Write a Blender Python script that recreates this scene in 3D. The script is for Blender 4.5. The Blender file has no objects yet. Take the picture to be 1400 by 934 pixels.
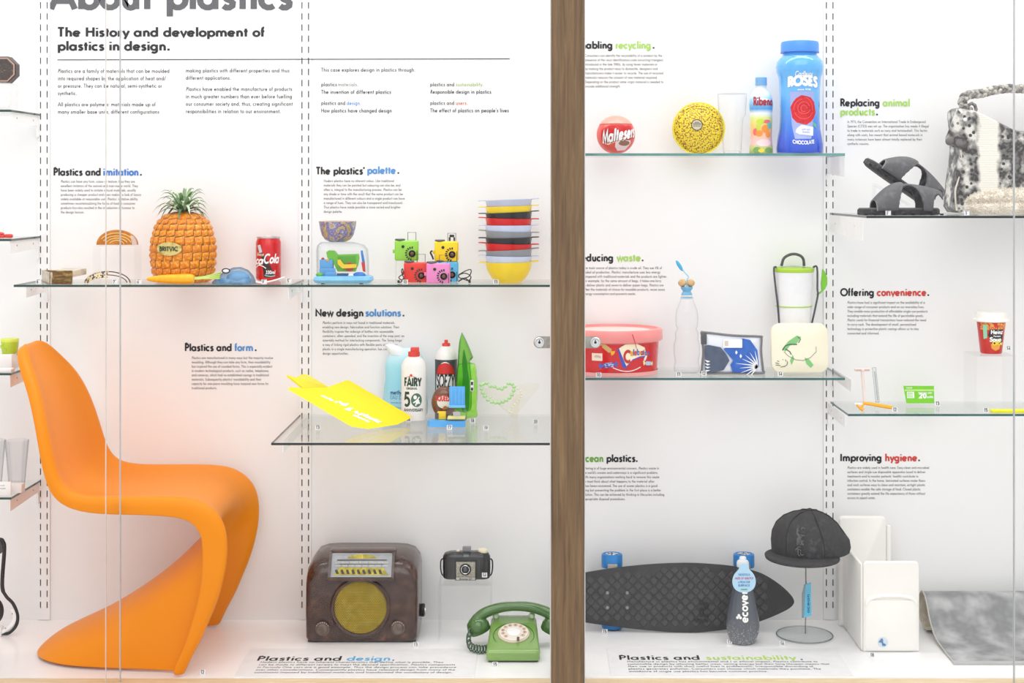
import bpy, bmesh, math, random
from math import sin, cos, pi, sqrt, atan2, radians
from mathutils import Vector, Matrix, noise as mnoise
random.seed(7)
SC = bpy.context.scene
COL = SC.collection
# ------------------------------------------------------------------ camera
F, VX, HY, CZ = 2007.0, 727.0, 256.0, 1.327      # focal length in px, vanishing point, eye height
cam_d = bpy.data.cameras.new('camera'); cam = bpy.data.objects.new('camera', cam_d); COL.objects.link(cam)
cam.location = (0, 0, CZ); cam.rotation_euler = (pi/2, 0, 0)
cam_d.sensor_width = 36; cam_d.lens = 36*F/1400
cam_d.shift_x = -(VX-700)/1400; cam_d.shift_y = (HY-467)/1400
cam_d.clip_start = .05; cam_d.clip_end = 60
SC.camera = cam
# ------------------------------------------------------------------ world, lamps, exposure
w = bpy.data.worlds.new('room light'); SC.world = w; w.use_nodes = True
bg = w.node_tree.nodes['Background']; bg.inputs[0].default_value = (1, .995, .99, 1); bg.inputs[1].default_value = .93
def area(name, loc, rot, sx, sy, power, col=(1, 1, 1)):
    d = bpy.data.lights.new(name, 'AREA'); d.shape = 'RECTANGLE'; d.size = sx; d.size_y = sy; d.energy = power; d.color = col
    o = bpy.data.objects.new(name, d); COL.objects.link(o); o.location = loc; o.rotation_euler = rot; return o
area('case_light', (0, 4.13, 3.06), (radians(-3), 0, 0), 4.3, .34, 33, (1, .99, .98))
area('added_fill_light', (0, -1.2, 5.6), (radians(50), 0, 0), 7.0, 5.0, 165, (1, .998, .99))  # unseen fill lamp, added to lift the floor and even out the wall
SC.cycles.transparent_max_bounces = 48; SC.cycles.max_bounces = 16; SC.cycles.diffuse_bounces = 6
vs = SC.view_settings; vs.view_transform = 'Standard'; vs.look = 'None'; vs.exposure = .1; vs.gamma = 1; vs.use_curve_mapping = False
# ------------------------------------------------------------------ materials
def lin(c):
    r = []
    for x in c[:3]:
        x = x/255.0
        r.append(x/12.92 if x <= .04045 else ((x+.055)/1.055)**2.4)
    return (*r, 1.0)
_m = {}
def M(name, rgb, rough=.45, metal=0, alpha=1, mix=None, scale=30, bump=0, bscale=80, coat=0, spec=.5, kind='noise', sharp=(.4, .6), stretch=(1, 1, 1), sss=0, emit=0):
    if name in _m: return _m[name]
    m = bpy.data.materials.new(name); m.use_nodes = True; nt = m.node_tree; N = nt.nodes; L = nt.links
    p = N['Principled BSDF']; p.inputs['Roughness'].default_value = rough; p.inputs['Metallic'].default_value = metal
    p.inputs['Specular IOR Level'].default_value = spec; p.inputs['Coat Weight'].default_value = coat; p.inputs['Coat Roughness'].default_value = .08
    p.inputs['Alpha'].default_value = alpha; p.inputs['Base Color'].default_value = lin(rgb)
    if sss:
        p.inputs['Subsurface Weight'].default_value = sss; p.inputs['Subsurface Scale'].default_value = .02
    tc = N.new('ShaderNodeTexCoord'); mp = N.new('ShaderNodeMapping'); L.new(tc.outputs['Object'], mp.inputs[0]); mp.inputs['Scale'].default_value = stretch
    if kind == 'voronoi':
        t = N.new('ShaderNodeTexVoronoi'); t.inputs['Scale'].default_value = scale; fo = t.outputs['Distance']
    elif kind == 'wave':
        t = N.new('ShaderNodeTexWave'); t.inputs['Scale'].default_value = scale; t.inputs['Distortion'].default_value = 6; t.inputs['Detail'].default_value = 3; fo = t.outputs['Fac']
    else:
        t = N.new('ShaderNodeTexNoise'); t.inputs['Scale'].default_value = scale; t.inputs['Detail'].default_value = 4; fo = t.outputs['Fac']
    L.new(mp.outputs[0], t.inputs['Vector'])
    r = N.new('ShaderNodeValToRGB'); L.new(fo, r.inputs[0])
    cols = [rgb] + list(mix if mix else [tuple(min(255, c*.985) for c in rgb)])
    r.color_ramp.elements[0].position = sharp[0]; r.color_ramp.elements[1].position = sharp[1]
    r.color_ramp.elements[0].color = lin(cols[0]); r.color_ramp.elements[1].color = lin(cols[-1])
    for i, c in enumerate(cols[1:-1]):
        e = r.color_ramp.elements.new(sharp[0]+(sharp[1]-sharp[0])*(i+1)/(len(cols)-1)); e.color = lin(c)
    L.new(r.outputs[0], p.inputs['Base Color'])
    if bump:
        n2 = N.new('ShaderNodeTexNoise'); n2.inputs['Scale'].default_value = bscale; L.new(mp.outputs[0], n2.inputs['Vector'])
        b = N.new('ShaderNodeBump'); b.inputs['Strength'].default_value = bump; b.inputs['Distance'].default_value = .002
        L.new(n2.outputs['Fac'], b.inputs['Height']); L.new(b.outputs[0], p.inputs['Normal'])
    _m[name] = m; return m
def CLEAR(name, face=(250, 252, 251), edge=(190, 198, 198), refl=1.0, power=2.5, base=.04):
    """thin clear plastic or glass: see-through, greyer and mirror-like at grazing angles"""
    if name in _m: return _m[name]
    m = bpy.data.materials.new(name); m.use_nodes = True; nt = m.node_tree; N = nt.nodes; L = nt.links
    N.remove(N['Principled BSDF']); out = N['Material Output']
    g = N.new('ShaderNodeNewGeometry'); d = N.new('ShaderNodeVectorMath'); d.operation = 'DOT_PRODUCT'
    L.new(g.outputs['Normal'], d.inputs[0]); L.new(g.outputs['Incoming'], d.inputs[1])
    def mth(op, a, b=None):
        n = N.new('ShaderNodeMath'); n.operation = op; n.use_clamp = False
        for i, x in enumerate((a, b)):
            if x is None: continue
            if isinstance(x, (int, float)): n.inputs[i].default_value = x
            else: L.new(x, n.inputs[i])
        return n.outputs[0]
    c = mth('ABSOLUTE', d.outputs['Value']); s = mth('SUBTRACT', 1.0, c)
    f5 = mth('POWER', s, 5.0); fr = mth('MULTIPLY', mth('ADD', mth('MULTIPLY', f5, 1-base), base), refl)
    fr = mth('MINIMUM', fr, 1.0)
    mx = N.new('ShaderNodeMix'); mx.data_type = 'RGBA'; L.new(mth('POWER', s, power), mx.inputs['Factor'])
    mx.inputs['A'].default_value = lin(face); mx.inputs['B'].default_value = lin(edge)
    tr = N.new('ShaderNodeBsdfTransparent'); L.new(mx.outputs['Result'], tr.inputs[0])
    gl = N.new('ShaderNodeBsdfGlossy'); gl.inputs['Roughness'].default_value = .02
    ms = N.new('ShaderNodeMixShader'); L.new(fr, ms.inputs[0]); L.new(tr.outputs[0], ms.inputs[1]); L.new(gl.outputs[0], ms.inputs[2])
    L.new(ms.outputs[0], out.inputs[0]); _m[name] = m; return m
# ------------------------------------------------------------------ geometry collector
class G:
    def __init__(s): s.v = []; s.f = []
    def add(s, v, f, mat=None):
        n = len(s.v)
        s.v += [tuple(mat @ Vector(p)) for p in v] if mat else [tuple(p) for p in v]
        s.f += [tuple(i+n for i in q) for q in f]; return s
    def join(s, g, mat=None): return s.add(g.v, g.f, mat)
    def move(s, x=0, y=0, z=0): s.v = [(a+x, b+y, c+z) for a, b, c in s.v]; return s
    def rot(s, ax, deg, o=(0, 0, 0)):
        m = Matrix.Translation(o) @ Matrix.Rotation(radians(deg), 4, ax) @ Matrix.Translation([-q for q in o])
        s.v = [tuple(m @ Vector(p)) for p in s.v]; return s
    def scale(s, x, y, z): s.v = [(a*x, b*y, c*z) for a, b, c in s.v]; return s
def box(x0, x1, y0, y1, z0, z1, r=0, seg=2):
    if r:
        bm = bmesh.new(); bmesh.ops.create_cube(bm, size=1)
        for v in bm.verts: v.co = Vector(((x0+x1)/2+v.co.x*(x1-x0), (y0+y1)/2+v.co.y*(y1-y0), (z0+z1)/2+v.co.z*(z1-z0)))
        r = min(r, .49*min(x1-x0, y1-y0, z1-z0))
        bmesh.ops.bevel(bm, geom=bm.edges[:], offset=r, segments=seg, profile=.5, affect='EDGES')
        bm.verts.index_update(); g = G(); g.add([v.co[:] for v in bm.verts], [tuple(v.index for v in q.verts) for q in bm.faces]); bm.free(); return g
    v = [(x0, y0, z0), (x1, y0, z0), (x1, y1, z0), (x0, y1, z0), (x0, y0, z1), (x1, y0, z1), (x1, y1, z1), (x0, y1, z1)]
    return G().add(v, [(0, 3, 2, 1), (4, 5, 6, 7), (0, 1, 5, 4), (1, 2, 6, 5), (2, 3, 7, 6), (3, 0, 4, 7)])
def lathe(prof, n=32, cap=True, a0=0, a1=2*pi, sx=1, sy=1):
    full = abs(a1-a0-2*pi) < 1e-6; m = n if full else n+1; g = G(); v = []; f = []
    for r, z in prof:
        for i in range(m):
            a = a0+(a1-a0)*i/n; v.append((r*sin(a)*sx, -r*cos(a)*sy, z))
    for j in range(len(prof)-1):
        for i in range(n):
            k = (i+1) % m; f.append((j*m+i, j*m+k, (j+1)*m+k, (j+1)*m+i))
    if cap and full:
        if prof[0][0] > 1e-6: f.append(tuple(range(m-1, -1, -1)))
        if prof[-1][0] > 1e-6: f.append(tuple((len(prof)-1)*m+i for i in range(m)))
    return g.add(v, f)
def loft(rings, closed=True, capa=True, capb=True):
    n = len(rings[0]); v = [p for r in rings for p in r]; f = []
    for j in range(len(rings)-1):
        for i in range(n if closed else n-1):
            k = (i+1) % n; f.append((j*n+i, j*n+k, (j+1)*n+k, (j+1)*n+i))
    if closed and capa: f.append(tuple(range(n-1, -1, -1)))
    if closed and capb: f.append(tuple((len(rings)-1)*n+i for i in range(n)))
    return G().add(v, f)
def prism(pts, y0, y1, plane='xz'):
    """outline in a plane, given thickness: xz -> along y, xy -> along z, yz -> along x"""
    def q(a, b, t): return (a, t, b) if plane == 'xz' else ((a, b, t) if plane == 'xy' else (t, a, b))
    return loft([[q(a, b, y0) for a, b in pts], [q(a, b, y1) for a, b in pts]])
def tube(pts, r, n=8, closed=False, cap=True):
    P = [Vector(p) for p in pts]; rings = []; m = len(P); up = None
    for i in range(m):
        if closed: t = P[(i+1) % m]-P[i-1]
        else: t = P[min(i+1, m-1)]-P[max(i-1, 0)]
        t.normalize()
        if up is None:
            up = Vector((0, 0, 1)) if abs(t.z) < .9 else Vector((1, 0, 0))
        a = t.cross(up); a.normalize(); b = a.cross(t); b.normalize(); up = b
        rr = r[i] if isinstance(r, (list, tuple)) else r
        rings.append([tuple(P[i]+(a*cos(2*pi*k/n)+b*sin(2*pi*k/n))*rr) for k in range(n)])
    if closed: rings.append(rings[0])
    return loft(rings, True, cap and not closed, cap and not closed)
def sphere(cx, cy, cz, rx, ry=None, rz=None, n=20, m=12):
    ry = rx if ry is None else ry; rz = rx if rz is None else rz
    pr = [(sin(pi*j/m), -cos(pi*j/m)) for j in range(m+1)]
    g = lathe([(max(a, 1e-4), b) for a, b in pr], n, False); return g.scale(rx, ry, rz).move(cx, cy, cz)
def smoothpts(pts, n=6, closed=False):
    P = [Vector(p) for p in pts]; out = []; m = len(P); R = range(m if closed else m-1)
    for i in R:
        a = P[(i-1) % m] if closed or i > 0 else P[0]*2-P[1]; b = P[i]; c = P[(i+1) % m]; d = P[(i+2) % m] if closed or i+2 < m else P[-1]*2-P[-2]
        for k in range(n):
            t = k/n; out.append(tuple(.5*((2*b)+(c-a)*t+(2*a-5*b+4*c-d)*t*t+(3*b-a-3*c+d)*t*t*t)))
    if not closed: out.append(tuple(P[-1]))
    return out
def ellipse(cx, cz, rx, rz, n=24, a0=0): return [(cx+rx*cos(a0+2*pi*i/n), cz+rz*sin(a0+2*pi*i/n)) for i in range(n)]
def rrect(cx, cz, hx, hz, r, n=5):
    o = []
    for sx, sz, a in ((1, 1, 0), (-1, 1, pi/2), (-1, -1, pi), (1, -1, 1.5*pi)):
        for i in range(n+1):
            t = a+pi/2*i/n; o.append((cx+sx*(hx-r)+r*cos(t), cz+sz*(hz-r)+r*sin(t)))
    return o
# ------------------------------------------------------------------ objects
_k = {}
def mesh(name, g, mat, k=1.0, smooth=True, ang=38):
    me = bpy.data.meshes.new(name); me.from_pydata([(a*k, b*k, c*k) for a, b, c in g.v], [], g.f); me.materials.append(mat)
    if smooth:
        me.shade_smooth(); me.set_sharp_from_angle(angle=radians(ang))
    me.validate(); return me
def props(o, label=None, cat=None, group=None, kind=None):
    if label: o['label'] = label
    if cat: o['category'] = cat
    if group: o['group'] = group
    if kind: o['kind'] = kind
    return o
def Z(px_y, Y): return CZ-(px_y-HY)*Y/F
def X(px, Y): return (px-VX)*Y/F
def T(name, label, cat, px, z, Y, group=None, rz=0, rx=0, ry=0):
    """a thing: an empty standing at its base; its parts are built in photograph pixels at that depth"""
    o = bpy.data.objects.new(name, None); COL.objects.link(o); o.empty_display_size = .02
    o.location = (X(px, Y), Y, z); o.rotation_euler = (radians(rx), radians(ry), radians(rz))
    props(o, label, cat, group); o['_k'] = 0; del o['_k']; _k[o.name] = Y/F; return o
def P(name, g, mat, root, label=None, smooth=True, ang=38, kind=None, k=None, mods=None):
    """a part (or a sub-part when root is itself a part)"""
    k = k or _k[root.name]; o = bpy.data.objects.new(name, mesh(name, g, mat, k, smooth, ang)); COL.objects.link(o)
    o.parent = root; _k[o.name] = k; props(o, label, kind=kind); return o
def S(name, g, mat, label=None, smooth=True, parent=None, kind='structure', cat=None):
    o = bpy.data.objects.new(name, mesh(name, g, mat, 1, smooth)); COL.objects.link(o); _k[o.name] = 1
    if parent: o.parent = parent; props(o, label)
    else: props(o, label, cat, kind=kind)
    return o
def subsurf(o, n=2):
    m = o.modifiers.new('smooth', 'SUBSURF'); m.levels = n; m.render_levels = n; return o
def solid(o, t, off=0):
    m = o.modifiers.new('thickness', 'SOLIDIFY'); m.thickness = t; m.offset = off; return o
def copy_thing(o, loc):
    c = o.copy(); COL.objects.link(c); c.location = loc; _k[c.name] = _k.get(o.name, 1)
    for ch in o.children:
        d = ch.copy(); COL.objects.link(d); d.parent = c; _k[d.name] = _k.get(ch.name, 1)
        for q in ch.children:
            e = q.copy(); COL.objects.link(e); e.parent = d
    return c
# ------------------------------------------------------------------ lettering: strokes of a geometric sans
def A_(cx, cy, rx, ry, a0, a1, n=10): return [(cx+rx*cos(radians(a0+(a1-a0)*i/n)), cy+ry*sin(radians(a0+(a1-a0)*i/n))) for i in range(n+1)]
def bowl(cx): return A_(cx, .235, .185, .195, 0, 360, 14)
def arch(x0, x1, y=.235): c = (x0+x1)/2; return [(x0, y)]+A_(c, .25, (x1-x0)/2, .18, 180, 0, 8)+[(x1, 0)]
GL = {
 'a': (.53, [bowl(.23), [(.415, 0), (.415, .47)]]), 'b': (.53, [bowl(.295), [(.1, 0), (.1, .76)]]), 'c': (.43, [A_(.235, .235, .185, .195, 48, 312)]),
 'd': (.53, [bowl(.23), [(.415, 0), (.415, .76)]]), 'e': (.5, [A_(.235, .235, .185, .195, 0, 322, 12), [(.05, .235), (.42, .235)]]),
 'f': (.27, [[(.12, 0), (.12, .56)]+A_(.23, .6, .11, .13, 180, 85, 5), [(.02, .43), (.25, .43)]]),
 'g': (.53, [bowl(.23), [(.415, .47), (.415, -.03)]+A_(.245, -.03, .17, .15, 0, -150, 7)]), 'h': (.48, [[(.1, 0), (.1, .76)], arch(.1, .38)]),
 'i': (.2, [[(.1, 0), (.1, .47)], [(.1, .6), (.1, .7)]]), 'j': (.2, [[(.1, .47), (.1, -.12), (.02, -.18)], [(.1, .6), (.1, .7)]]),
 'k': (.43, [[(.1, 0), (.1, .76)], [(.38, .47), (.13, .24), (.4, 0)]]), 'l': (.2, [[(.1, 0), (.1, .76)]]),
 'm': (.76, [[(.1, 0), (.1, .47)], arch(.1, .38), arch(.38, .66)]), 'n': (.48, [[(.1, 0), (.1, .47)], arch(.1, .38)]), 'o': (.47, [bowl(.235)]),
 'p': (.53, [bowl(.295), [(.1, -.2), (.1, .47)]]), 'q': (.53, [bowl(.23), [(.415, -.2), (.415, .47)]]), 'r': (.31, [[(.1, 0), (.1, .47)], [(.1, .25)]+A_(.22, .28, .12, .14, 170, 75, 4)]),
 's': (.36, [[(.3, .38), (.24, .425), (.17, .43), (.1, .39), (.09, .32), (.14, .265), (.23, .225), (.28, .17), (.27, .09), (.2, .04), (.12, .04), (.05, .09)]]),
 't': (.27, [[(.13, 0), (.13, .64)], [(.01, .43), (.25, .43)]]), 'u': (.48, [[(.1, .47), (.1, .2)]+A_(.235, .2, .135, .165, 180, 360, 8)+[(.37, .47)], [(.37, .47), (.37, 0)]]),
 'v': (.42, [[(.03, .47), (.21, .02), (.39, .47)]]), 'w': (.62, [[(.03, .47), (.17, .03), (.31, .45), (.45, .03), (.59, .47)]]), 'x': (.42, [[(.04, .47), (.38, 0)], [(.38, .47), (.04, 0)]]),
 'y': (.42, [[(.03, .47), (.22, .03)], [(.4, .47), (.13, -.2)]]), 'z': (.38, [[(.04, .43), (.33, .43), (.05, .04), (.35, .04)]]),
 'A': (.64, [[(.03, 0), (.32, .74), (.61, 0)], [(.15, .22), (.49, .22)]]), 'B': (.5, [[(.1, 0), (.1, .73), (.28, .71), (.37, .62), (.36, .48), (.28, .41), (.1, .4)], [(.28, .41), (.41, .33), (.43, .18), (.35, .05), (.25, .03), (.1, .03)]]),
 'C': (.68, [A_(.38, .37, .32, .34, 48, 312, 14)]), 'D': (.64, [[(.1, .03), (.1, .71), (.25, .71)]+A_(.25, .37, .31, .34, 90, -90, 10)+[(.1, .03)]]), 'E': (.45, [[(.4, .7), (.1, .7), (.1, .04), (.4, .04)], [(.1, .38), (.36, .38)]]),
 'F': (.43, [[(.4, .7), (.1, .7), (.1, 0)], [(.1, .38), (.36, .38)]]), 'G': (.72, [A_(.38, .37, .32, .34, 45, 355, 14)+[(.42, .35)]]), 'H': (.62, [[(.1, 0), (.1, .74)], [(.52, 0), (.52, .74)], [(.1, .39), (.52, .39)]]),
 'I': (.22, [[(.11, 0), (.11, .74)]]), 'K': (.52, [[(.1, 0), (.1, .74)], [(.46, .74), (.13, .38), (.5, 0)]]), 'L': (.4, [[(.1, .74), (.1, .04), (.37, .04)]]),
 'M': (.76, [[(.06, 0), (.17, .7), (.38, .12), (.59, .7), (.7, 0)]]), 'N': (.66, [[(.1, 0), (.1, .66), (.56, .08), (.56, .74)]]), 'O': (.76, [A_(.38, .37, .33, .34, 0, 360, 18)]),
 'P': (.46, [[(.1, 0), (.1, .71), (.25, .71)]+A_(.25, .53, .15, .18, 90, -90, 7)+[(.1, .35)]]), 'Q': (.76, [A_(.38, .37, .33, .34, 0, 360, 18), [(.45, .2), (.68, -.03)]]),
 'R': (.5, [[(.1, 0), (.1, .71), (.25, .71)]+A_(.25, .54, .15, .17, 90, -90, 7)+[(.1, .37)], [(.25, .37), (.45, 0)]]),
 'S': (.46, [[(.4, .6), (.34, .69), (.23, .71), (.12, .66), (.09, .55), (.14, .45), (.3, .36), (.39, .27), (.39, .14), (.3, .05), (.18, .03), (.07, .1), (.04, .18)]]),
 'T': (.46, [[(.23, 0), (.23, .72)], [(.03, .7), (.43, .7)]]), 'U': (.6, [[(.1, .74), (.1, .24)]+A_(.3, .24, .2, .21, 180, 360, 10)+[(.5, .74)]]), 'V': (.58, [[(.03, .74), (.29, .02), (.55, .74)]]),
 'W': (.86, [[(.03, .74), (.23, .03), (.43, .7), (.63, .03), (.83, .74)]]), 'X': (.56, [[(.04, .74), (.52, 0)], [(.52, .74), (.04, 0)]]), 'Y': (.54, [[(.03, .74), (.27, .36), (.51, .74)], [(.27, .36), (.27, 0)]]), 'Z': (.5, [[(.05, .7), (.44, .7), (.06, .04), (.46, .04)]]),
 '0': (.5, [A_(.25, .36, .17, .33, 0, 360, 14)]), '1': (.3, [[(.05, .6), (.18, .72), (.18, 0)]]), '2': (.48, [[(.07, .52)]+A_(.24, .53, .16, .17, 170, -40, 7)+[(.06, .04), (.43, .04)]]),
 '3': (.46, [A_(.22, .54, .14, .15, 150, -90, 6)+A_(.22, .21, .17, .18, 90, -150, 8)]), '4': (.5, [[(.36, 0), (.36, .7), (.05, .2), (.46, .2)]]), '5': (.46, [[(.4, .7), (.15, .7), (.11, .42)]+A_(.22, .25, .18, .21, 100, -140, 9)]),
 '6': (.48, [A_(.24, .21, .18, .19, 0, 360, 12), [(.36, .72), (.08, .3)]]), '7': (.44, [[(.04, .7), (.4, .7), (.15, 0)]]), '8': (.48, [A_(.24, .54, .13, .15, 0, 360, 12), A_(.24, .2, .17, .18, 0, 360, 12)]), '9': (.48, [A_(.24, .5, .18, .19, 0, 360, 12), [(.12, 0), (.4, .4)]]),
 '.': (.24, [[(.12, -.005), (.12, .155)]]), ',': (.2, [[(.12, .07), (.06, -.09)]]), "'": (.16, [[(.1, .74), (.06, .56)]]), ':': (.2, [[(.1, .0), (.1, .09)], [(.1, .35), (.1, .44)]]), '(': (.24, [A_(.25, .3, .14, .44, 120, 240, 5)]), ')': (.24, [A_(0, .3, .14, .44, 60, -60, 5)]),
 '-': (.3, [[(.04, .24), (.25, .24)]]), '/': (.34, [[(.02, -.05), (.3, .76)]]), '%': (.7, [A_(.17, .55, .11, .14, 0, 360, 8), A_(.52, .16, .11, .14, 0, 360, 8), [(.15, 0), (.54, .72)]]), ' ': (.25, []),
}
def textwidth(s, sp=.03): return sum(GL.get(c, GL['o'])[0]+sp for c in s)
def text(s, x, y, size, w=.1, sp=.03, slant=0, xs=1.0, ys=1.0, lod=1):
    """2-D lettering as quads; size = em height in target units; returns a G in (x, y, 0)"""
    g = G(); cx = 0
    for ch in s:
        adv, st = GL.get(ch, GL['o'])
        for ki, p in enumerate(st):
            if lod > 1 and len(p) > 6: p = p[::lod]+([p[-1]] if (len(p)-1) % lod else [])
            n = len(p); cl = n > 3 and abs(p[0][0]-p[-1][0])+abs(p[0][1]-p[-1][1]) < 1e-4; L_ = []; R_ = []
            for i in range(n):
                a = p[i-1] if i else (p[-2] if cl else None); c = p[i+1] if i < n-1 else (p[1] if cl else None); b = p[i]
                d1 = Vector((b[0]-a[0], b[1]-a[1])).normalized() if a else None; d2 = Vector((c[0]-b[0], c[1]-b[1])).normalized() if c else None
                if d1 is None: d1 = d2
                if d2 is None: d2 = d1
                t = d1+d2
                if t.length < 1e-3: t = d2
                t.normalize(); nn = Vector((-t.y, t.x)); k = min(1/max(.35, nn.dot(Vector((-d2.y, d2.x)))), 2.2)
                L_.append((b[0]+nn.x*w/2*k, b[1]+nn.y*w/2*k)); R_.append((b[0]-nn.x*w/2*k, b[1]-nn.y*w/2*k))
            q = L_+R_; v = [(x+(cx+u+slant*v_)*size*xs, y+v_*size*ys, ki*.005*size) for u, v_ in q]
            g.add(v, [(i, i+n, i+n+1, i+1) for i in range(n-1)])
        cx += adv+sp
    return g
def fit(s, x, y, width, size, **k):
    xs = width/(textwidth(s, k.get('sp', .03))*size); return text(s, x, y, size, xs=xs, **k)
def patch(u0, v0, u1, v1, nu=6, nv=4): 
    g = G(); v = [(u0+(u1-u0)*i/nu, v0+(v1-v0)*j/nv, 0) for j in range(nv+1) for i in range(nu+1)]
    return g.add(v, [(j*(nu+1)+i, j*(nu+1)+i+1, (j+1)*(nu+1)+i+1, (j+1)*(nu+1)+i) for j in range(nv) for i in range(nu)])
def disc2(cx, cy, rx, ry, n=24, m=3, r0=0.0, a0=0, a1=2*pi):
    g = G(); v = []; f = []
    for j in range(m+1):
        q = r0+(1-r0)*j/m
        for i in range(n+1):
            a = a0+(a1-a0)*i/n; v.append((cx+rx*q*cos(a), cy+ry*q*sin(a), 0))
    for j in range(m):
        for i in range(n): f.append((j*(n+1)+i, (j+1)*(n+1)+i, (j+1)*(n+1)+i+1, j*(n+1)+i+1))
    return g.add(v, f)
def band2(pts, w):
    """a ribbon of width w along 2-D points"""
    g = G(); n = len(pts); L_ = []; R_ = []
    for i in range(n):
        a = Vector(pts[max(i-1, 0)]); c = Vector(pts[min(i+1, n-1)]); t = (c-a).normalized(); nn = Vector((-t.y, t.x)); b = Vector(pts[i]); ww = w[i] if isinstance(w, (list, tuple)) else w
        L_.append((*(b+nn*ww/2), 0)); R_.append((*(b-nn*ww/2), 0))
    return g.add(L_+R_, [(i, i+n, i+n+1, i+1) for i in range(n-1)])
def poly2(pts, n=3):
    """a 2-D polygon as rings shrinking to its centre, so that it can follow a curved body"""
    cx = sum(p[0] for p in pts)/len(pts); cy = sum(p[1] for p in pts)/len(pts); m = len(pts); g = G(); v = []; f = []
    for j in range(n+1):
        q = .001+(1-.001)*j/n
        v += [(cx+(a-cx)*q, cy+(b-cy)*q, 0) for a, b in pts]
    for j in range(n):
        for i in range(m):
            k = (i+1) % m; f.append((j*m+i, (j+1)*m+i, (j+1)*m+k, j*m+k))
    return g.add(v, f)
def fine(g, ln=2.6):
    """splits long quads so that flat print follows a curved body"""
    o = G()
    for f in g.f:
        p = [Vector(g.v[i]) for i in f]
        if len(p) != 4: o.add(p, [tuple(range(len(p)))]); continue
        a = max(1, math.ceil(max((p[1]-p[0]).length, (p[2]-p[3]).length)/ln)); b = max(1, math.ceil(max((p[3]-p[0]).length, (p[2]-p[1]).length)/ln))
        if a*b == 1: o.add(p, [(0, 1, 2, 3)]); continue
        v = [p[0].lerp(p[1], i/a).lerp(p[3].lerp(p[2], i/a), j/b) for j in range(b+1) for i in range(a+1)]
        o.add(v, [(j*(a+1)+i, j*(a+1)+i+1, (j+1)*(a+1)+i+1, (j+1)*(a+1)+i) for j in range(b) for i in range(a)])
    return o
def warp(g, fn, curved=None):
    if curved or (curved is None and max(max(abs(a), abs(b)) for a, b, c in g.v) > 1.5 and fn.__code__.co_name != 'flatfn'): g = fine(g)
    o = G(); o.f = list(g.f)
    for a, b, c in g.v:
        q = fn(a, b)
        if c:                                            # overlapping strokes of a letter lie a hair apart
            e = 1e-3; tu = (Vector(fn(a+e, b))-Vector(q))/e; n = tu.cross((Vector(fn(a, b+e))-Vector(q))/e)
            if n.length > 0: q = tuple(Vector(q)+n.normalized()*c*tu.length)
        o.v.append(q)
    return o
def onlathe(prof, eps=.3, sx=1, sy=1, rot=0):
    zs = sorted([(z, r) for r, z in prof])
    def fn(u, v):
        r = zs[0][1]
        for (z0, r0), (z1, r1) in zip(zs, zs[1:]):
            if z0 <= v <= z1: r = r0+(r1-r0)*((v-z0)/(z1-z0) if z1 > z0 else 0); break
        else:
            r = zs[-1][1] if v > zs[-1][0] else zs[0][1]
        R = max(r, .5)+eps; a = u/max(r, .5)+rot
        return (R*sin(a)*sx, -R*cos(a)*sy, v)
    return fn
def onflat(y, x0=0, z0=0):
    def flatfn(u, v): return (x0+u, y, z0+v)
    return flatfn
INK = (42, 42, 46)
# ================================================================== SETTING
white = M('white_paint', (240, 240, 240), .5, mix=[(238, 238, 238)], scale=3)
white_gloss = M('white_lacquer', (249, 249, 249), .25, mix=[(240, 240, 240)], scale=3)
birch = M('birch_wood', (226, 205, 172), .45, mix=[(214, 188, 150)], scale=12, stretch=(1, 12, 12))
WY = 4.5
S('wall_back', box(-2.5, 2.5, WY, WY+.04, -.1, 3.14), white)
S('wall_left', box(-2.5, -2.46, 3.97, WY, -.1, 3.14), white)
S('wall_right', box(2.46, 2.5, 3.97, WY, -.1, 3.14), white)
S('ceiling', box(-2.5, 2.5, 3.86, WY, 3.1, 3.14), white)
S('floor', box(-2.5, 2.5, 3.968, WY, -.1, 0), white_gloss)
S('trim_1', box(-2.5, 2.5, 3.84, 3.967, -.16, -.0005), birch)
# oak post of the case front
oak = M('oak', (84, 62, 40), .55, mix=[(104, 80, 54), (120, 94, 64), (138, 110, 76)], scale=9, stretch=(9, 9, .42), sharp=(.3, .72), bump=.2, bscale=60)
nt = oak.node_tree; no_ = [n for n in nt.nodes if n.type == 'TEX_NOISE'][0]; no_.inputs['Detail'].default_value = 9; no_.inputs['Roughness'].default_value = .62; no_.inputs['Distortion'].default_value = .5
S('trim_2', box(X(753.6, 3.85), X(798.6, 3.85), 3.85, 3.962, -.158, 3.02, .002, 1), oak)
S('trim_3', box(X(799, 3.88), X(800.3, 3.88), 3.88, 3.955, -.001, 3.0), M('channel_white', (240, 240, 242), .3))
S('trim_4', box(X(752.2, 3.88), X(753.5, 3.88), 3.88, 3.955, -.001, 3.0), M('channel_white', (240, 240, 242), .3))
S('trim_5', box(-2.5, 2.5, 3.84, 3.967, 3.0, 3.16), oak)
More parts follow.
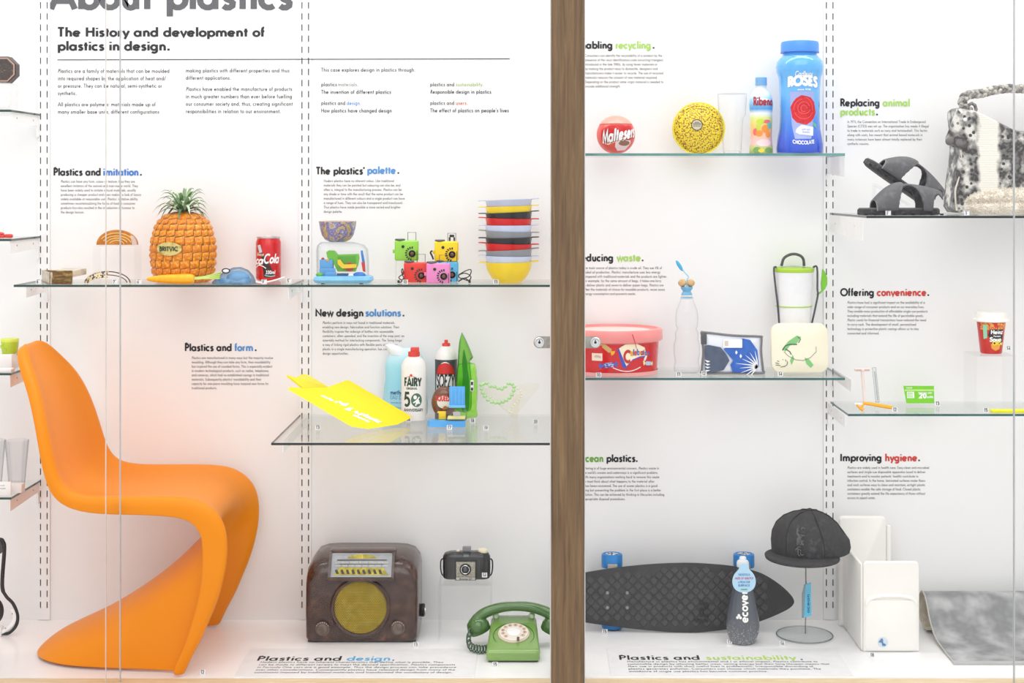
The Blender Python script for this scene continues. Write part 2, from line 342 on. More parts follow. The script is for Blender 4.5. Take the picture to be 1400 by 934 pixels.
# slotted uprights: two columns of real slots, dark plate behind paints the shade inside them
slot_dark = M('slot_dark', (30, 30, 31), .8)
pitch = 15.17*WY/F; slh = 8.9*WY/F; z_first = Z(63.75, WY)
def upright(px):
    g = G(); c = X(px, WY); hw = .0185; y0, y1 = 4.4955, 4.4985; sw = .0017; cs = (-.0101, .0101)
    top = z_first+5*pitch; n = 66
    for i in range(n):
        zt = top-i*pitch; zb = zt-slh; zn = top-(i+1)*pitch
        if zt > 2.27: continue
        if zn < .002:
            if zb > .004:
                g.join(box(c-hw, c+hw, y0, y1, .002, zb))
                for a, b_ in ((-hw, cs[0]-sw), (cs[0]+sw, cs[1]-sw), (cs[1]+sw, hw)): g.join(box(c+a, c+b_, y0, y1, zb, zt))
            elif zt > .002: g.join(box(c-hw, c+hw, y0, y1, .002, zt))
            continue
        g.join(box(c-hw, c+hw, y0, y1, zn, zb))
        for a, b in ((-hw, cs[0]-sw), (cs[0]+sw, cs[1]-sw), (cs[1]+sw, hw)): g.join(box(c+a, c+b, y0, y1, zb, zt))
    o = S('trim_6', g, white, smooth=False)
    S('slot_shade_plate', box(c-hw+.001, c+hw-.001, 4.4986, 4.4998, .002, 2.26), slot_dark, parent=o, smooth=False)
for px in (60.5-357.2, 60.5, 417.6, 774.6, 1134, 1491): upright(px)
# sliding glass panes with polished edges
pane = CLEAR('case_glass', (255, 255, 255), (250, 252, 251), refl=.1)
pedge = M('pane_edge', (176, 178, 180), .15, spec=.8)
def glass(n, x0, x1, y, ex, ew=.0022, mat=None):
    o = S('window_%d' % n, box(x0, x1, y, y+.006, .0, 3.0), pane, smooth=False)
    S('polished_edge', box(ex-ew/2, ex+ew/2, y-.0003, y+.0063, .0, 3.0), mat or pedge, parent=o, smooth=False)
glass(1, -2.45, X(164, 3.935), 3.935, X(164, 3.935), .0026)
glass(2, X(144.3, 3.922), .049, 3.922, X(144.3, 3.922), .0013, M('pane_edge_pale', (214, 208, 204), .2))
glass(3, .139, X(1387, 3.922), 3.922, X(1387, 3.922), .0026)
glass(4, X(1386, 3.935), 2.45, 3.935, X(1386, 3.935), .0006)
# ------------------------------------------------------------------ locks on the glass
steel = M('brushed_steel', (176, 172, 165), .32, metal=.8, mix=[(150, 147, 140)], scale=40)
chrome = M('chrome', (225, 226, 228), .12, metal=1)
dark = M('black_plastic', (30, 30, 32), .35)
for lab, px, sgn in (('steel cam lock on the glass at the post, beside the bead necklace', 737.5, 1), ('steel cam lock on the glass at the post, before the red sweet tub', 814, -1)):
    r = T('cam_lock', lab, 'lock', px, Z(469, 3.9), 3.914)
    out = [(a, b) for a, b in ellipse(0, 0, 8, 8, 28)]
    out = [p for p in out if p[0]*sgn <= .01]; 
    if sgn > 0: pts = [(15.4, -8), (15.4, 8)]+[(8*cos(t), 8*sin(t)) for t in [pi/2+pi*i/14 for i in range(15)]]
    else: pts = [(-15.4, 8), (-15.4, -8)]+[(8*cos(t), 8*sin(t)) for t in [-pi/2+pi*i/14 for i in range(15)]]
    P('lock_plate', prism(pts, 0, 2.5), steel, r)
    P('lock_cylinder', lathe([(7, 0), (7, .8), (6.3, 1.6), (5.2, 1.6), (4.6, 1), (0.01, 1)], 28).rot('X', 90).move(0, 0, 0), chrome, r)
    P('keyhole', box(-.6, .6, -1.6, -.6, .2, 3.6).join(lathe([(1.8, 0), (1.8, .5), (0.01, .5)], 14).rot('X', 90).move(0, -.8, 0)), dark, r)
    P('strike_block', box(14.6, 16.6, -.5, 3, -8, 8) if sgn > 0 else box(-16.6, -14.6, -.5, 3, -8, 8), dark, r)
# ------------------------------------------------------------------ glass shelves and brackets
sh_glass = CLEAR('shelf_glass', (255, 255, 255), (250, 253, 251), refl=.62, power=4, base=.03)
steelw = M('white_enamel', (238, 238, 238), .35)
def edge_mat(n, rgb): return M('glass_edge_'+n, rgb, .12, spec=.7, mix=[tuple(c*.85 for c in rgb)], scale=9, stretch=(1, 1, 1))
def shelf(label, x0, x1, yf, zt, edge, t=.0062, ends=(True, True)):
    r = bpy.data.objects.new('glass_shelf', None); COL.objects.link(r); r.location = ((x0+x1)/2, (yf+WY)/2, zt); props(r, label, 'shelf', 'glass shelves'); _k[r.name] = 1
    hx = (x1-x0)/2; hy = (4.492-yf)/2; yc = 4.492-hy-(yf+WY)/2
    P('pane', box(-hx, hx, yc-hy, yc+hy, -t, 0), sh_glass, r, smooth=False)
    P('front_edge', box(-hx-.0004, hx+.0004, yc-hy-.0006, yc-hy, -t-.0002, 0), edge, r, smooth=False)
    for s, on in zip((-1, 1), ends):
        if on: P('side_edge', box(*( (-hx-.0006, -hx) if s < 0 else (hx, hx+.0006)), yc-hy, yc+hy, -t, 0), edge, r, smooth=False)
    return r
def bracket(label, x, zt, yf, h0=.036, h1=.03, side=1):
    r = bpy.data.objects.new('shelf_bracket', None); COL.objects.link(r); r.location = (x, WY, zt-.0066); props(r, label, 'bracket', 'white shelf brackets'); _k[r.name] = 1
    d = WY-yf-.008
    P('arm', prism([(-d, 0), (-.006, 0), (-.006, -h1), (-d, -h0)], -.0012, .0012, 'yz'), steelw, r, smooth=False)
    P('hook_plate', prism([(-.018, -h1), (-.0048, -h1), (-.0048, -h1-.034), (-.018, -h1-.034)], -.0035, .0035, 'yz'), steelw, r, smooth=False)
    for q in (.22, .78):
        P('screw', lathe([(.0028, 0), (.0028, .0008), (.0001, .0012)], 10).rot('Y', 90).move(.0012*side, -d*q, -h1*.5), steel, r)
        if side < 0: pass
    return r
ed = edge_mat('dark_green', (28, 66, 60)); eb = edge_mat('near_black', (22, 32, 36)); et = edge_mat('teal', (98, 156, 152)); ek = edge_mat('petrol', (46, 100, 100))
YS, YD = 4.24, 3.99
zA, zC, zD, zE, zF, zG = 1.045, .632, 1.425, .776, 1.249, .672
z1, z2, z3, z4 = 1.551, 1.1775, .790, .431
xr = X(15, YS)
shelf('glass shelf on the far left under the octagonal box', -2.2, xr, YS, z1, ed)
shelf('glass shelf on the far left holding the small red pieces', -2.2, xr, YS, z2, ed)
shelf('glass shelf on the far left holding the lime green beaker', -2.2, xr, YS, z3, ed)
shelf('glass shelf on the far left holding the clear tumblers', -2.2, xr, YS, z4, ed)
shelf('glass shelf carrying the pineapple, carrot and red can', X(19, YS), X(396.5, YS), YS, zA, ed)
shelf('glass shelf carrying the small cameras and the colander stack', X(397, YS), X(776, YS), YS, zA, ed)
shelf('deep glass shelf carrying the yellow folded sheet and squeezy bottles', X(371, YD), .115, YD, zC, eb)
shelf('glass shelf carrying the sweet ball, round plate and blue jar', .115, X(1155, YS), YS, zD, et, .0072)
shelf('glass shelf carrying the red tub and the lunch cup', .115, X(1155, YS), YS, zE, ek)
shelf('deep glass shelf carrying the sandals and the snakeskin handbag', X(1185, 4.0), 2.2, 4.0, zF, eb)
shelf('glass shelf carrying the razors and the green card', X(1160, YS), 2.2, YS, zG, ek)
for lab, x, z, yf, s in (
    ('white bracket under the shelf of the octagonal box', xr-.006, z1, YS, 1), ('white bracket under the shelf of the red pieces', xr-.006, z2, YS, 1),
    ('white bracket beside the orange chair top, under the lime beaker shelf', xr-.006, z3, YS, 1), ('white bracket under the shelf of the clear tumblers', xr-.006, z4, YS, 1),
    ('white bracket below the open wooden box', X(65, WY), zA, 4.3, 1), ('white bracket below the shelf joint, past the red can', X(413, WY), zA, YS, 1),
    ('white bracket at the outer end of the deep shelf with the yellow sheet', X(380, YD), zC, 4.06, 1), ('white bracket below the tall blue jar', X(1131, WY), zD, YS, 1),
    ('white bracket below the marbled lunch box', X(1140, WY), zE, YS, 1), ('tall white bracket below the black sandals', X(1183, 4.01), zF, 4.03, -1), ('white bracket below the pink razor shelf end', X(1157, YS), zG, YS, -1)):
    bracket(lab, x, z, yf, .062 if 'tall' in lab else .036, .05 if 'tall' in lab else .03, s)
# ================================================================== LETTERING ON THE WALL
ink = M('ink', INK, .7); inkb = M('ink_body', (92, 92, 95), .8); inkt = M('ink_title', (96, 97, 101), .7)
blue = M('ink_blue', (88, 148, 210), .7); blue2 = M('ink_dark_blue', (66, 124, 204), .7); green = M('ink_green', (168, 210, 104), .7); red = M('ink_red', (206, 66, 62), .7); grey = M('ink_grey', (150, 152, 152), .7)
orange_ink = M('ink_orange', (205, 110, 80), .7); olive = M('ink_olive', (160, 185, 110), .7); cyan = M('ink_cyan', (92, 172, 222), .7)
TY = 4.4992
def wallfn(ox, oy):
    def flatfn(u, v): return ((u-ox)*TY/F, 0, (v+oy)*TY/F)
    return flatfn
def wall_text(label, ox, oy, pieces):
    """pieces: (part name, colour, [(string, x, baseline, width or None, size, weight)])"""
    r = bpy.data.objects.new('wall_text', None); COL.objects.link(r); r.location = (X(ox, TY), TY, Z(oy, TY)); props(r, label, 'wall text', 'printed texts on the back wall'); _k[r.name] = 1
    for nm, mt, rows in pieces:
        g = G()
        for s, x, y, wd, size, wt in rows:
            lod = 2 if size < 8 else 1
            if size > 8:                                # headings: every word (and full stop) is a part of its own
                full = textwidth(s); xs = (wd/(full*size)) if wd else 1.0; cur = 0
                for wi, word in enumerate(s.split(' ')):
                    P('full_stop' if word == '.' else ('coloured_word' if nm == 'coloured_word' else 'heading_word'), warp(text(word, x+cur*size*xs, -y, size, w=wt, xs=xs), wallfn(ox, oy)), mt, r, smooth=False)
                    cur += textwidth(word)+GL[' '][0]+.03
                continue
            g.join(fit(s, x, -y, wd, size, w=wt, lod=lod) if wd else text(s, x, -y, size, w=wt, lod=lod))
        if g.f: P(nm, warp(g, wallfn(ox, oy)), mt, r, smooth=False)
    return r
def body(lines, x, y0, wmax, pitch=6.0, size=4.8, wt=.09):
    k = max(textwidth(s) for s in lines); return [(s, x, y0+pitch*i, wmax*textwidth(s)/k, size, wt) for i, s in enumerate(lines)]
H = 13.4; HW = .172
wall_text('huge grey title reading About plastics, cut by the picture top', 70, 12, [('title', inkt, [('About plastics', 68, 12.4, 334, 50, .155)])])
wall_text('introduction headed The History and development of plastics in design, above four text columns', 79, 82, [
    ('heading', ink, [('The History and development of', 78.5, 50, 284, 17, .16), ('plastics in design.', 78.5, 69, 155, 17, .16)]),
    ('body_text', M('ink_intro', (60, 60, 64), .8), body(['Plastics are a family of materials that can be moulded', 'into required shapes by the application of heat and/', 'or pressure. They can be natural, semi-synthetic or', 'synthetic.'], 79, 99.6, 153, 10.15, 7.2, .095)
     + [('All plastics are polymers: materials made up of', 79, 145.3, 134, 7.2, .095), ('many smaller base units, different configurations', 79, 155.4, 139, 7.2, .095)]
     + [('making plastics with different properties and thus', 254, 99, 142, 7.2, .095), ('different applications.', 254, 109, 62, 7.2, .095)]
     + body(['Plastics have enabled the manufacture of products', 'in much greater numbers than ever before fuelling', 'our consumer society and, thus, creating significant', 'responsibilities in relation to our environment.'], 254, 124.3, 146.5, 10.15, 7.2, .095)
     + [('This case explores design in plastics through:', 439, 98, 129, 7.2, .1), ('plastics', 439, 118, 22, 7.2, .1), ('The invention of different plastics', 439, 128.3, 96, 7.2, .11), ('plastics and', 439, 143.5, 33.5, 7.2, .1),
        ('How plastics have changed design', 439, 153.8, 97, 7.2, .11), ('plastics and', 588, 118, 33.5, 7.2, .1), ('Responsible design in plastics', 588, 128.1, 84, 7.2, .11), ('plastics and', 588, 143.4, 33.5, 7.2, .1), ("The effect of plastics on people's lives", 588, 153.6, 108, 7.2, .11)]),
    ('grey_word', grey, [('materials.', 462, 118, 28, 7.2, .1)]), ('blue_word', blue, [('design.', 474, 143.5, 20, 7.2, .1)]),
    ('green_word', olive, [('sustainability.', 623, 118, 38.5, 7.2, .1)]), ('orange_word', orange_ink, [('users.', 623, 143.4, 17, 7.2, .1)])])
rule = bpy.data.objects.new('printed_rule', mesh('printed_rule', warp(band2([(79, -82), (697, -80.6)], 1.15), wallfn(388, 81)), ink, 1, False)); COL.objects.link(rule); rule.location = (X(388, TY), 4.4952, Z(81, TY)); props(rule, 'thin dark horizontal rule printed under the introduction heading', 'printed line')
wall_text('text headed Plastics and imitation, above the half disc', 74, 240, [('heading', ink, [('Plastics and', 73, 240, 65.5, H, HW), ('.', 191, 240, None, H, HW)]), ('coloured_word', blue2, [('imitation', 141, 240, 49, H, HW)]),
    ('body_text', inkb, body(['Plastics can have any form, colour or texture, thus they are', 'excellent imitators of the natural and man-made world. They', 'have been widely used to imitate natural materials, usually', 'producing a cheaper product and even making a look of luxury', "widely available at reasonable cost. Plastics' imitative ability,", 'sometimes recontextualising the forms of food or consumer', 'products has also resulted in the introduction of humour to', 'the design lexicon.'], 83, 249.8, 110))])
wall_text("text headed The plastics' palette, above the floral bowl", 432, 238, [('heading', ink, [("The plastics'", 432, 238.4, 67, H, HW), ('.', 543, 237.6, None, H, HW)]), ('coloured_word', blue, [('palette', 502, 237.6, 39.5, H, HW)]),
    ('body_text', inkb, body(['Modern plastics have no inherent colour. Like traditional', 'materials they can be painted but colouring can also be, and', 'often is, integral to the manufacturing process. Plastics can be', 'any shade or tone with the result that the same product can be', 'manufactured in different colours and a single product can have', 'a range of hues. They can also be transparent and translucent.', 'Thus plastics have made possible a more varied and brighter', 'design palette.'], 442.5, 249, 111))])
wall_text('text headed New design solutions, above the yellow folded sheet', 431, 432, [('heading', ink, [('New design', 431, 432.6, 66.5, H, HW), ('.', 550, 432.6, None, H, HW)]), ('coloured_word', blue, [('solutions', 499.6, 432.6, 49, H, HW)]),
    ('body_text', inkb, body(['Plastics perform in ways not found in traditional materials', 'enabling new design, fabrication and function solutions. Their', 'flexibility inspires the redesign of bottles into squeezable', 'containers, often upended, and the invention of the snap joint, an', "assembly method for interlocking components. The 'living hinge'", 'a way of linking rigid plastics with flexible parts of the same', 'plastic in a single manufacturing operation, has created new', 'design opportunities.'], 441, 443, 112))])
wall_text('text headed Plastics and form, beside the orange chair', 253, 480, [('heading', ink, [('Plastics and', 252.5, 480, 65, H, HW), ('.', 348, 480, None, H, HW)]), ('coloured_word', blue, [('form', 320.6, 480, 26, H, HW)]),
    ('body_text', inkb, body(['Plastics are manufactured in many ways but the majority involve', 'moulding. Although they can take any form, their mouldability', 'has inspired the use of rounded forms. This is especially evident', 'in modern technological products, such as radios, telephones', 'and cameras, which had no established casings in traditional', "materials. Subsequently plastics' mouldability and their", 'capacity for one-piece moulding have inspired new forms for', 'traditional products.'], 262, 491, 111.5, 5.9))])
wall_text('text headed Enabling recycling, above the round red sweet ball', 790, 66, [('heading', ink, [('Enabling', 788, 66.4, 50, H, HW), ('.', 892, 66.4, None, H, HW)]), ('coloured_word', green, [('recycling', 841.5, 66.4, 49, H, HW)]),
    ('body_text', inkb, body(['Consumers can identify the recyclability of a product by the', 'presence of the resin identification code (recycling triangles)', 'introduced in the late 1980s. By using fewer materials or', 'by making the product easy to dismantle, designers and', 'manufacturers make it easier to recycle. The use of recycled', 'materials reduces the amount of new material required.', 'Depending on the product some virgin material is needed to', 'provide additional strength.'], 799.5, 77.6, 107.5))])
wall_text('text headed Reducing waste, above the red sweet tub', 790, 357, [('heading', ink, [('Reducing', 788, 357.2, 51, H, HW), ('.', 877, 357.2, None, H, HW)]), ('coloured_word', green, [('waste', 843.5, 357.2, 33, H, HW)]),
    ('body_text', inkb, body(['The main source of plastics today is crude oil. They use 4% of', "global oil production. Plastics' manufacture uses less energy", 'compared with traditional materials and the products are lighter.', 'For example, for the same amount of bags, it takes one lorry', 'to deliver plastic and seven to deliver paper bags. Plastics are', 'often the materials of choice for reusable products, reuse saves', 'energy consumption and prevents waste.'], 797.5, 368, 115, 5.9))])
wall_text('text headed Ocean plastics, above the black skateboard', 790, 631, [('heading', ink, [('plastics.', 829, 631.6, 43.5, H, HW)]), ('coloured_word', M('ink_leaf', (112, 172, 72), .7), [('Ocean', 791, 631.6, 34.5, H, HW)]),
    ('body_text', inkb, body(['Littering is of huge environmental concern. Plastics waste in', "the world's oceans and waterways is a significant problem.", 'With many organisations working hard to remove this waste', 'we must think about what happens to the material after', 'it has been recovered. The use of ocean plastics is a good', 'thing but preventing the problem in the first place is a better', 'solution. This can be achieved by thinking in lifecycles including', 'appropriate disposal procedures.'], 796.5, 642, 112))])
wall_text('text headed Replacing animal products, above the black sandals', 1149, 145, [('heading', ink, [('Replacing', 1148.7, 145.2, 54.5, H, HW), ('.', 1197.5, 157.6, None, H, HW)]), ('coloured_word', green, [('animal', 1207, 145.2, 37.5, H, HW), ('products', 1148.7, 157.6, 48, H, HW)]),
    ('body_text', inkb, body(['In 1975, the Convention on International Trade in Endangered', 'Species (CITES) was set up. The organisation has made it illegal', 'to trade in materials such as ivory and tortoiseshell. This factor,', 'along with costs, has meant that animal based materials in', 'many instances have been almost totally replaced by their', 'synthetic cousins.'], 1158.5, 168.2, 111.5))])
wall_text('text headed Offering convenience, above the razors', 1149, 404, [('heading', ink, [('Offering', 1149, 404.6, 46.5, H, HW), ('.', 1267.5, 404.6, None, H, HW)]), ('coloured_word', red, [('convenience', 1199, 404.6, 68, H, HW)]),
    ('body_text', inkb, body(['Plastics have had a significant impact on the availability of a', 'wide range of consumer products and on our everyday lives.', 'They enable mass production of affordable single use products', 'including materials that extend the life of perishable goods.', 'Plastic cards for financial transactions have reduced the need', 'to carry cash. The development of small, personalised', 'technology in protective plastic casings allows us to stay', 'connected and informed.'], 1158.5, 415.4, 110))])
wall_text('text headed Improving hygiene, above the white moulded seat', 1149, 630, [('heading', ink, [('Improving', 1148.5, 630.6, 57.5, H, HW), ('.', 1255, 630.6, None, H, HW)]), ('coloured_word', red, [('hygiene', 1210, 630.6, 44.5, H, HW)]),
    ('body_text', inkb, body(['Plastics are widely used in health care. Easy-clean anti-microbial', 'surfaces and single-use disposable apparatus (used to deliver', "treatments and to monitor patients' health) contribute to", 'infection control. In the home, laminated surfaces make floors', 'and work surfaces easy to clean and maintain, airtight plastic', 'containers enable the safe storage of food. Closed plastic', 'containers greatly extend the life expectancy of those without', 'access to piped water.'], 1158.5, 641.2, 112, 5.9))])
# cards lying on the plinth
card = M('card_white', (232, 232, 233), .5)
S('trim_7', box(.14, 2.4, 3.972, 4.376, .0002, .0032), white_gloss)
def floor_card(label, x0, x1, y0, y1, z, rows):
    r = bpy.data.objects.new('floor_text_card', None); COL.objects.link(r); r.location = ((x0+x1)/2, (y0+y1)/2, z); props(r, label, 'text card', 'text cards lying on the case floor'); _k[r.name] = 1
    cx, cy = (x0+x1)/2, (y0+y1)/2
    P('card', box(x0-cx, x1-cx, y0-cy, y1-cy, 0, .0018), card, r, smooth=False)
    for nm, mt, rr in rows:
        g = G()
        for s, x, y, wd, size, wt in rr:
            if size > .03:
                xs = wd/(textwidth(s)*size); cur = 0
                for word in s.split(' '):
                    P('full_stop' if word == '.' else ('coloured_word' if nm == 'coloured_word' else 'heading_word'), warp(text(word, x+cur*size*xs, y, size, w=wt, xs=xs), lambda u, v: (u-cx, v-cy, .0021), False), mt, r, smooth=False); cur += textwidth(word)+GL[' '][0]+.03
            else: g.join(fit(s, x, y, wd, size, w=wt, lod=2))
        if g.f: P(nm, warp(g, lambda u, v: (u-cx, v-cy, .0021), False), mt, r, smooth=False)
def fl(lines, x, wmax, ys):
    k = max(textwidth(s) for s in lines); return [(s, x, y, wmax*textwidth(s)/k, .0175, .11) for s, y in zip(lines, ys)]
floor_card('white floor card headed Plastics and design, in front of the brown radio', -.807, -.155, 3.975, 4.214, .0003, [
    ('heading', ink, [('Plastics and', -.771, 4.106, .24, .052, .13), ('.', -.392, 4.106, .01, .052, .13)]), ('coloured_word', cyan, [('design', -.518, 4.106, .124, .052, .13)]),
    ('body_text', M('ink_floor', (70, 70, 74), .8), fl(['Modern plastics have no inherent characteristics that define what is possible. They', 'can be made to different recipes to meet the desired specification. Plastics components', 'in Formula One cars are a good example. Thus the design process can take precedence', 'over other considerations. Consequently plastics have released design from many of the', 'constraints imposed by traditional materials and transformed the vocabulary of design.'], -.757, .55, (4.087, 4.0655, 4.044, 4.0225, 4.001)))])
floor_card('white floor card headed Plastics and sustainability, in front of the skateboard', .214, .87, 3.975, 4.208, .0034, [
    ('heading', ink, [('Plastics and', .244, 4.104, .23, .052, .13), ('.', .75, 4.104, .012, .052, .13)]), ('coloured_word', M('ink_lime', (178, 212, 104), .7), [('sustainability', .488, 4.104, .255, .052, .13)]),
    ('body_text', M('ink_floor', (70, 70, 74), .8), fl(['Manufacture in plastics has environmental and / or ethical impact. Plastics contribute to', 'sustainable design by allowing better ways, saving energy but their long lifespan means that', 'their use in products with short useful lives is problematic. Irresponsible discarding of', 'plastics generates pollution. Consumers can choose which materials they purchase. The', 'avoidance of single use plastics has become common practice.'], .265, .56, (4.083, 4.062, 4.042, 4.021, 4.0)))])
# ================================================================== ORANGE CANTILEVER CHAIR
orange = M('orange_plastic', (231, 136, 0), .40, mix=[(230, 134, 0)], scale=4, spec=.25)
YC = 4.205
# (x, z, half width, dish of the middle, dish direction (x, z), rim depth)
R_ = [(-1.452, .8690, .020, .000, (-.30, -.95), .010), (-1.432, .8840, .052, .004, (-.70, -.70), .018), (-1.415, .8700, .092, .012, (-.93, -.36), .026), (-1.390, .8300, .133, .020, (-.93, -.36), .030),
      (-1.352, .7760, .175, .028, (-.95, -.30), .030), (-1.322, .6930, .212, .032, (-.97, -.22), .028), (-1.300, .6060, .228, .034, (-.97, -.22), .030), (-1.281, .5360, .234, .036, (-.88, -.47), .034),
      (-1.252, .5000, .235, .036, (-.60, -.80), .040), (-1.195, .4870, .235, .032, (-.12, -.99), .044), (-1.082, .4880, .235, .026, (0, -1), .046), (-.965, .4880, .235, .022, (-.03, -1), .050),
      (-.905, .4800, .235, .024, (-.25, -.97), .058), (-.862, .4550, .235, .030, (-.60, -.80), .066), (-.833, .4200, .234, .045, (-.86, -.5), .070), (-.821, .3740, .233, .080, (-1, -.1), .070), (-.820, .3200, .232, .127, (-1, 0), .068),
      (-.830, .2600, .231, .176, (-1, 0), .062), (-.848, .1980, .230, .236, (-1, 0), .056), (-.868, .1540, .229, .283, (-1, 0), .050), (-.885, .1100, .228, .339, (-1, 0), .045),
      (-.904, .0760, .227, .400, (-1, 0), .040), (-.920, .0450, .226, .448, (-1, 0), .038), (-.937, .0060, .226, .473, (-1, 0), .036)]
rows = []
tt = [-1, -.9, -.74, -.55, -.35, -.15, 0, .15, .35, .55, .74, .9, 1]
for i, (x, z, h, d, (dx, dz), f) in enumerate(R_):
    l = sqrt(dx*dx+dz*dz); dx /= l; dz /= l; row = []
    u = min(1, max(0, (.38-z)/.2)) if i > 12 else 0           # how far the leg zone has turned into the open base
    for sgn in (-1,):
        row += [(x+dx*f, YC-h-.012, z+dz*f), (x+dx*f*.55, YC-h-.013, z+dz*f*.55), (x+dx*.008, YC-h-.009, z+dz*.008)]
    for t in tt:
        a = abs(t); off = d*((1-a**2.4) if u == 0 else (1-u)*(1-a**2.4)+u*(1-a**2.6)**(1/1.9)); hh = h-.004-.02*u*(a > .8)*(1-0*a)
        row.append((x+dx*off+(.002*dx if a == 1 else 0), YC+hh*t, z+dz*off))
    for sgn in (1,):
        row += [(x+dx*.008, YC+h+.009, z+dz*.008), (x+dx*f*.55, YC+h+.013, z+dz*f*.55), (x+dx*f, YC+h+.012, z+dz*f)]
    rows.append(row)
top = [(R_[0][0]-.014, YC+(q[1]-YC)*.8, R_[0][1]-.022) for q in rows[0]]
rows.insert(0, top)
cg = loft(rows, closed=False); bx, bz = -1.1, 0
cg.move(-bx, -YC, 0); chair = bpy.data.objects.new('cantilever_chair', mesh('cantilever_chair', cg, orange, 1, True, 180)); COL.objects.link(chair)
chair.location = (bx, YC, .001); props(chair, 'large orange one-piece moulded plastic chair with sweeping base standing on the case floor', 'chair')
solid(chair, .007, 0); subsurf(chair, 2)
# ================================================================== OBJECTS: helpers that read the photograph's pixels
_o = {}
_T = T
def T(name, label, cat, px, z, Y, group=None, rz=0, rx=0, ry=0):
    r = _T(name, label, cat, px, z+.0006, Y, group, rz, rx, ry); _o[r.name] = (px, HY+(CZ-z)*F/Y); return r
def L(r, pts): a, b = _o[r.name]; return [(x-a, b-y) for x, y in pts]
def lx(r, x): return x-_o[r.name][0]
def lz(r, y): return _o[r.name][1]-y
def by(z, Y): return HY+(CZ-z)*F/Y
def MG(name, stops, rough=.3, spec=.5, k=.00215, coat=0):
    """print that changes colour with height: stops in photograph pixels above the base"""
    m = M(name, stops[0][1], rough, spec=spec, coat=coat); nt = m.node_tree; N = nt.nodes; Lk = nt.links; p = N['Principled BSDF']
    tc = [n for n in N if n.type == 'TEX_COORD'][0]; s = N.new('ShaderNodeSeparateXYZ'); Lk.new(tc.outputs['Object'], s.inputs[0])
    zmax = stops[-1][0]*k; d = N.new('ShaderNodeMath'); d.operation = 'DIVIDE'; Lk.new(s.outputs['Z'], d.inputs[0]); d.inputs[1].default_value = zmax
    r = N.new('ShaderNodeValToRGB'); Lk.new(d.outputs[0], r.inputs[0]); Lk.new(r.outputs[0], p.inputs['Base Color'])
    for i, (z, c) in enumerate(stops):
        e = r.color_ramp.elements[i] if i < 2 else r.color_ramp.elements.new(z*k/zmax)
        e.position = z*k/zmax; e.color = lin(c)
    return m
clear = CLEAR('clear_acrylic', (255, 255, 255), (253, 253, 253), refl=.3); clear2 = CLEAR('clear_plastic', (255, 255, 255), (212, 218, 222), refl=.55, power=4.5)
wht = M('white_plastic', (240, 240, 240), .35); paper = M('white_paper', (246, 246, 246), .6); blk = M('black_rubbery', (38, 38, 40), .5)
def tag(n, px, z, Y, label, sub=.0):
    r = T('number_tag', label, 'number tag', px, z, Y, 'small number tags'); 
    P('tag_card', box(-3.6, 3.6, 0, 1.2, 0, 6.4, .3, 1), M('tag_white', (240, 240, 242), .5), r, smooth=False)
    P('number', warp(fit(n, -2.6, 1.3, 5.2 if len(n) > 1 else 2.6, 5.2, w=.14), onflat(-.08)), M('tag_ink', (50, 52, 60), .6), r, smooth=False)
    P('top_bar', warp(patch(-2.4, 5.6, 2.2, 6.2, 1, 1), onflat(-.08)), M('tag_ink', (50, 52, 60), .6), r, smooth=False)
def riser(label, x0, x1, ytop, z, Y0, Y1, closed=True):
    Y = (Y0+Y1)/2; px = (x0+x1)/2; r = T('acrylic_riser', label, 'riser', px, z, Y, 'clear display risers'); h = lz(r, ytop); d = (Y1-Y0)*F/Y/2; hx = (x1-x0)/2; t = .9
    P('top', box(-hx, hx, -d, d, h-t, h), clear, r, smooth=False)
    P('side', box(-hx, -hx+t, -d, d, 0, h-t), clear, r, smooth=False); P('side', box(hx-t, hx, -d, d, 0, h-t), clear, r, smooth=False)
    return r
# ------------------------------------------------------------------ far left shelves
bake = M('carved_bakelite', (84, 74, 70), .5, mix=[(58, 49, 46), (120, 106, 98)], scale=160, sharp=(.35, .7), bump=.8, bscale=220)
r = T('octagonal_box', 'dark brown carved octagonal box propped up on the highest left shelf', 'box', 4, Z(113.5, 4.33), 4.33)
def octa(a, b, s=1): return [(x*s, 18+z*s) for x, z in ((a, b), (b, a), (-b, a), (-a, b), (-a, -b), (-b, -a), (b, -a), (a, -b))]
P('box_body', prism(octa(18, 7.6), 0, 14), bake, r, smooth=False)
P('rim', loft([[(x, -1.2, z) for x, z in octa(18, 7.6, .93)], [(x, 0, z) for x, z in octa(18, 7.6, 1.0)]]), M('bakelite_rim', (70, 56, 50), .3), r, smooth=False)
P('inlay_line', loft([[(x, -1.35, z) for x, z in octa(18, 7.6, .87)], [(x, -1.15, z) for x, z in octa(18, 7.6, .92)]]), M('pink_inlay', (186, 150, 138), .4), r, smooth=False)
P('carved_panel', loft([[(x, -2.0, z) for x, z in octa(18, 7.6, .74)], [(x, -1.2, z) for x, z in octa(18, 7.6, .83)]]), bake, r, smooth=False)
riser('clear riser under the octagonal box', -14, 16, 114, z1, 4.29, 4.4)
r = T('white_block', 'white block at the front of the octagonal box shelf', 'block', -10, z1, 4.27); P('block', box(-22, 21, -8, 8, 0, 10, .6), wht, r)
r = T('red_key_cluster', 'small glossy red moulded pieces on the second left shelf', 'ornament', 2, z2, 4.3)
rd = M('red_gloss', (214, 62, 58), .3)
for nm, g in (('red_bar', box(-16, 5, -4, 4, 0, 4.5, 1.8)), ('red_bar', box(4, 15, -3, 5, 0, 5.5, 2.2)), ('red_knob', sphere(-1, 0, 5.6, 5, 4, 2.6, 14, 8))): P(nm, g, rd, r)
r = T('white_block', 'white caption block behind the small red pieces', 'block', -12, z2, 4.38); P('block', box(-16, 16, -4, 4, 0, 13, .6), wht, r)
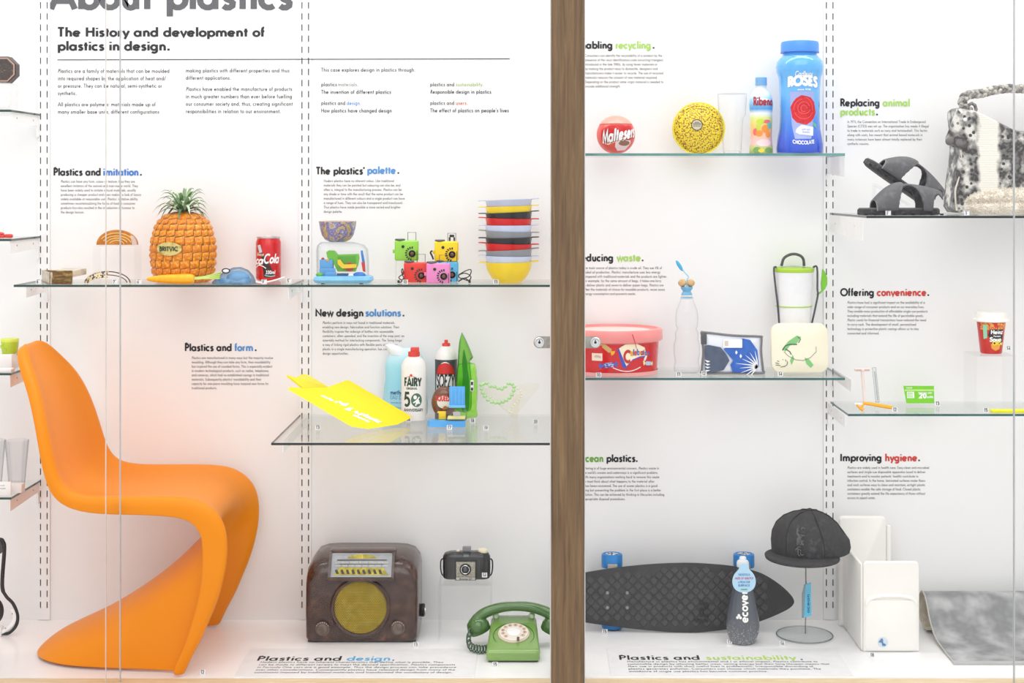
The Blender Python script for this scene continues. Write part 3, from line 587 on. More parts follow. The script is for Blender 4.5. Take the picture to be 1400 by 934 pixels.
for lab, y, x0, x1, h, b in (('white block directly under the lime green beaker', 4.34, -30, 21, 15, 0),):
    r = T('white_block', lab, 'block', 0, z3, y); P('block', box(x0, x1, -14, 14, 0, h+6, .6), wht, r); zt = z3+(h+6)*_k[r.name]
lime = M('lime_plastic', (190, 212, 62), .35, mix=[(176, 200, 50)], scale=20)
r = T('lime_beaker', 'lime green ribbed beaker with a paler lid behind the orange chair top', 'beaker', 13.5, zt, 4.34)
P('beaker', lathe([(9.5, 0), (10.3, 1), (11.2, 8), (11.6, 16)], 32), lime, r); P('lid', lathe([(12, 16), (12, 19.6), (11.4, 20.4), (.01, 20.6)], 32), M('lime_pale', (212, 226, 88), .35), r)
P('side_loop', tube(smoothpts([(-5, -10.8, 14), (-8, -12.4, 12), (-7, -12.6, 8), (-2, -11.4, 8), (-2, -11.6, 4)], 4), .7, 6), lime, r)
r = T('caption_card', 'white caption card lying at the front of the lime beaker shelf', 'card', 4, z3, 4.262); P('card', box(-24, 14, -8, 6, 0, 5, .4), paper, r)
for px, lab in ((23, 'clear fluted tumbler nearest the orange chair back'), (-9, 'clear fluted tumbler cut by the picture edge')):
    r = T('clear_tumbler', lab, 'tumbler', px, z4, 4.4); n = 12; h = lz(r, 602)
    pr = [(9.5, 0), (10.2, 2), (12, h*.4), (15.4, h)]
    rings = [[(R*(1+.05*(i % 2))*sin(2*pi*i/24), -R*(1+.05*(i % 2))*cos(2*pi*i/24), z) for i in range(24)] for R, z in pr]
    P('tumbler_wall', loft(rings, True, True, False), CLEAR('tumbler_glass', (247, 248, 249), (196, 201, 206), refl=.9, power=1.6), r, smooth=False); P('base_disc', lathe([(9, .6), (9, 5), (.01, 5)], 20), clear2, r)
r = T('white_block', 'white block in front of the clear tumblers', 'block', 8, z4, 4.31); P('block', box(-40, 24, -7, 7, 0, 12, .6), wht, r)
r = T('caption_card', 'white caption card standing in front of the tumbler block', 'card', -2, z4, 4.262); P('card', box(-22, 17, -1, 1, 0, 19, .4), paper, r)
P('caption_lines', warp(G().join(text('light and clear acrylic', -20, 13, 3.2, w=.1, lod=2)).join(text('tumblers, mould made', -20, 9, 3.2, w=.1, lod=2)), onflat(-1.1)), M('ink_faint', (150, 150, 152), .8), r, smooth=False)
# black and white curved device on the floor at the far left
r = T('stereo_headphones', 'black headphone-like curved device with white inner band on the floor at far left', 'headphones', -6, 0, 4.34)
q = L(r, [(-14, 738), (0, 738), (4, 741), (6, 752), (3, 800), (8, 815), (18, 826), (24, 842), (22, 856), (12, 866), (3, 871)])
path = smoothpts([(x, 0, max(z, 3.2)) for x, z in q], 5)
P('outer_shell', tube(path, [2.6 if z > 60 else 2.2 for x, y, z in path], 10), blk, r)
P('grip', loft([[(x, y, z) for x, z in rrect(3.5, lz(r, (y0+y1)/2), 5, (y1-y0)/2, 2.4)] for y0, y1, y in ((739, 757, -3), (738.5, 757.5, 0), (739, 757, 4))]), M('grip_grey', (72, 72, 74), .4), r)
P('chrome_stem', tube([(3, -1, lz(r, 757)), (3, -1, lz(r, 800)), (-6, -1, lz(r, 824))], 2.4, 10), steel, r)
q2 = smoothpts([(x, 0, z) for x, z in L(r, [(17, 832), (20.5, 842), (18, 853), (9, 861), (0, 866), (-10, 868)])], 5)
P('white_band', tube(q2, 3.0, 8), wht, r)
P('ear_cup', sphere(-4, 1, lz(r, 836), 15, 7, 19), blk, r); P('rivet', sphere(23.6, -2.2, lz(r, 839), .9), steel, r); P('rivet', sphere(14.5, -3.2, lz(r, 858.5), .9), steel, r)
P('foot_block', box(-26, 9, -5, 7, 0, 12, .6), wht, r)
# ------------------------------------------------------------------ pineapple shelf
horn = M('horn', (150, 116, 50), .35, mix=[(92, 62, 24), (188, 152, 76)], scale=30, sharp=(.3, .7), stretch=(1, .3, 3)); bone = M('aged_ivory', (214, 204, 184), .5, mix=[(184, 170, 146)], scale=40)
r = T('sliding_lid_box', 'open horn-coloured trinket box with brown front and pale sides, shelf end', 'box', 84, zA, 4.27)
def boxshell(x0, x1, y0, y1, z0, z1, t):
    g = G(); g.join(box(x0, x1, y0, y1, z0, z0+t)); g.join(box(x0, x0+t, y0, y1, z0, z1)); g.join(box(x1-t, x1, y0, y1, z0, z1)); g.join(box(x0, x1, y1-t, y1, z0, z1)); g.join(box(x0, x1, y0, y0+t, z0, z1)); return g
P('tray', boxshell(-17, 13, -6, 62, 0, 16, 1.6).rot('Z', 27, (-2, 0, 0)).move(0, 2, 0), bone, r, smooth=False)
P('tray_lining', boxshell(-15.3, 11.3, -2, 60.3, 1.4, 15.5, .5).rot('Z', 27, (-2, 0, 0)).move(0, 2, 0), horn, r, smooth=False)
P('tray_end', box(-14, 16.5, -9, -7, 0, 9.5, .5), horn, r)
P('lid', box(-14, 18, -7, 54, 9.8, 18.6, .6), bone, r); P('lid_end', box(-14, 17.5, -8.6, -7, 9.6, 18.8, .5), horn, r)
tort = M('amber_half', (206, 140, 40), .3, mix=[(170, 100, 18), (226, 184, 96)], scale=8, kind='wave', sharp=(.2, .8))
Yh = 4.38; r = T('half_disc', 'amber half disc with pale concentric bands raised on a clear riser', 'ornament', 160.5, Z(335, Yh), Yh)
def half(rx, rz, a0=0, a1=180): return [(rx*cos(radians(a0+(a1-a0)*i/30)), rz*sin(radians(a0+(a1-a0)*i/30))) for i in range(31)]
P('half_disc_body', prism(half(28, 20.5), -3, 3), M('amber', (204, 132, 30), .3, mix=[(184, 108, 20)], scale=60), r)
amb2 = M('amber_pale', (228, 188, 112), .35)
for i, (a, b, a0, a1) in enumerate(((24, 16, 25, 150), (20, 12, 15, 155), (15, 9, 20, 165), (10, 6, 10, 160))):
    P('carved_band', tube([(x, -3.1, z) for x, z in half(a, b, a0, a1)], .75, 6), amb2, r)
P('pale_tip', prism([(21, .1), (28, .1), (26, 7), (22.5, 12), (18.5, 13)], -3.3, 3.3), M('amber_tip', (214, 192, 186), .4), r, label='pale pinkish corner')
riser('clear riser under the amber half disc', 132, 189, 335.6, zA, 4.34, 4.42)
r = T('lattice_comb', 'tortoiseshell lattice hair comb lying in an arch between wooden box and pineapple', 'hair comb', 147, zA, 4.3)
tl = M('tortoise_lattice', (226, 206, 148), .35, mix=[(60, 46, 34)], scale=120, sharp=(.47, .53)); bt = M('brown_frame', (74, 62, 54), .35)
ar = lambda rx, rz, a0, a1, y, n=16: smoothpts([(rx*cos(radians(a)), y, max(.6, rz*sin(radians(a)))) for a in [a0+(a1-a0)*i/n for i in range(n+1)]], 2)
P('long_arc', tube(ar(31, 16, 0, 180, 0), .8, 6), bt, r); P('long_arc', tube(ar(27, 11.5, 5, 178, -1), .7, 6), bt, r)
for i in range(9):
    a = radians(88+i*10); b = radians(94+i*10); g = tube([(31*cos(a), 0, 16*sin(a)+.4), (25*cos(b), -7, 8.5*sin(b)+.5)], .9, 5).join(tube([(31*cos(b), 0, 16*sin(b)+.4), (25*cos(a), -7, 8.5*sin(a)+.5)], .8, 5)); P('lattice_bar', g, tl, r)
P('front_arc', tube(ar(25, 8.8, 85, 178, -7), .9, 6), tl, r)
tag('8', 52.5, zA, 4.26, 'small number tag before the wooden box end'); tag('7', 157, zA, 4.25, 'small number tag in front of the lattice comb'); tag('6', 190, zA, 4.26, 'small number tag between lattice comb and carrot')
# pineapple ice bucket
Yp = 4.36; r = T('pineapple_ice_bucket', 'large orange moulded pineapple ice bucket with green leaf crown', 'ice bucket', 250.5, zA, Yp)
prof = [(35, 0), (38, 4), (41.5, 14), (43.4, 28), (44.2, 42), (43.4, 54), (41.6, 63), (40.6, 66), (39.4, 72), (36, 80), (31, 87), (24, 92.5), (14, 96), (.01, 97)]
pine = M('pineapple_orange', (236, 146, 20), .32, mix=[(206, 112, 20), (238, 152, 24), (250, 192, 62)], scale=120, sharp=(.3, .75), bump=.5, bscale=200); pgap = M('pineapple_gap', (176, 110, 44), .5, mix=[(128, 84, 44)], scale=100)
P('bucket_body', lathe([(a-1.6 if a > 2 else a, z) for a, z in prof], 40), pgap, r)
def rad(z):
    for (r0, z0), (r1, z1_) in zip(prof, prof[1:]):
        if z0 <= z <= z1_: return r0+(r1-r0)*(z-z0)/(z1_-z0)
    return prof[-1][0]
rows_z = [(.8, 10), (10.4, 20), (20.6, 30.6), (31.2, 41.4), (42, 51.6), (52.2, 62.6), (64, 71.4), (72, 79.4), (80, 86.6), (87.2, 93.4)]
for ri, (za, zb) in enumerate(rows_z):
    ncol = 20 if ri < 8 else (16 if ri == 8 else 11); base = None
    for var in range(3):
        g = G(); zc = (za+zb)/2; da = pi/ncol*.93; ns = 5
        for j in range(ns):
            for i in range(ns):
                u = -1+2*i/(ns-1); v = -1+2*j/(ns-1); zz = zc+v*(zb-za)/2+u*.9; rr = rad(min(96.5, max(.2, zz))); edge_ = max(abs(u), abs(v))
                lift = -.9 if edge_ > .95 else (.9*(1-abs(u)*.3) if edge_ > .3 else 1.3)+random.uniform(-.8, .8)
                a = u*da; g.v.append(((rr+lift)*sin(a), -(rr+lift)*cos(a), zz+(random.uniform(-.5, .5) if edge_ < .9 else 0)))
        g.f = [(j*ns+i, j*ns+i+1, (j+1)*ns+i+1, (j+1)*ns+i) for j in range(ns-1) for i in range(ns-1)]
        me = mesh('scale', g, pine, _k[r.name], True, 60)
        for c in range(var, ncol, 3):
            o = bpy.data.objects.new('scale', me); COL.objects.link(o); o.parent = r; o.rotation_euler = (0, 0, 2*pi*(c+.5*(ri % 2)*.3)/ncol-.1+ri*.035); _k[o.name] = _k[r.name]
bx_ = lx(r, 241.8); 
P('badge', warp(disc2(bx_, 0, 17.6, 9, 32, 4), lambda u, v: (u, -sqrt(max(1, 46.6**2-u*u)), v+47)).join(G()), M('brass_badge', (196, 168, 84), .35, metal=.4, mix=[(222, 204, 130), (150, 120, 50)], scale=60, sharp=(.3, .7)), r, label='oval brass badge with green lettering')
P('badge_lettering', warp(fit('BRITVIC', bx_-13.5, -2.9, 27, 8, w=.17), lambda u, v: (u, -sqrt(max(1, 47.1**2-u*u)), v+47)), M('badge_green', (44, 62, 40), .5), r, smooth=False)
lf = [M('leaf_pale', (150, 180, 138), .5, mix=[(196, 214, 184), (108, 140, 92)], scale=60, sharp=(.3, .7)), M('leaf_mid', (84, 122, 66), .5, mix=[(146, 172, 120)], scale=60), M('leaf_deep', (54, 84, 52), .5, mix=[(92, 126, 82)], scale=60)]
for i in range(46):
    tier = i/46; a = i*2.4; ln = 33+11*random.random()-6*abs(tier-.5); up = .5+tier*.75; pts = []; sd = [[], []]
    for s in range(7):
        t = s/6; rr = 3+ln*.95*(t**1.15)*(1.15-tier*.55); zz = 94+6*tier+ln*up*t*1.15-ln*(.62-.12*tier)*t*t*t*1.4; w_ = 3.3*(1-t)**.7*(.6+t*1.1)+.12
        sd[0].append((rr*cos(a)-w_*sin(a), rr*sin(a)+w_*cos(a), zz)); sd[1].append((rr*cos(a)+w_*sin(a), rr*sin(a)-w_*cos(a), zz)); pts.append((rr*cos(a), rr*sin(a), zz-w_*.45))
    g = loft([sd[0], pts, sd[1]], closed=False); P('leaf', g, lf[2 if i < 10 else (0 if i % 3 else 1)], r)
# carrot, mouse and can
r = T('carrot', 'orange-yellow plastic carrot with green stalks lying before the pineapple', 'carrot', 233, zA, 4.258)
cp = [(.3, -33), (2.2, -31), (4, -24), (5.6, -12), (6.6, 4), (7.1, 20), (7, 28), (5.6, 32), (2, 33)]
P('root', lathe(cp, 24).rot('Y', 90).move(0, 0, 7.1), M('carrot_orange', (248, 182, 18), .35, mix=[(244, 168, 14)], scale=50, stretch=(8, 1, 1)), r)
for i in range(7):
    P('stalk', tube(smoothpts([(32, -1+i*.5, 8+.4*i-1.4), (46, i-2, 9.5+i*.5-2), (68, 1.5*i-3, 10.5+(i-2)*1.4)], 3), .7, 5), M('stalk_green', (150, 190, 60), .4) if i % 2 else M('stalk_pale', (204, 214, 130), .4), r)
tb = CLEAR('translucent_blue', (214, 232, 245), (140, 176, 205), refl=.9, power=1.1); r = T('computer_mouse', 'translucent ice-blue domed computer mouse between carrot and red can', 'computer mouse', 319.5, zA, 4.275)
sh = [(-30, 0), (-29, 3), (-22, 10), (-12, 18), (0, 22.5), (10, 23), (20, 19), (27, 11), (30.5, 2), (30.5, 0)]
rings = []
for t in range(-8, 9):
    c = cos(t/8*pi/2*.985); rings.append([(x*(.35+.65*sqrt(c)) if abs(t) == 8 else x*(.6+.4*c), t*1.9, max(0, z*c**.7)) for x, z in sh])
mz = P('shell', loft(rings), tb, r)
P('inner_board', box(-20, 22, -9, 9, 1, 7, 1), M('mouse_inner', (136, 176, 204), .5, mix=[(176, 204, 222)], scale=90), r)
P('inner_dome', sphere(6, 0, 8, 16, 10, 8.5), M('mouse_ball', (150, 186, 212), .4), r)
P('button_rim', tube([(-9+5.2*cos(a*pi/10), -7.5, 18.2+3*sin(a*pi/10)) for a in range(20)], .8, 6, closed=True), dark, r); P('button', sphere(-9, -7, 18.2, 4.6, 1.6, 2.6), wht, r)
P('cable', tube(smoothpts([(30, 0, 3), (38, 0, 1.6), (50, -2, 3.4), (62, -1, 6.6), (69, 2, 9)], 4), 1.05, 8), wht, r, label='white cable')
can_r = M('can_red', (206, 18, 28), .22, metal=.15, coat=.4); r = T('drink_can', 'red soft drink can with white script and bottle picture', 'can', 367, zA, 4.44)
cpf = [(14, 0), (15.5, 1), (17, 3.4), (17, 52.5), (15.2, 56.6), (15.2, 58.6), (14.6, 59.4), (14, 58.2), (.01, 58)]
P('can_body', lathe(cpf, 40), can_r, r); P('rim', lathe([(15.0, 57), (15.9, 58), (15.9, 59.6), (14.8, 60), (14.3, 58.6)], 40, False), M('can_silver', (206, 204, 206), .3, metal=.7), r)
fn = lambda e: onlathe([(17, 0), (17, 60)], e)
P('bottle_picture', warp(poly2([(-13, 47.5), (-8.5, 48.5), (-5.5, 38), (0, 30), (6, 20), (10, 8), (4, 4.5), (-3, 5), (-4, 14), (-6, 24), (-7.5, 34)], 3), fn(.25)), M('can_bottle', (58, 34, 30), .3), r)
P('bottle_neck', warp(poly2([(-13.6, 48), (-8.6, 49.4), (-5.4, 39), (-10, 37.6)], 2), fn(.4)), M('can_bottle_neck', (206, 216, 222), .3), r)
P('script_name', warp(G().join(text('ca', -18.5, 22.5, 15, w=.17, slant=.28, sp=-.02)).join(text('Cola', -3.8, 24, 17, w=.15, slant=.28, sp=.02, xs=.66)), fn(.6)), paper, r, smooth=False)
P('swoosh', warp(band2(smoothpts([(-17, 18.5), (-10, 21.4), (-3, 19.5), (4, 20.5), (9, 21.6)], 4) and [(a, b) for a, b in [(-17, 17.5), (-13, 20.6), (-9, 21.4), (-4, 19.8), (0, 17)]], 1.2), fn(.6)), paper, r)
P('word_always', warp(text('Always', -15.5, 34, 6, w=.15, slant=.2, xs=.7), fn(.5)), M('can_cream', (236, 214, 190), .4), r, smooth=False)
P('word_zero', warp(text('330ml', -1, 9.4, 6.6, w=.15, slant=.1, xs=.8), fn(.6)), paper, r, smooth=False)
P('picture_shine', warp(band2([(-2, 8), (1, 7), (6, 6.2), (12, 7)], 1.4), fn(.55)), M('can_aqua', (130, 200, 196), .4), r)
tag('9', 361, zA, 4.26, 'small number tag in front of the red can'); tag('5', 395, zA, 4.3, 'small number tag past the red can')
# ------------------------------------------------------------------ camera and colander shelf
r = T('toy_playset', 'toy playset on a light blue base under a clear dome', 'toy', 470, zA, 4.31); lb = M('light_blue', (128, 194, 234), .35, mix=[(118, 186, 230)], scale=30)
P('base', loft([[(x, y, z) for x, y in rrect(0, 0, hx, hy, 9)] for hx, hy, z in ((34, 17, 0), (38, 20, 1.5), (40, 22, 5), (38.5, 21, 9), (35, 18, 10.4))]), lb, r)
for x in (-26, 26): P('foot', lathe([(3, 0), (3, 1.2), (.01, 1.3)], 12).move(x, -16, -.1), dark, r)
P('dome', loft([[(x+o, y, z*1.0) for x, y in rrect(0, 0, hx, hy, 7)] for hx, hy, o, z in ((34.5, 17, -1, 10), (34.5, 17, -1.2, 30), (34, 16, -2, 46), (31, 14, -4, 52), (22, 9, -9, 56))]), CLEAR('dome_clear', (254, 255, 255), (214, 220, 226), refl=.7, power=1.6), r)
gr = M('toy_green', (112, 188, 52), .4); yl = M('toy_yellow', (246, 204, 40), .35); rr_ = M('toy_red', (206, 52, 48), .35); bl = M('toy_blue', (92, 160, 216), .35); bd = M('toy_deep_blue', (40, 120, 206), .35)
P('green_ramp', prism(L(r, [(446.5, 345), (450, 342.5), (457, 343), (462, 348.5), (490, 347.5), (491, 353), (489.5, 362), (486, 371.5), (462, 371.5), (457, 361), (448, 352.5)]), -4, 6), gr, r)
P('ramp_recess', prism(L(r, [(462, 351), (487, 350), (487, 361), (464, 361)]), -4.6, -4), M('toy_green_deep', (84, 162, 44), .5), r)
P('blue_house', box(lx(r, 438), lx(r, 456), -8, 6, lz(r, 371.5), lz(r, 355), 1), bl, r); P('blue_wall', box(lx(r, 438), lx(r, 460), -10, -8, lz(r, 377), lz(r, 366.5), .6), bl, r)
P('red_light', sphere(lx(r, 441.6), -2, lz(r, 354), 2.2, 2.2, 1.8, 10, 6), rr_, r); P('brass_button', sphere(lx(r, 448.8), -8, lz(r, 355.8), 1.9, 1, 2.2, 10, 6), M('toy_gold', (214, 170, 90), .4), r)
P('yellow_lever', prism(L(r, [(462.5, 355.5), (466, 354.5), (471, 361.5), (488.5, 361), (488, 366), (469, 367), (463, 361)]), -9, -6), yl, r)
P('red_wheel', lathe([(6, -1), (6, 1), (.01, 1.2)], 20).rot('X', 90).move(lx(r, 478.5), -4.6, lz(r, 365)), rr_, r)
P('blue_post', prism(L(r, [(493.5, 343), (496, 342.5), (499, 358), (495.5, 359)]), -4, -1), bd, r); P('red_post', prism(L(r, [(494.5, 359), (499, 358), (500, 372), (496.5, 371)]), -4.5, -1), rr_, r)
P('green_mound', sphere(lx(r, 438.5), -9, 12, 5.6, 5, 3, 12, 8), gr, r); P('blue_pool', sphere(lx(r, 492), -6, 11, 9, 6, 4.5, 14, 8), bd, r); P('blue_step', box(lx(r, 446), lx(r, 461), -14, -8, 10, 16, 1), bl, r)
P('white_pile', sphere(lx(r, 481), -11, 11, 4, 3, 2.4, 10, 6), wht, r); P('navy_track', box(lx(r, 462), lx(r, 478), -12, -9, 10, 14, .4), M('toy_navy', (52, 84, 130), .4), r)
flor = M('floral_print', (210, 146, 96), .35, mix=[(146, 158, 104), (196, 184, 196), (104, 98, 150), (150, 144, 178), (88, 84, 136), (206, 170, 130), (126, 150, 100), (214, 150, 100)], scale=46, sharp=(.3, .7), stretch=(1, 1, 1))
r = T('floral_bowl', 'small floral patterned melamine bowl standing on the toy dome', 'bowl', 461.7, zA+56.4*4.31/F, 4.31)
bp_ = [(9, -.2), (12, .4), (17, 3), (21.5, 9), (24, 18), (25.6, 28), (25.0, 28.2), (23.4, 18), (20.8, 9.6), (16, 4), (.01, 2.6)]
P('bowl', lathe(bp_, 44), flor, r); P('rim_line', tube([(25.3*cos(a*pi/16), 25.3*sin(a*pi/16), 28.2) for a in range(32)], .5, 6, closed=True), M('cream_rim', (226, 208, 182), .4), r)
# five mini cameras
def mini_cam(label, px, pybase, Y, rgb, nm, z=None, wire='plain'):
    z = Z(pybase, Y) if z is None else z
    r = T('mini_camera', label, 'camera', px, z, Y, 'mini cameras'); m = M('cam_'+nm, rgb, .28, mix=[tuple(c*.97 for c in rgb)], scale=20)
    P('body', box(-16.2, 16.2, -5, 8, 0, 27.6, 2.2, 3), m, r)
    P('film_dial', lathe([(7, 0), (7, 1.6), (6.2, 2.4), (.01, 2.4)], 22).move(-9.2, 1.5, 27.5), M('cam_dial', (88, 90, 96), .3), r)
    fr = tube([(1.6, 1, 27.4), (1.6, 1, 38.4), (12.6, 1, 38.4), (12.6, 1, 27.4)], .55, 6, closed=True); P('wire_viewfinder', fr, blk, r)
    if wire == 'clip': P('viewfinder_clip', G().join(box(4, 10.4, .4, 1.6, 33, 36.6, .4)).join(box(3, 5.5, .4, 1.6, 28, 33)).join(box(9.4, 11.6, .4, 1.6, 28, 33)), blk, r)
    P('eyepiece', lathe([(2.1, 0), (2.1, .8), (1.4, 1), (.01, .6)], 14).rot('X', 90).move(-4.6, -5, 19.3), blk, r)
    P('lens', lathe([(4.8, 0), (4.8, 1.6), (4, 2), (3.2, 1.2), (.01, .9)], 22).rot('X', 90).move(7.9, -5, 9.7), M('lens_black', (24, 24, 26), .2), r); P('lens_centre', sphere(7.9, -6.2, 9.7, 2.7, 1.4, 2.7, 14, 8), M('lens_brown', (104, 74, 58), .15), r)
    for i in range(9):
        a = radians(88+i*21); P('click_mark', prism([(7.9+q*cos(a+d), 9.7+q*sin(a+d)) for q, d in ((6.8, -.1), (9.8, -.09), (9.8, .12), (6.8, .14))], -5.25, -4.9), blk, r, smooth=False)
    P('shutter_slot', box(14.1, 14.8, -5.4, -4.8, .8, 14), blk, r, smooth=False); P('strap_lug', box(-19.2, -16, .5, 2, 10.2, 15, .3), m, r)
    return r
cY = 4.395
mini_cam('lime green mini camera standing highest, beside the toy playset', 556, 356.6, 4.40, (150, 214, 72), 'lime'); riser('clear riser under the lime green mini camera', 541, 571, 357, zA, 4.383, 4.42)
mini_cam('sky blue mini camera half hidden behind the pink one', 610.5, 385, 4.37, (92, 188, 234), 'sky', z=zA)
mini_cam('yellow mini camera standing above the sky blue one', 610.5, 355.6, 4.372, (252, 214, 22), 'yellow', z=zA+27.7*4.37/F, wire='clip')
mini_cam('red mini camera in the front row', 568.6, 384.6, 4.335, (226, 58, 48), 'red', z=zA)
mini_cam('pink mini camera in the front row', 599.2, 386.5, 4.30, (232, 136, 192), 'pink', z=zA)
for lab, pts, Yc in (('coiled black camera cord beside the sky blue mini camera', [(627, 376), (636, 371), (643, 369), (644, 373), (640, 379), (630, 381), (627, 377), (634, 374), (641, 376), (644, 380), (640, 384), (632, 382), (627, 385), (636, 381), (642, 388)], 4.31),
                 ('black camera cord curling out beside the red mini camera', [(552, 380), (549, 372), (550, 368), (552, 374), (548, 377), (545, 380), (549, 383), (552, 381), (548, 386), (545, 389)], 4.31)):
    r = T('camera_cord', lab, 'cord', pts[0][0], zA, Yc); P('cord', tube(smoothpts([(x, (i % 3)*2.5-2, max(z, .9)) for i, (x, z) in enumerate(L(r, pts))], 5), .75, 6), blk, r)
    P('cord_stop', box(lx(r, pts[-1][0])-1.6, lx(r, pts[-1][0])+1.6, -3, 1, .2, 4, .8), blk, r)
r = T('camera_cord', 'short black cord hanging beside the yellow mini camera', 'cord', 592, Z(356, 4.36), 4.36); P('cord', tube(smoothpts([(-1, 0, 13), (-3.4, 0, 10.5), (-1.4, 0, 6), (.6, 0, .8)], 4), 1.3, 6), blk, r)
# colanders
cols = {'lavender': (188, 196, 222), 'yellow': (246, 214, 44), 'black': (40, 42, 46), 'red': (212, 26, 30), 'ice blue': (204, 214, 240), 'grey': (142, 146, 152)}
ys = [(358.7, 357.3, 'yellow', 'lowest of the stack, fully visible yellow'), (349.2, 350.3, 'ice blue', 'ice blue, second from the bottom'), (343, 339.5, 'grey', 'grey, third from the bottom'), (332, 334, 'red', 'red, fourth from the bottom'), (325.2, 324.3, 'black', 'black, fifth from the bottom'),
      (315, 317.8, 'grey', 'grey, directly under the upper ice blue one'), (308, 307.7, 'ice blue', 'ice blue, in the middle of the stack'), (297.6, 299.3, 'red', 'red, fourth from the top'), (292, 288.6, 'black', 'black, third from the top'), (283, 280.7, 'yellow', 'yellow, second from the top'), (274.6, 271.8, 'lavender', 'lavender, topmost of the stack')]
Yb = 4.36
for i, (ya, yb, c, lab) in enumerate(ys):
    r = T('colander_bowl', 'plastic bowl with two flat handles: '+lab, 'bowl', 695.5, zA, Yb, 'stacked coloured bowls', ry=math.degrees(math.atan2(yb-ya, 74))); r.location.z = Z((ya+yb)/2, Yb); _o[r.name] = (695.5, (ya+yb)/2)
    m = M('bowl_'+c.replace(' ', '_'), cols[c], .3, mix=[tuple(q*.96 for q in cols[c])], scale=20)
    d = 28.6; bprof = [(15, -d), (17.5, -d+.8), (23, -d+6), (27.6, -d+13), (30.4, -d+20), (31.4, -d+26), (32, -.4), (32, 0), (31.2, 0), (30.6, -4), (29.4, -d+20), (26.6, -d+13.6), (22, -d+7), (16, -d+1.6), (.01, -d+1.4)]
    if i: bprof = [(a, z) for a, z in bprof if z > -20] ; bprof = [(24.5-.2*i*0, -20)]+bprof[:]; bprof = [p for p in bprof]; bprof.append((23.6, -19.6))
    P('bowl_wall', lathe(bprof, 44, cap=(i == 0)), m, r)
    for s in (-1, 1):
        hp = [(s*31, -7, 0), (s*38, -6.6, .3), (s*40.6, -4, .3), (s*40.6, 4, .3), (s*38, 6.6, .3), (s*31, 7, 0)]
        P('handle', tube(smoothpts(hp, 3), 1.0, 6).scale(1, 1, .75), m, r)
tag('11', 678, zA, 4.25, 'small number tag in front of the coloured bowl stack'); tag('10', 554, zA, 4.25, 'small number tag in front of the red mini camera')
# ------------------------------------------------------------------ deep shelf: yellow sheet, bottles, necklace
r = T('folded_plastic_sheet', 'bright yellow folded plastic sheet with white lettering resting aslant on the deep shelf', 'plastic sheet', 490, zC, 4.3)
yel = M('sheet_yellow', (244, 222, 12), .4, mix=[(242, 218, 10)], scale=6)
def W3(px, py, Y): kk = F/4.3; return (X(px, Y)-r.location.x)*kk, (Y-4.3)*kk, (Z(py, Y)-zC)*kk
def plate(pts, t=2.2):
    v = [W3(*p) for p in pts]; a, b, c = (Vector(v[i]) for i in (0, len(v)//3, 2*len(v)//3)); n = (b-a).cross(c-a).normalized()
    return loft([[tuple(Vector(q)-n*t/2) for q in v], [tuple(Vector(q)+n*t/2) for q in v]])
pass
P('upper_leaf', plate([(392, 514, 4.2), (401.5, 518.8, 4.26), (414, 512.4, 4.36), (421, 513.8, 4.38), (449, 530.5, 4.36), (414, 531.5, 4.24)]), M('sheet_yellow_light', (254, 236, 40), .4), r, ang=30)
def ray(px, py): return Vector(((px-VX)/F, 1, -(py-HY)/F))
pA, pB, pC = [ray(x, y)*Y for x, y, Y in ((394, 533, 4.16), (503, 587, 4.19), (563, 570, 4.325))]
nP = (pB-pA).cross(pC-pA).normalized(); nP = nP if nP.y < 0 else -nP
def onsheet(px, py, off=.0):
    d_ = ray(px, py); t = (pA+nP*off).dot(nP)/d_.dot(nP); q = d_*t; kk = F/4.3
    return ((q.x-r.location.x)*kk, (q.y-4.3)*kk, (q.z+CZ-zC)*kk)
def leafplate(pts, t=.0025):
    return loft([[onsheet(x, y, -t) for x, y in pts], [onsheet(x, y, 0) for x, y in pts]])
P('main_leaf', leafplate([(394, 533), (396, 529.5), (414, 531), (447, 530), (474.5, 520), (478.5, 521), (520, 545), (563, 570), (558.5, 573.6), (543, 581), (503, 587), (480, 583.6), (440, 560)]), yel, r, ang=30)
def onprint(u, v): return onsheet(440+u*.92+v*.62, 541+u*.42-v*.22, .0008)
g = G().join(text('make it', 0, -3, 10, w=.2, xs=.75)).join(text('flat', 22, 1, 9, w=.2, xs=.7)).join(text('plastic', 58, -5, 14, w=.22, xs=.8)).join(text('sheets', 56, -16, 10, w=.22, xs=.9))
P('printed_lettering', warp(g, onprint), paper, r, smooth=False)
fo = lambda px, py: onsheet(px, py, .0008)
for q_ in ([(464, 554), (471, 551.5), (478, 552), (473, 555.6)], [(470, 560), (477, 557.6), (483.5, 558), (478, 562.4)], [(484, 563), (489, 562), (491, 566.5), (486, 566)]): P('printed_square', warp(poly2(q_), fo), paper, r, smooth=False)
# bottles
r = T('hand_soap_bottle', 'pale blue translucent waisted soap bottle with white spout behind the white bottle', 'bottle', 554, zC, 4.455)
mb = MG('soap_blue', [(0, (176, 216, 236)), (40, (150, 214, 232)), (70, (160, 222, 236)), (92, (206, 234, 242))], .25); ofs = 8
def ov(pr, sy, n=36, cap=True): return lathe(pr, n, cap, sy=sy)
P('bottle_body', ov([(28, 0), (30.5, 4), (31, 18), (29, 36), (27, 52), (27.5, 64), (27, 74), (22, 84), (14, 91), (9, 93)], .42), mb, r)
P('spout', loft([[(x-17-o, y, z) for x, y in ellipse(0, 0, a, a*.7, 16)] for a, o, z in ((13, -9, 84), (13, -6, 89), (11.5, -2, 93), (8.5, 2, 96.5), (4, 4, 98.5))]), M('spout_white', (236, 242, 245), .35), r)
fnm = lambda e: onlathe([(28, 0), (30.5, 4), (31, 18), (29, 36), (27, 52), (27.5, 64), (27, 74)], e, sy=.42)
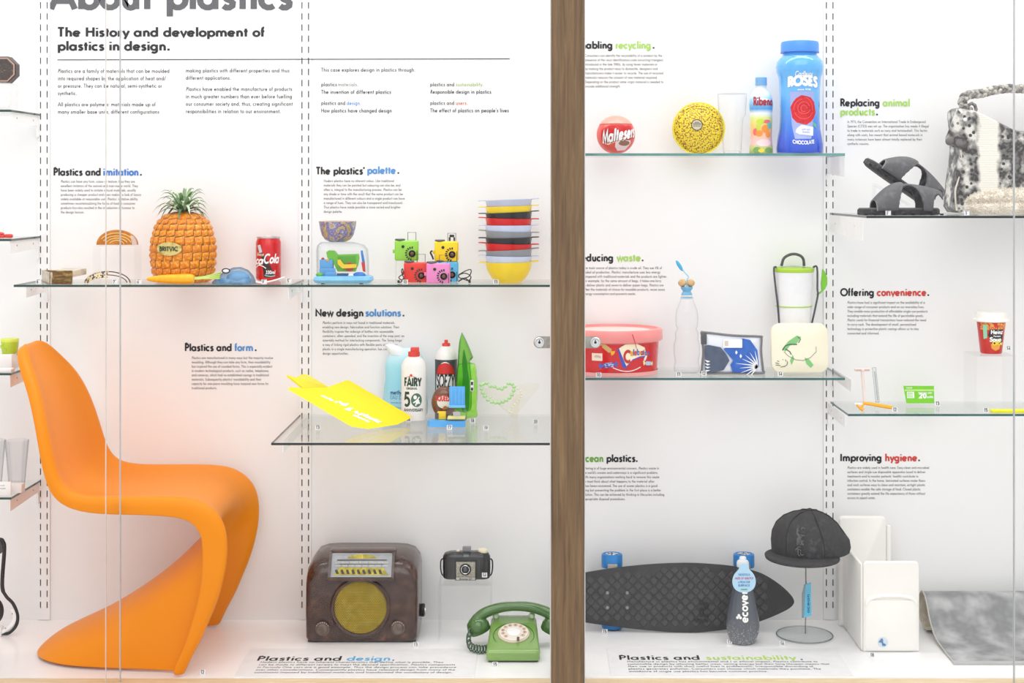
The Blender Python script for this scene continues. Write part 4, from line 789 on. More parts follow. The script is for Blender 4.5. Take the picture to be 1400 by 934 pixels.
P('label_name', warp(text('method', -21, 31, 7.6, w=.15), fnm(.5)), M('soap_ink', (44, 92, 150), .5), r, smooth=False)
P('label_words', warp(text('EAU DE', -21, 24.5, 7.4, w=.09, xs=.9).join(text('minerale hand', -20, 19, 3.2, w=.1)).join(text('wash 354ml', -20, 12, 3.2, w=.1)).join(text('naturally', -20, 7, 3, w=.1)), fnm(.5)), M('soap_ink2', (78, 138, 180), .5), r, smooth=False)
r = T('washing_up_bottle', 'white washing-up bottle with red cap and a large green 50, beside the yellow sheet tip', 'bottle', 566, zC, 4.378)
wprof = [(15.5, 0), (17.2, 2), (17.4, 20), (17.2, 60), (17.4, 74), (15.6, 79.5), (12, 84), (8.4, 87), (7.6, 88.5)]
P('bottle_body', ov(wprof, .62), M('bottle_white', (240, 238, 236), .35), r)
capr = M('cap_red', (222, 66, 56), .4); P('cap_base', ov([(8, 87.2), (8, 93), (7.4, 93.6)], .8), capr, r); P('flip_spout', box(-4.5, 7, -5, 5, 93.2, 99.4, 1).join(box(-4, -1, -4, 4, 93, 97, .6)), capr, r)
fw = lambda e: onlathe(wprof, e, sy=.62); gk = M('fairy_green', (38, 66, 48), .5)
P('brand_word', warp(fit('FAIRY', -13.4, 47.5, 25, 15, w=.2), fw(.4)), gk, r, smooth=False)
P('word_original', warp(fit('ORIGINAL', -10.2, 43, 15.5, 3.9, w=.16), fw(.4)), gk, r, smooth=False)
P('figure_five', warp(text('5', -14.2, 20, 26, w=.14, xs=.82), fw(.4)), gk, r, smooth=False)
P('figure_nought', warp(disc2(4.4, 28.6, 7.6, 9.4, 26, 3), fw(.35)), M('nought_green', (70, 112, 92), .5), r)
P('nought_pattern', warp(disc2(2.4, 32.5, 2.4, 2.8, 14, 2).join(band2([(0, 25), (4, 28), (9, 24)], 2)).join(band2([(3, 21), (5, 28), (8, 33)], 1.8)).join(disc2(5.5, 26.5, 2.8, 3.4, 14, 2)), fw(.6)), paper, r, kind='stuff')
P('word_anniversary', warp(fit('ANNIVERSARY', -14, 13.2, 28, 5.2, w=.15), fw(.4)), gk, r, smooth=False)
P('red_seal', warp(disc2(-3, 62.5, 1.7, 1.7, 14, 1), fw(.5)), M('seal_red', (214, 60, 40), .5), r)
P('arched_line', warp(band2([(-10 + i*1.4, 60.8-(i-5)**2*.05) for i in range(11)], .9), fw(.4)), M('seal_orange', (232, 140, 110), .5), r)
r = T('washing_up_bottle', 'white shouldered bottle with black label, white oval and red arc', 'bottle', 610, zC, 4.43)
sp_ = [(14, 0), (15, 2), (15, 68), (15.2, 80), (14.6, 85), (11.5, 91), (7, 96), (5.5, 97.5)]; fs = lambda e: onlathe(sp_, e)
P('bottle_body', lathe(sp_, 36), M('bottle_white', (240, 238, 236), .35), r); P('cap', lathe([(5.6, 97), (5.6, 100.5), (5, 101.5)], 20).join(box(-2.4, 2.4, -2.4, 2.4, 101, 106, .6)), capr, r)
P('black_label', warp(patch(-21, 4, 21, 80, 20, 8), fs(.25)), M('label_black', (72, 72, 76), .4), r)
P('white_oval', warp(disc2(-.5, 44, 14.8, 33.5, 30, 5), fs(.4)), paper, r)
P('red_arc', warp(disc2(-.5, 60, 13.4, 16, 26, 4, a0=0, a1=pi), fs(.55)), M('label_red', (212, 42, 36), .4), r)
P('brand_word', warp(fit('SQEZY', -13.6, 42, 26, 25, w=.15, slant=.12), fs(.7)), M('label_ink', (40, 40, 42), .5), r, smooth=False)
r = T('savoury_spread_jar', 'squat round brown jar with yellow oval label in front of the black-labelled bottle', 'jar', 607, zC, 4.345)
P('jar_body', lathe([(.01, -9), (10, -8.4), (15, -6), (17, -2), (17, 2), (15, 6), (10, 8.4), (.01, 9)], 36).rot('X', 90).scale(1, 1, 1.25).move(0, 0, 27), M('jar_brown', (112, 66, 38), .18, coat=.5), r)
P('jar_foot', box(-9, 9, -7, 7, 0, 7, 2), M('jar_brown', (112, 66, 38), .18), r)
fj = lambda e: (lambda u, v: (u, -9.6-e+.02*(u*u+(v-28)**2), v))
P('yellow_ring', warp(disc2(0, 28, 14.6, 17.5, 30, 3), fj(0)), M('label_yellow', (236, 198, 70), .4), r); P('white_oval', warp(disc2(.5, 26.5, 12.2, 14, 28, 3), fj(.5)), M('label_cream', (238, 236, 224), .4), r)
P('brand_word', warp(fit('SQUEEZY', -11, 30, 24, 9, w=.2), fj(1.0)), M('label_red', (212, 42, 36), .4), r, smooth=False); P('jar_picture', warp(disc2(2.5, 19, 3.6, 4, 16, 2), fj(1.0)), M('jar_pic', (190, 120, 50), .4), r)
r = T('hinged_box', 'clear hinged box with raised ribbed sky blue lid in front of the brown jar', 'box', 624, zC, 4.27)
skb = M('lid_sky', (88, 172, 236), .35, mix=[(80, 164, 232)], scale=30)
P('clear_tray', boxshell(-14, 14, -12, 12, 9, 24, .8), clear2, r, smooth=False); P('pale_band', box(-12, 12, -8, 8, 10, 13, .5), M('pale_yellow_clear', (232, 226, 150), .4), r)
P('blue_lid', box(-10, 11.4, 5, 8, 26, 53, .8), skb, r); P('hinge', box(-11, 12, 3, 6, 24, 27.4, .8), M('hinge_blue', (120, 192, 240), .35), r)
for i in range(4): P('lid_rib', box(-7+i*5, -6.2+i*5, 4.4, 5, 29, 51), M('hinge_blue', (120, 192, 240), .35), r, smooth=False)
P('grey_clasp', box(-4, 6, -12.6, -12, 15, 21, .5), M('clasp_grey', (180, 180, 180), .4), r)
r = T('blue_sliding_tray', 'flat pointed blue plastic tray lying at the front under the hinged box', 'tray', 610, zC, 4.262); P('tray', prism([(-26, 2), (-22, -5), (24, -7), (26, -6), (26, 13), (-18, 13), (-25, 8)], 0, 8, 'xy'), skb, r)
r = T('yellow_domino_box', 'small yellow and black box between the brown jar and blue tray', 'box', 604, zC+8.4*_k['blue_sliding_tray'], 4.285); P('box', box(-6, 6, -5, 5, 0, 10, .6), yl, r); P('dark_panel', box(-9, -4, -5.6, -5, 1, 9), M('domino_dark', (90, 84, 80), .5), r, smooth=False)
r = T('curved_bottle', 'tall lime green bottle with pointed fin top and dark green blade', 'bottle', 638.6, zC, 4.39); kq = lambda p: L(r, p)
lg = M('lime_clear', (156, 216, 78), .2, mix=[(140, 208, 60)], scale=20, coat=.4); dg = M('leaf_blade', (66, 158, 66), .2, coat=.4)
out = smoothpts([(x, 0, z) for x, z in kq([(650, 499), (652.2, 515), (653.2, 535), (652, 557), (651, 571), (622, 571), (622.4, 556), (622.6, 540), (624.5, 520), (626, 500), (633, 497), (642, 496)])], 4, True)
def puff(o, dpt): 
    c = Vector((sum(p[0] for p in o)/len(o), sum(p[2] for p in o)/len(o)))
    return loft([[(c.x+(p[0]-c.x)*s, y, c.y+(p[2]-c.y)*s) for p in o] for s, y in ((.8, -dpt), (.95, -dpt*.75), (1, 0), (.95, dpt*.75), (.8, dpt))])
P('bottle_body', puff(out, 7.5), lg, r)
fin = smoothpts([(x, 0, z) for x, z in kq([(631, 456), (633, 457), (640, 471), (645.5, 485), (646.5, 489), (642.5, 492), (645, 510), (646, 540), (644, 566), (624, 566), (623, 540), (625, 505), (627.5, 470)])], 4, True)
P('fin', puff(fin, 9.2), CLEAR('fin_green', (196, 236, 160), (96, 170, 104), refl=.6, power=1.4), r)
bl_ = smoothpts([(x, 0, z) for x, z in kq([(634, 478), (637.5, 490), (641.5, 510), (643, 540), (641, 566), (632, 568), (631, 545), (632.5, 515), (632, 495)])], 3, True)
P('blade', puff(bl_, 8.4), dg, r)
P('label_plate', box(lx(r, 643.5), lx(r, 648), -9.8, -8.4, lz(r, 534), lz(r, 519), .3), wht, r); P('label_marks', box(lx(r, 644.2), lx(r, 647.2), -10.1, -9.7, lz(r, 525.5), lz(r, 521)).join(box(lx(r, 644.2), lx(r, 647.2), -10.1, -9.7, lz(r, 533), lz(r, 529))), M('tag_ink', (50, 52, 60), .6), r, smooth=False, kind='stuff')
# necklace on its clear stand
r = T('necklace_stand', 'clear acrylic V-shaped plate holding the pale green bead necklace', 'display stand', 701, zC, 4.40)
P('plate', prism(L(r, [(664, 532), (736, 524), (738, 528), (704, 570), (700, 570), (662, 536)]), 0, 1.2).rot('X', 0), CLEAR('stand_clear', (254, 253, 250), (244, 242, 236), refl=.5), r, smooth=False)
P('prop_leg', prism(L(r, [(702, 540), (712, 540), (708, 573), (698, 573)]), 4, 5), CLEAR('stand_clear', (254, 253, 250), (244, 242, 236), refl=.5), r, smooth=False)
bead = M('bead_green', (196, 232, 176), .25, mix=[(178, 222, 156)], scale=60); bead2 = M('bead_cream', (240, 238, 216), .3)
r = T('bead_necklace', 'pale green bead necklace looped on the clear stand near the post', 'necklace', 681, Z(551.5, 4.385), 4.385)
pth = smoothpts([(x, y, z) for (x, z), y in zip(L(r, [(658, 526), (659, 534), (664, 543), (671, 549), (681, 550.5), (691, 548), (699, 541), (703, 531), (701, 526), (694, 525), (689, 531), (683, 532), (676, 529), (669, 528), (664, 523), (660, 526)]), [-4]*8+[-1]*8)], 6)
acc = 0; last = Vector(pth[0]); n_ = 0
bm_ = mesh('bead', sphere(0, 0, 0, 2.75, 2.75, 2.3, 12, 8), bead, _k[r.name])
for p in pth:
    if (Vector(p)-last).length > 4.9 or n_ == 0:
        o = bpy.data.objects.new('bead', bm_); COL.objects.link(o); o.parent = r; o.location = Vector(p)*_k[r.name]; last = Vector(p); n_ += 1; _k[o.name] = _k[r.name]
P('cord', tube(pth, .5, 5), bead2, r)
r = T('bead_necklace', 'cream white bead strand hanging behind the pale green necklace', 'necklace', 700, Z(573, 4.39), 4.39)
bm2 = mesh('bead', sphere(0, 0, 0, 1.6, 1.6, 1.6, 10, 6), bead2, _k[r.name])
for i, (x, z) in enumerate(L(r, [(704+8*sin(t*.5)+t*.3, 528+t*3.6) for t in range(11)])+L(r, [(700-t*3.3, 566-t*2.5) for t in range(1, 13)])):
    o = bpy.data.objects.new('bead', bm2); COL.objects.link(o); o.parent = r; o.location = Vector((x, -1.2, max(z, 1.6)))*_k[r.name]; _k[o.name] = _k[r.name]
for n, px, Y, lab in (('13', 434.5, 4.2, 'small number tag on the deep shelf before the yellow sheet'), ('14', 558.5, 4.34, 'small number tag at the foot of the white bottle with the green 50'), ('17', 614.5, 4.2, 'small number tag before the blue tray'), ('18', 646, 4.32, 'small number tag at the foot of the green bottle'), ('19', 664.5, 4.19, 'small number tag at the front left of the necklace stand'), ('20', 732.5, 4.30, 'small number tag beside the post on the deep shelf')): tag(n, px, zC, Y, lab)
# ------------------------------------------------------------------ upper right shelf
Ys = 4.375; r = T('sweet_ball', 'round red sweet box ball with slanted white name', 'sweet box', 842, zD, Ys)
R = 26.4; P('ball', sphere(0, 0, R, R, R, R, 32, 20), M('ball_red', (226, 92, 84), .3, mix=[(216, 74, 68)], scale=12), r)
fb = lambda e: (lambda u, v: ((R+e)*cos(v/R)*sin(u/R), -(R+e)*cos(v/R)*cos(u/R), R+(R+e)*sin(v/R)))
P('pale_cap', warp(patch(-60, 15, 60, 36, 24, 6), fb(.25)), M('ball_pale', (238, 160, 144), .3), r); P('opening_line', warp(band2([(-50+i*5, 15) for i in range(21)], .7), fb(.4)), M('ball_line', (206, 96, 80), .4), r)
P('name_field', warp(poly2([(-24, -10), (-24, 6), (-12, 12), (6, 13), (24, 12), (27, 4), (12, -2), (-8, -8), (-18, -13)], 4), fb(.3)), M('ball_deep', (196, 26, 32), .3), r)
P('name_shadow', warp(fit('Maltesers', -22, -8.6, 52, 22, w=.2, slant=.15), lambda u, v: fb(.5)(u+.8, v+u*.19-.8)), M('ball_shadow', (132, 40, 44), .4), r, smooth=False)
P('name', warp(fit('Maltesers', -22, -8.6, 52, 22, w=.17, slant=.15), lambda u, v: fb(.75)(u, v+u*.19)), paper, r, smooth=False)
P('ribbon', warp(band2([(-24, -11), (-14, -14), (-4, -10), (8, -5), (20, -4)], 2.4), fb(.4)), M('ball_cream', (250, 206, 176), .3), r)
P('cup_picture', warp(poly2([(-2, -10), (2, -7.5), (22, -8), (24, -12), (20, -24), (2, -26), (-3, -18)], 3), fb(.45)), M('ball_cup', (236, 212, 214), .3), r); P('chocolate_picture', warp(disc2(12, -12.4, 9.4, 3.8, 20, 2), fb(.7)), M('ball_choc', (146, 104, 84), .4), r)
speck = M('speckle', (228, 208, 40), .3, mix=[(236, 218, 60), (226, 204, 50), (196, 120, 40), (110, 96, 40)], scale=210, sharp=(.40, .60))
r = T('speckled_plate', 'round yellow recycled-plastic plate with coloured specks standing upright', 'plate', 955, zD, 4.40)
P('dish', lathe([(.01, 4), (24, 4), (29, 2), (34, -3), (35.6, -4), (35.8, -2.6), (31, 2.8), (25, 6.4), (.01, 6.6)], 48, False).rot('X', 90).move(0, 0, 35.2), speck, r); P('rim', tube([(35.2*cos(a*pi/24), -3.6-.0*a, 35.2+35.2*sin(a*pi/24)) for a in range(48)], 1.0, 6, closed=True), M('plate_rim', (232, 222, 60), .3), r)
P('round_mark', lathe([(7.6, 0), (7.6, .6), (.01, .7)], 28).rot('X', 90).move(-3, -6.4, 40), M('mark_white', (214, 206, 180), .5), r); P('mark_ring', tube([(-3+7.3*cos(a*pi/14), -7.3, 40+7.3*sin(a*pi/14)) for a in range(28)], .5, 6, closed=True), dark, r)
P('mark_bars', box(-8.4, 2.4, -7.5, -7.1, 40.6, 41.8).join(box(-8, 2, -7.5, -7.1, 38.2, 39)).join(box(-6, 0, -7.5, -7.1, 43, 43.8)), M('mark_grey', (110, 104, 90), .5), r, smooth=False, kind='stuff')
P('easel', prism([(-12, 0), (12, 0), (10, 1.6), (-10, 1.6)], 2, 14), clear, r, smooth=False)
r = T('clear_beaker', 'clear stepped drinking beaker between speckled plate and fruit drink bottle', 'beaker', 1001, zD, 4.34)
P('beaker_wall', lathe([(11.5, 0), (12.3, 1), (14.5, 42), (15.4, 48), (18.6, 54), (20, 82)], 32, True).join(G()), clear2, r); P('base_disc', lathe([(11, .8), (11, 4), (.01, 4)], 24), clear2, r)
r = T('fruit_drink_bottle', 'slim fruit drink bottle with blue top and red name, beside the big blue jar', 'bottle', 1040.5, zD, 4.38)
rp = [(15, 0), (16, 2), (16, 8), (15, 16), (14.6, 26), (15.2, 44), (14.8, 53), (15.6, 60), (16.2, 68), (15.4, 76), (12.8, 83), (9, 88), (7.2, 90.4), (7.2, 94)]; fr_ = lambda e: onlathe(rp, e)
P('bottle_body', lathe(rp, 36), MG('drink_sleeve', [(0, (150, 182, 130)), (8, (196, 206, 120)), (16, (240, 196, 196)), (30, (246, 190, 150)), (38, (240, 206, 120)), (50, (222, 232, 150)), (56, (238, 246, 246)), (62, (84, 160, 220)), (74, (150, 204, 240)), (84, (226, 240, 246)), (94, (200, 214, 226))], .25), r)
P('screw_cap', lathe([(8, 94), (8.2, 95), (7.8, 98.4), (8, 99), (7.8, 104.4), (7, 105), (.01, 105)], 28), M('cap_pale_blue', (122, 176, 226), .35), r)
P('name', warp(fit('Ribena', -13.4, 66, 30, 15, w=.18), fr_(.4)), M('drink_name', (166, 40, 60), .4), r, smooth=False)
P('white_cloud', warp(band2([(-14+i*3, 74.5-abs(i-4.5)*.6) for i in range(10)], 3), fr_(.25)), paper, r)
for nm, col, sh_ in (('orange_fruit', (244, 150, 60), [(4, 34, 5.6, 5.6), (8, 26, 4, 4), (-5, 28, 5, 4.4)]), ('pink_fruit', (236, 110, 110), [(6, 44, 6, 2.6), (-10, 30, 4, 5)]), ('lime_leaf', (196, 220, 70), [(-3, 44, 5.6, 3.6), (-6, 36, 2.6, 6)]), ('teal_badge', (116, 190, 178), [(10.5, 39, 4.6, 5)]), ('pale_label', (248, 214, 214), [(2, 15, 11, 5)]), ('leaf_base', (120, 164, 96), [(-8, 5, 6, 4.6), (9, 5, 6, 4)]), ('lemon', (240, 214, 60), [(-2, 4.6, 4, 2.8)])):
    for j, (a, b, c_, d_) in enumerate(sh_): P(nm, warp(disc2(a, b, c_, d_, 16, 3), fr_(.3+.02*j)), M('drink_'+nm, col, .4), r)
r = T('big_chocolate_jar', 'tall blue chocolate jar with screw lid and red rose, at the shelf end', 'jar', 1093.5, zD, 4.37)
jp = [(29, 0), (31.6, 2), (32, 8), (30.6, 20), (28, 34), (27, 48), (27, 70), (27.8, 90), (28.8, 104), (31.8, 112), (32.6, 119), (31, 126), (27, 131), (24, 134), (23, 136.6), (23, 139)]; fjn = lambda e: onlathe(jp, e)
P('jar_body', lathe(jp, 44), MG('jar_blue', [(0, (44, 76, 196)), (18, (56, 96, 212)), (45, (72, 136, 226)), (80, (104, 180, 240)), (112, (98, 176, 238)), (139, (80, 160, 232))], .16, k=.00218, coat=.5), r)
P('screw_lid', lathe([(25.6, 138), (25.8, 139), (25.8, 150), (25, 153), (22, 154), (.01, 154)], 44), M('lid_blue', (82, 150, 232), .35), r)
P('lid_ridge', tube([(25.8*cos(a*pi/20), 25.8*sin(a*pi/20), 138.6) for a in range(40)], .7, 6, closed=True), M('lid_blue_deep', (54, 110, 200), .35), r)
P('script_name', warp(fit('Cadbury', -12, 104.5, 24, 9, w=.13, slant=.2), fjn(.5)), paper, r, smooth=False)
P('name', warp(fit('ROSES', -21.5, 90, 43, 17, w=.24), lambda u, v: fjn(.6)(u, v+2.6-(u/21)**2*2.6)), paper, r, smooth=False); P('small_line', warp(fit('since 1938', -8, 85.6, 18, 3, w=.16), fjn(.5)), paper, r, smooth=False)
P('lilac_panel', warp(poly2([(-19, 84), (16, 84), (13, 30), (10, 20), (-12, 20), (-16, 40)], 5), fjn(.3)), M('jar_lilac', (158, 172, 226), .3), r)
rose = M('rose_red', (214, 34, 44), .4, mix=[(196, 24, 36)], scale=50); rose2 = M('rose_light', (232, 84, 92), .4)
pet = [(17*cos(a*pi/8+.2)*(1+.09*(a % 2)), 59+19*sin(a*pi/8+.2)*(1+.07*((a+1) % 2))) for a in range(16)]; P('rose', warp(poly2([(x+.5, y) for x, y in pet], 5), fjn(.5)), rose, r)
for i, (rx_, rz_, a0, a1) in enumerate(((13, 14, 200, 340), (13, 13, 100, 190), (8, 9, 20, 200), (8.6, 7, 210, 350), (4, 4.4, 0, 300), (12, 15, 350, 440))): P('petal_line', warp(band2([(.5+rx_*cos(radians(a0+(a1-a0)*t/10)), 61+rz_*sin(radians(a0+(a1-a0)*t/10))) for t in range(11)], 1.0), fjn(.8)), rose2, r)
P('leaf', warp(poly2([(13, 44), (19, 40), (20, 34), (14, 38)], 3), fjn(.5)), M('rose_leaf', (96, 180, 150), .4), r)
P('white_tag', warp(poly2([(-9, 34), (-3, 39), (14, 36), (13, 24), (-6, 26), (-11, 29)], 4), fjn(.7)), M('tag_pale', (226, 230, 246), .4), r); P('tag_lines', warp(fit('with our', -3, 31.6, 12, 3.4, w=.1).join(fit('thanks', -2, 28, 10, 3.4, w=.1)), fjn(.9)), M('tag_line', (110, 130, 200), .4), r, smooth=False)
P('word_chocolate', warp(fit('CHOCOLATE', -15, 14.5, 30, 6.4, w=.18), lambda u, v: fjn(.5)(u, v-2+(u/15)**2*1.6)), paper, r, smooth=False)
for px, Y, n, lab in ((891, 4.3, '1', 'small number tag between sweet ball and speckled plate'), (1003, 4.25, '3', 'small number tag in front of the clear stepped beaker')): pass
# ------------------------------------------------------------------ middle right shelf
r = T('sweet_tub', 'oval red sweet tub with pale lid and party lettering, against the post', 'tub', 839, zE, 4.372)
tp = [(56, 0), (59, 1.2), (59.6, 8), (61.5, 44), (62, 46)]; ft = lambda e: onlathe(tp, e, sy=.86)
P('tub_body', lathe(tp, 60, sy=.86), M('tub_red', (214, 28, 34), .25, mix=[(206, 22, 30)], scale=10, coat=.3), r)
pk = M('tub_lid', (240, 150, 146), .3, mix=[(236, 140, 138)], scale=10)
P('lid_rim', lathe([(61.6, 43), (66, 45), (66.8, 47), (66.8, 58), (65, 60.6), (61, 61), (59.4, 58.4), (55, 57.6), (.01, 57.6)], 60, sy=.86), pk, r)
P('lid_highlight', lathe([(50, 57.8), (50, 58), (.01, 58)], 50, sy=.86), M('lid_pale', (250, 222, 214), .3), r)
P('lid_tab', warp(band2([(22, 57), (26, 46), (28, 38)], 1), lambda u, v: onlathe([(66.8, 0), (66.8, 60)], .5, sy=.86)(u, v)), M('tab_red', (196, 40, 44), .4), r)
P('name_banner_edge', warp(poly2([(2, 37), (10, 42), (28, 44), (43, 36), (46, 25), (34, 25), (22, 21), (13, 11), (9, 12)], 5), ft(.35)), M('banner_blue', (70, 84, 190), .4), r)
P('name_banner', warp(poly2([(4, 38), (12, 43), (28, 44), (42, 38), (46, 27), (34, 26.5), (23, 23), (14, 14)], 5), ft(.6)), M('banner_cream', (250, 236, 206), .4), r)
cw = [(200, 50, 46), (230, 170, 40), (60, 96, 190), (220, 80, 40), (90, 110, 200), (234, 190, 60), (190, 60, 60), (70, 100, 190), (230, 150, 50), (90, 110, 190), (200, 60, 60), (60, 90, 180)]
cx = 10.5
for i, ch in enumerate('Celebrations'):
    sz = 21 if i == 0 else 11.5-.12*i; wd = GL[ch][0]*sz*.72; yb = (20 if i == 0 else 28.5)-abs(i-4)*.22
    P('banner_letter', warp(text(ch, cx, yb, sz, w=.2, xs=.72), ft(.9+.01*i)), M('cel_%d' % i, cw[i], .4), r, smooth=False); cx += wd*.88+.2
def sweet(cx, cy, a, s, c1, c2):
    ca, sa = cos(radians(a)), sin(radians(a)); tr = lambda pts: [(cx+(x*ca-y*sa)*s, cy+(x*sa+y*ca)*s) for x, y in pts]
    P('wrapped_sweet', warp(poly2(tr([(-5, -2.6), (5, -2.6), (6, 0), (5, 2.6), (-5, 2.6), (-6, 0)]), 2), ft(.6)), c1, r)
    for q in (-1, 1): P('wrapper_twist', warp(poly2(tr([(5*q, 0), (9*q, 3.4), (10.4*q, 0), (9*q, -3.4)]), 2), ft(.55)), c2, r)
sweet(-12, 38, -38, 1.2, M('wrap_brown', (214, 170, 110), .4), M('wrap_gold', (246, 178, 60), .4)); sweet(-10, 15.5, 8, 1.25, M('wrap_silver', (190, 196, 226), .4, mix=[(70, 84, 170)], scale=160, sharp=(.47, .53)), M('wrap_blue', (84, 100, 190), .4)); sweet(50, 16, -6, 1.0, M('wrap_pale', (176, 200, 226), .4), M('wrap_cream', (240, 216, 160), .4)); sweet(44, 24, 60, .7, M('wrap_white', (240, 232, 220), .4), M('wrap_cream', (240, 216, 160), .4))
P('smile_line', warp(band2([(-4+i*3.6, 13.5-6.5*sin(pi*(i+.8)/12.6)) for i in range(12)], 1.1), ft(.5)), paper, r)
P('side_label', warp(patch(-33, 21, -18, 31, 6, 2), ft(.5)), M('label_pale', (246, 226, 206), .4), r); P('side_label_text', warp(fit('650g', -29, 25.5, 9, 4, w=.12), ft(.7)), M('faint_ink', (190, 150, 150), .5), r, smooth=False)
P('base_band', lathe([(59.8, 0), (60.2, 4.8)], 60, False, sy=.862), M('tub_base', (240, 170, 168), .3), r)
r = T('clear_water_bottle', 'clear empty water bottle with two cork balls and blue brush head in its neck', 'bottle', 939, zE, 4.36)
bpz = []
for z, R0 in ((0, 14), (2, 17), (8, 17.8), (16, 16.2), (26, 18), (38, 18), (46, 15.6), (54, 16), (60, 13.2), (64, 15), (76, 15.6), (86, 14), (96, 10), (101, 8), (108, 7.4)): bpz.append((R0, z))
P('bottle_wall', lathe(bpz, 28, True), clear2, r); P('neck_ring', lathe([(8, 101), (9.6, 102), (8, 103)], 24, False), M('ring_clear_blue', (170, 206, 226), .3), r)
P('blue_collar', lathe([(7.4, 106), (7.8, 107), (5.4, 111), (8.2, 115), (8.4, 117), (5, 117.5)], 20, True), M('collar_blue', (112, 176, 214), .3), r)
for x in (-6.2, 5.2): P('cork_ball', sphere(x, 0, 122.4, 5.8, 5.4, 5.2, 16, 10), M('cork', (214, 178, 128), .6, mix=[(196, 158, 108)], scale=200), r)
P('brush_stem', tube(smoothpts([(0, -1, 112), (0, -1, 126), (2, -1, 131), (-4, -1, 138), (-8, -1, 145)], 4), [.9]*17, 8), M('brush_pale', (160, 210, 236), .25), r)
P('brush_head', sphere(0, 0, 0, 2.6, 1.6, 8.6, 14, 10).rot('Y', -32).move(-10.2, -1, 146), M('brush_blue', (70, 176, 222), .25), r)
r = T('zip_wash_bag', 'clear zip bag piped in grey holding blue and white leaf-patterned fabric', 'wash bag', 999, zE, 4.34)
bo = [(958, 456), (963, 454), (1000, 458), (1037, 459.5), (1040, 462), (1039.5, 480), (1042, 505), (1041, 510.5), (1000, 511.3), (961, 511.5), (958.5, 505), (960.5, 480)]
bq = smoothpts([(x, 0, max(z, 1.2)) for x, z in L(r, bo)], 4, True)
def pz(u, v): return -2-9*max(0, 1-(u/44)**2)*max(0, 1-((v-27)/32)**2)
P('bag_body', puff(bq, 9), M('bag_fabric', (226, 230, 240), .4), r); P('grey_piping', tube([(x, -8, z) for x, y, z in bq], 1.5, 8, closed=True), M('piping', (120, 118, 120), .5), r)
def dec(nm, pts, m, e=0, n=4): P(nm, warp(poly2(L(r, pts), n), lambda u, v: (u, -9.6-e-1.2*max(0, 1-(u/44)**2), v)), m, r)
dec('slate_leaf', [(962, 472), (968, 471), (984, 474), (992, 484), (996, 492), (988, 505), (972, 509), (962.5, 508)], M('slate', (84, 96, 118), .5, mix=[(74, 86, 108)], scale=60))
dec('blue_leaf', [(988, 477), (996, 468), (1014, 462), (1024, 464), (1034, 478), (1036, 500), (1026, 508), (1000, 508), (997, 498), (1001, 492)], M('leaf_blue', (54, 108, 196), .5, mix=[(44, 94, 184)], scale=60), .1)
for i in range(9):
    a = radians(95+i*17); P('white_vein', warp(band2([(lx(r, 1034), lz(r, 501)), (lx(r, 1034)+10*cos(a), lz(r, 501)+10*sin(a)), (lx(r, 1034)+(24+6*(i == 4))*cos(a+.06), lz(r, 501)+22*sin(a+.06))], [1.9, 1.5, .3]), lambda u, v: (u, -11, v)), paper, r)
for a in ((1005, 481), (1011, 486)): dec('white_drop', [(a[0], a[1]-3), (a[0]+2, a[1]), (a[0], a[1]+3), (a[0]-1.5, a[1])], paper, .5, 2)
for i in range(4): dec('white_stroke', [(962, 491+i*4.6), (970, 493+i*4), (966, 495+i*4)], paper, .4, 2)
P('white_label', box(lx(r, 987), lx(r, 1013), -12.6, -11.8, lz(r, 474.5), lz(r, 463)), paper, r, smooth=False); P('label_square', box(lx(r, 989), lx(r, 994), -12.9, -12.5, lz(r, 472), lz(r, 465)), M('label_sq', (214, 200, 188), .5), r, smooth=False)
P('zip_pull', box(lx(r, 957), lx(r, 965), -10.6, -9, lz(r, 470), lz(r, 456), .7), M('zip_grey', (84, 84, 88), .4), r)
r = T('lunch_box', 'cream square container with green marbled lid leaning upright in front of the lunch cup', 'container', 1093, zE, 4.33, rx=-6)
lo = [(x, y) for x, y in rrect(0, 35, 38.6, 33.4, 13, 6)]
cream = M('cream_plastic', (238, 232, 206), .4)
marb = M('marbled', (238, 232, 208), .4, mix=[(236, 230, 206), (170, 206, 150), (96, 150, 100)], scale=9, sharp=(.5, .78))
P('container', loft([[(x*s, y, 35+(z-35)*s) for x, z in lo] for s, y in ((.9, 14), (.97, 10), (.98, 0), (1, -1))]), cream, r); P('marbled_lid', loft([[(x*s, y, 36+(z-36)*s) for x, z in lo] for s, y in ((1.01, -1), (1.02, -3), (1.0, -6), (.95, -7.4), (.4, -7.8))]), marb, r)
P('lower_lip', tube([(x, -4.4, z) for x, z in [(-37, 16), (-35.5, 9), (-30, 4.6), (-20, 3), (0, 2.6), (20, 3), (30, 4.6), (35.5, 9), (37, 16)]], 2, 8), cream, r)
dgm = M('marb_dark', (70, 100, 84), .5); gmm = M('marb_green', (128, 192, 120), .5)
for pts, w_ in (([(-22, 30), (-16, 24), (-6, 19), (4, 18), (14, 22), (22, 30), (22, 37)], .6), ([(-24, 32), (-20, 38), (-14, 40), (-4, 40)], 1.6), ([(-20, 34), (-14, 30), (-12, 26)], 1.4), ([(-2, 42), (1, 47), (-3, 50)], 1.2)): P('marbled_streak', warp(band2(pts, w_), onflat(-8.2)), dgm, r)
for pts in ([(-24, 34), (-16, 44), (-4, 52), (2, 50), (-4, 42), (-14, 38), (-20, 30)], [(6, 22), (12, 20), (18, 12), (14, 8), (8, 14)], [(-12, 12), (-8, 20), (-10, 26), (-14, 18)]): P('marbled_patch', warp(poly2(pts, 2), onflat(-8.05)), gmm, r)
for i in range(9): a = i*2.3; P('dark_fleck', warp(band2([(-26+7*cos(a)*1.2, 14+5*sin(a)), (-23+6*cos(a+.5), 15+5*sin(a+.5))], .8), onflat(-8.1)), dgm, r)
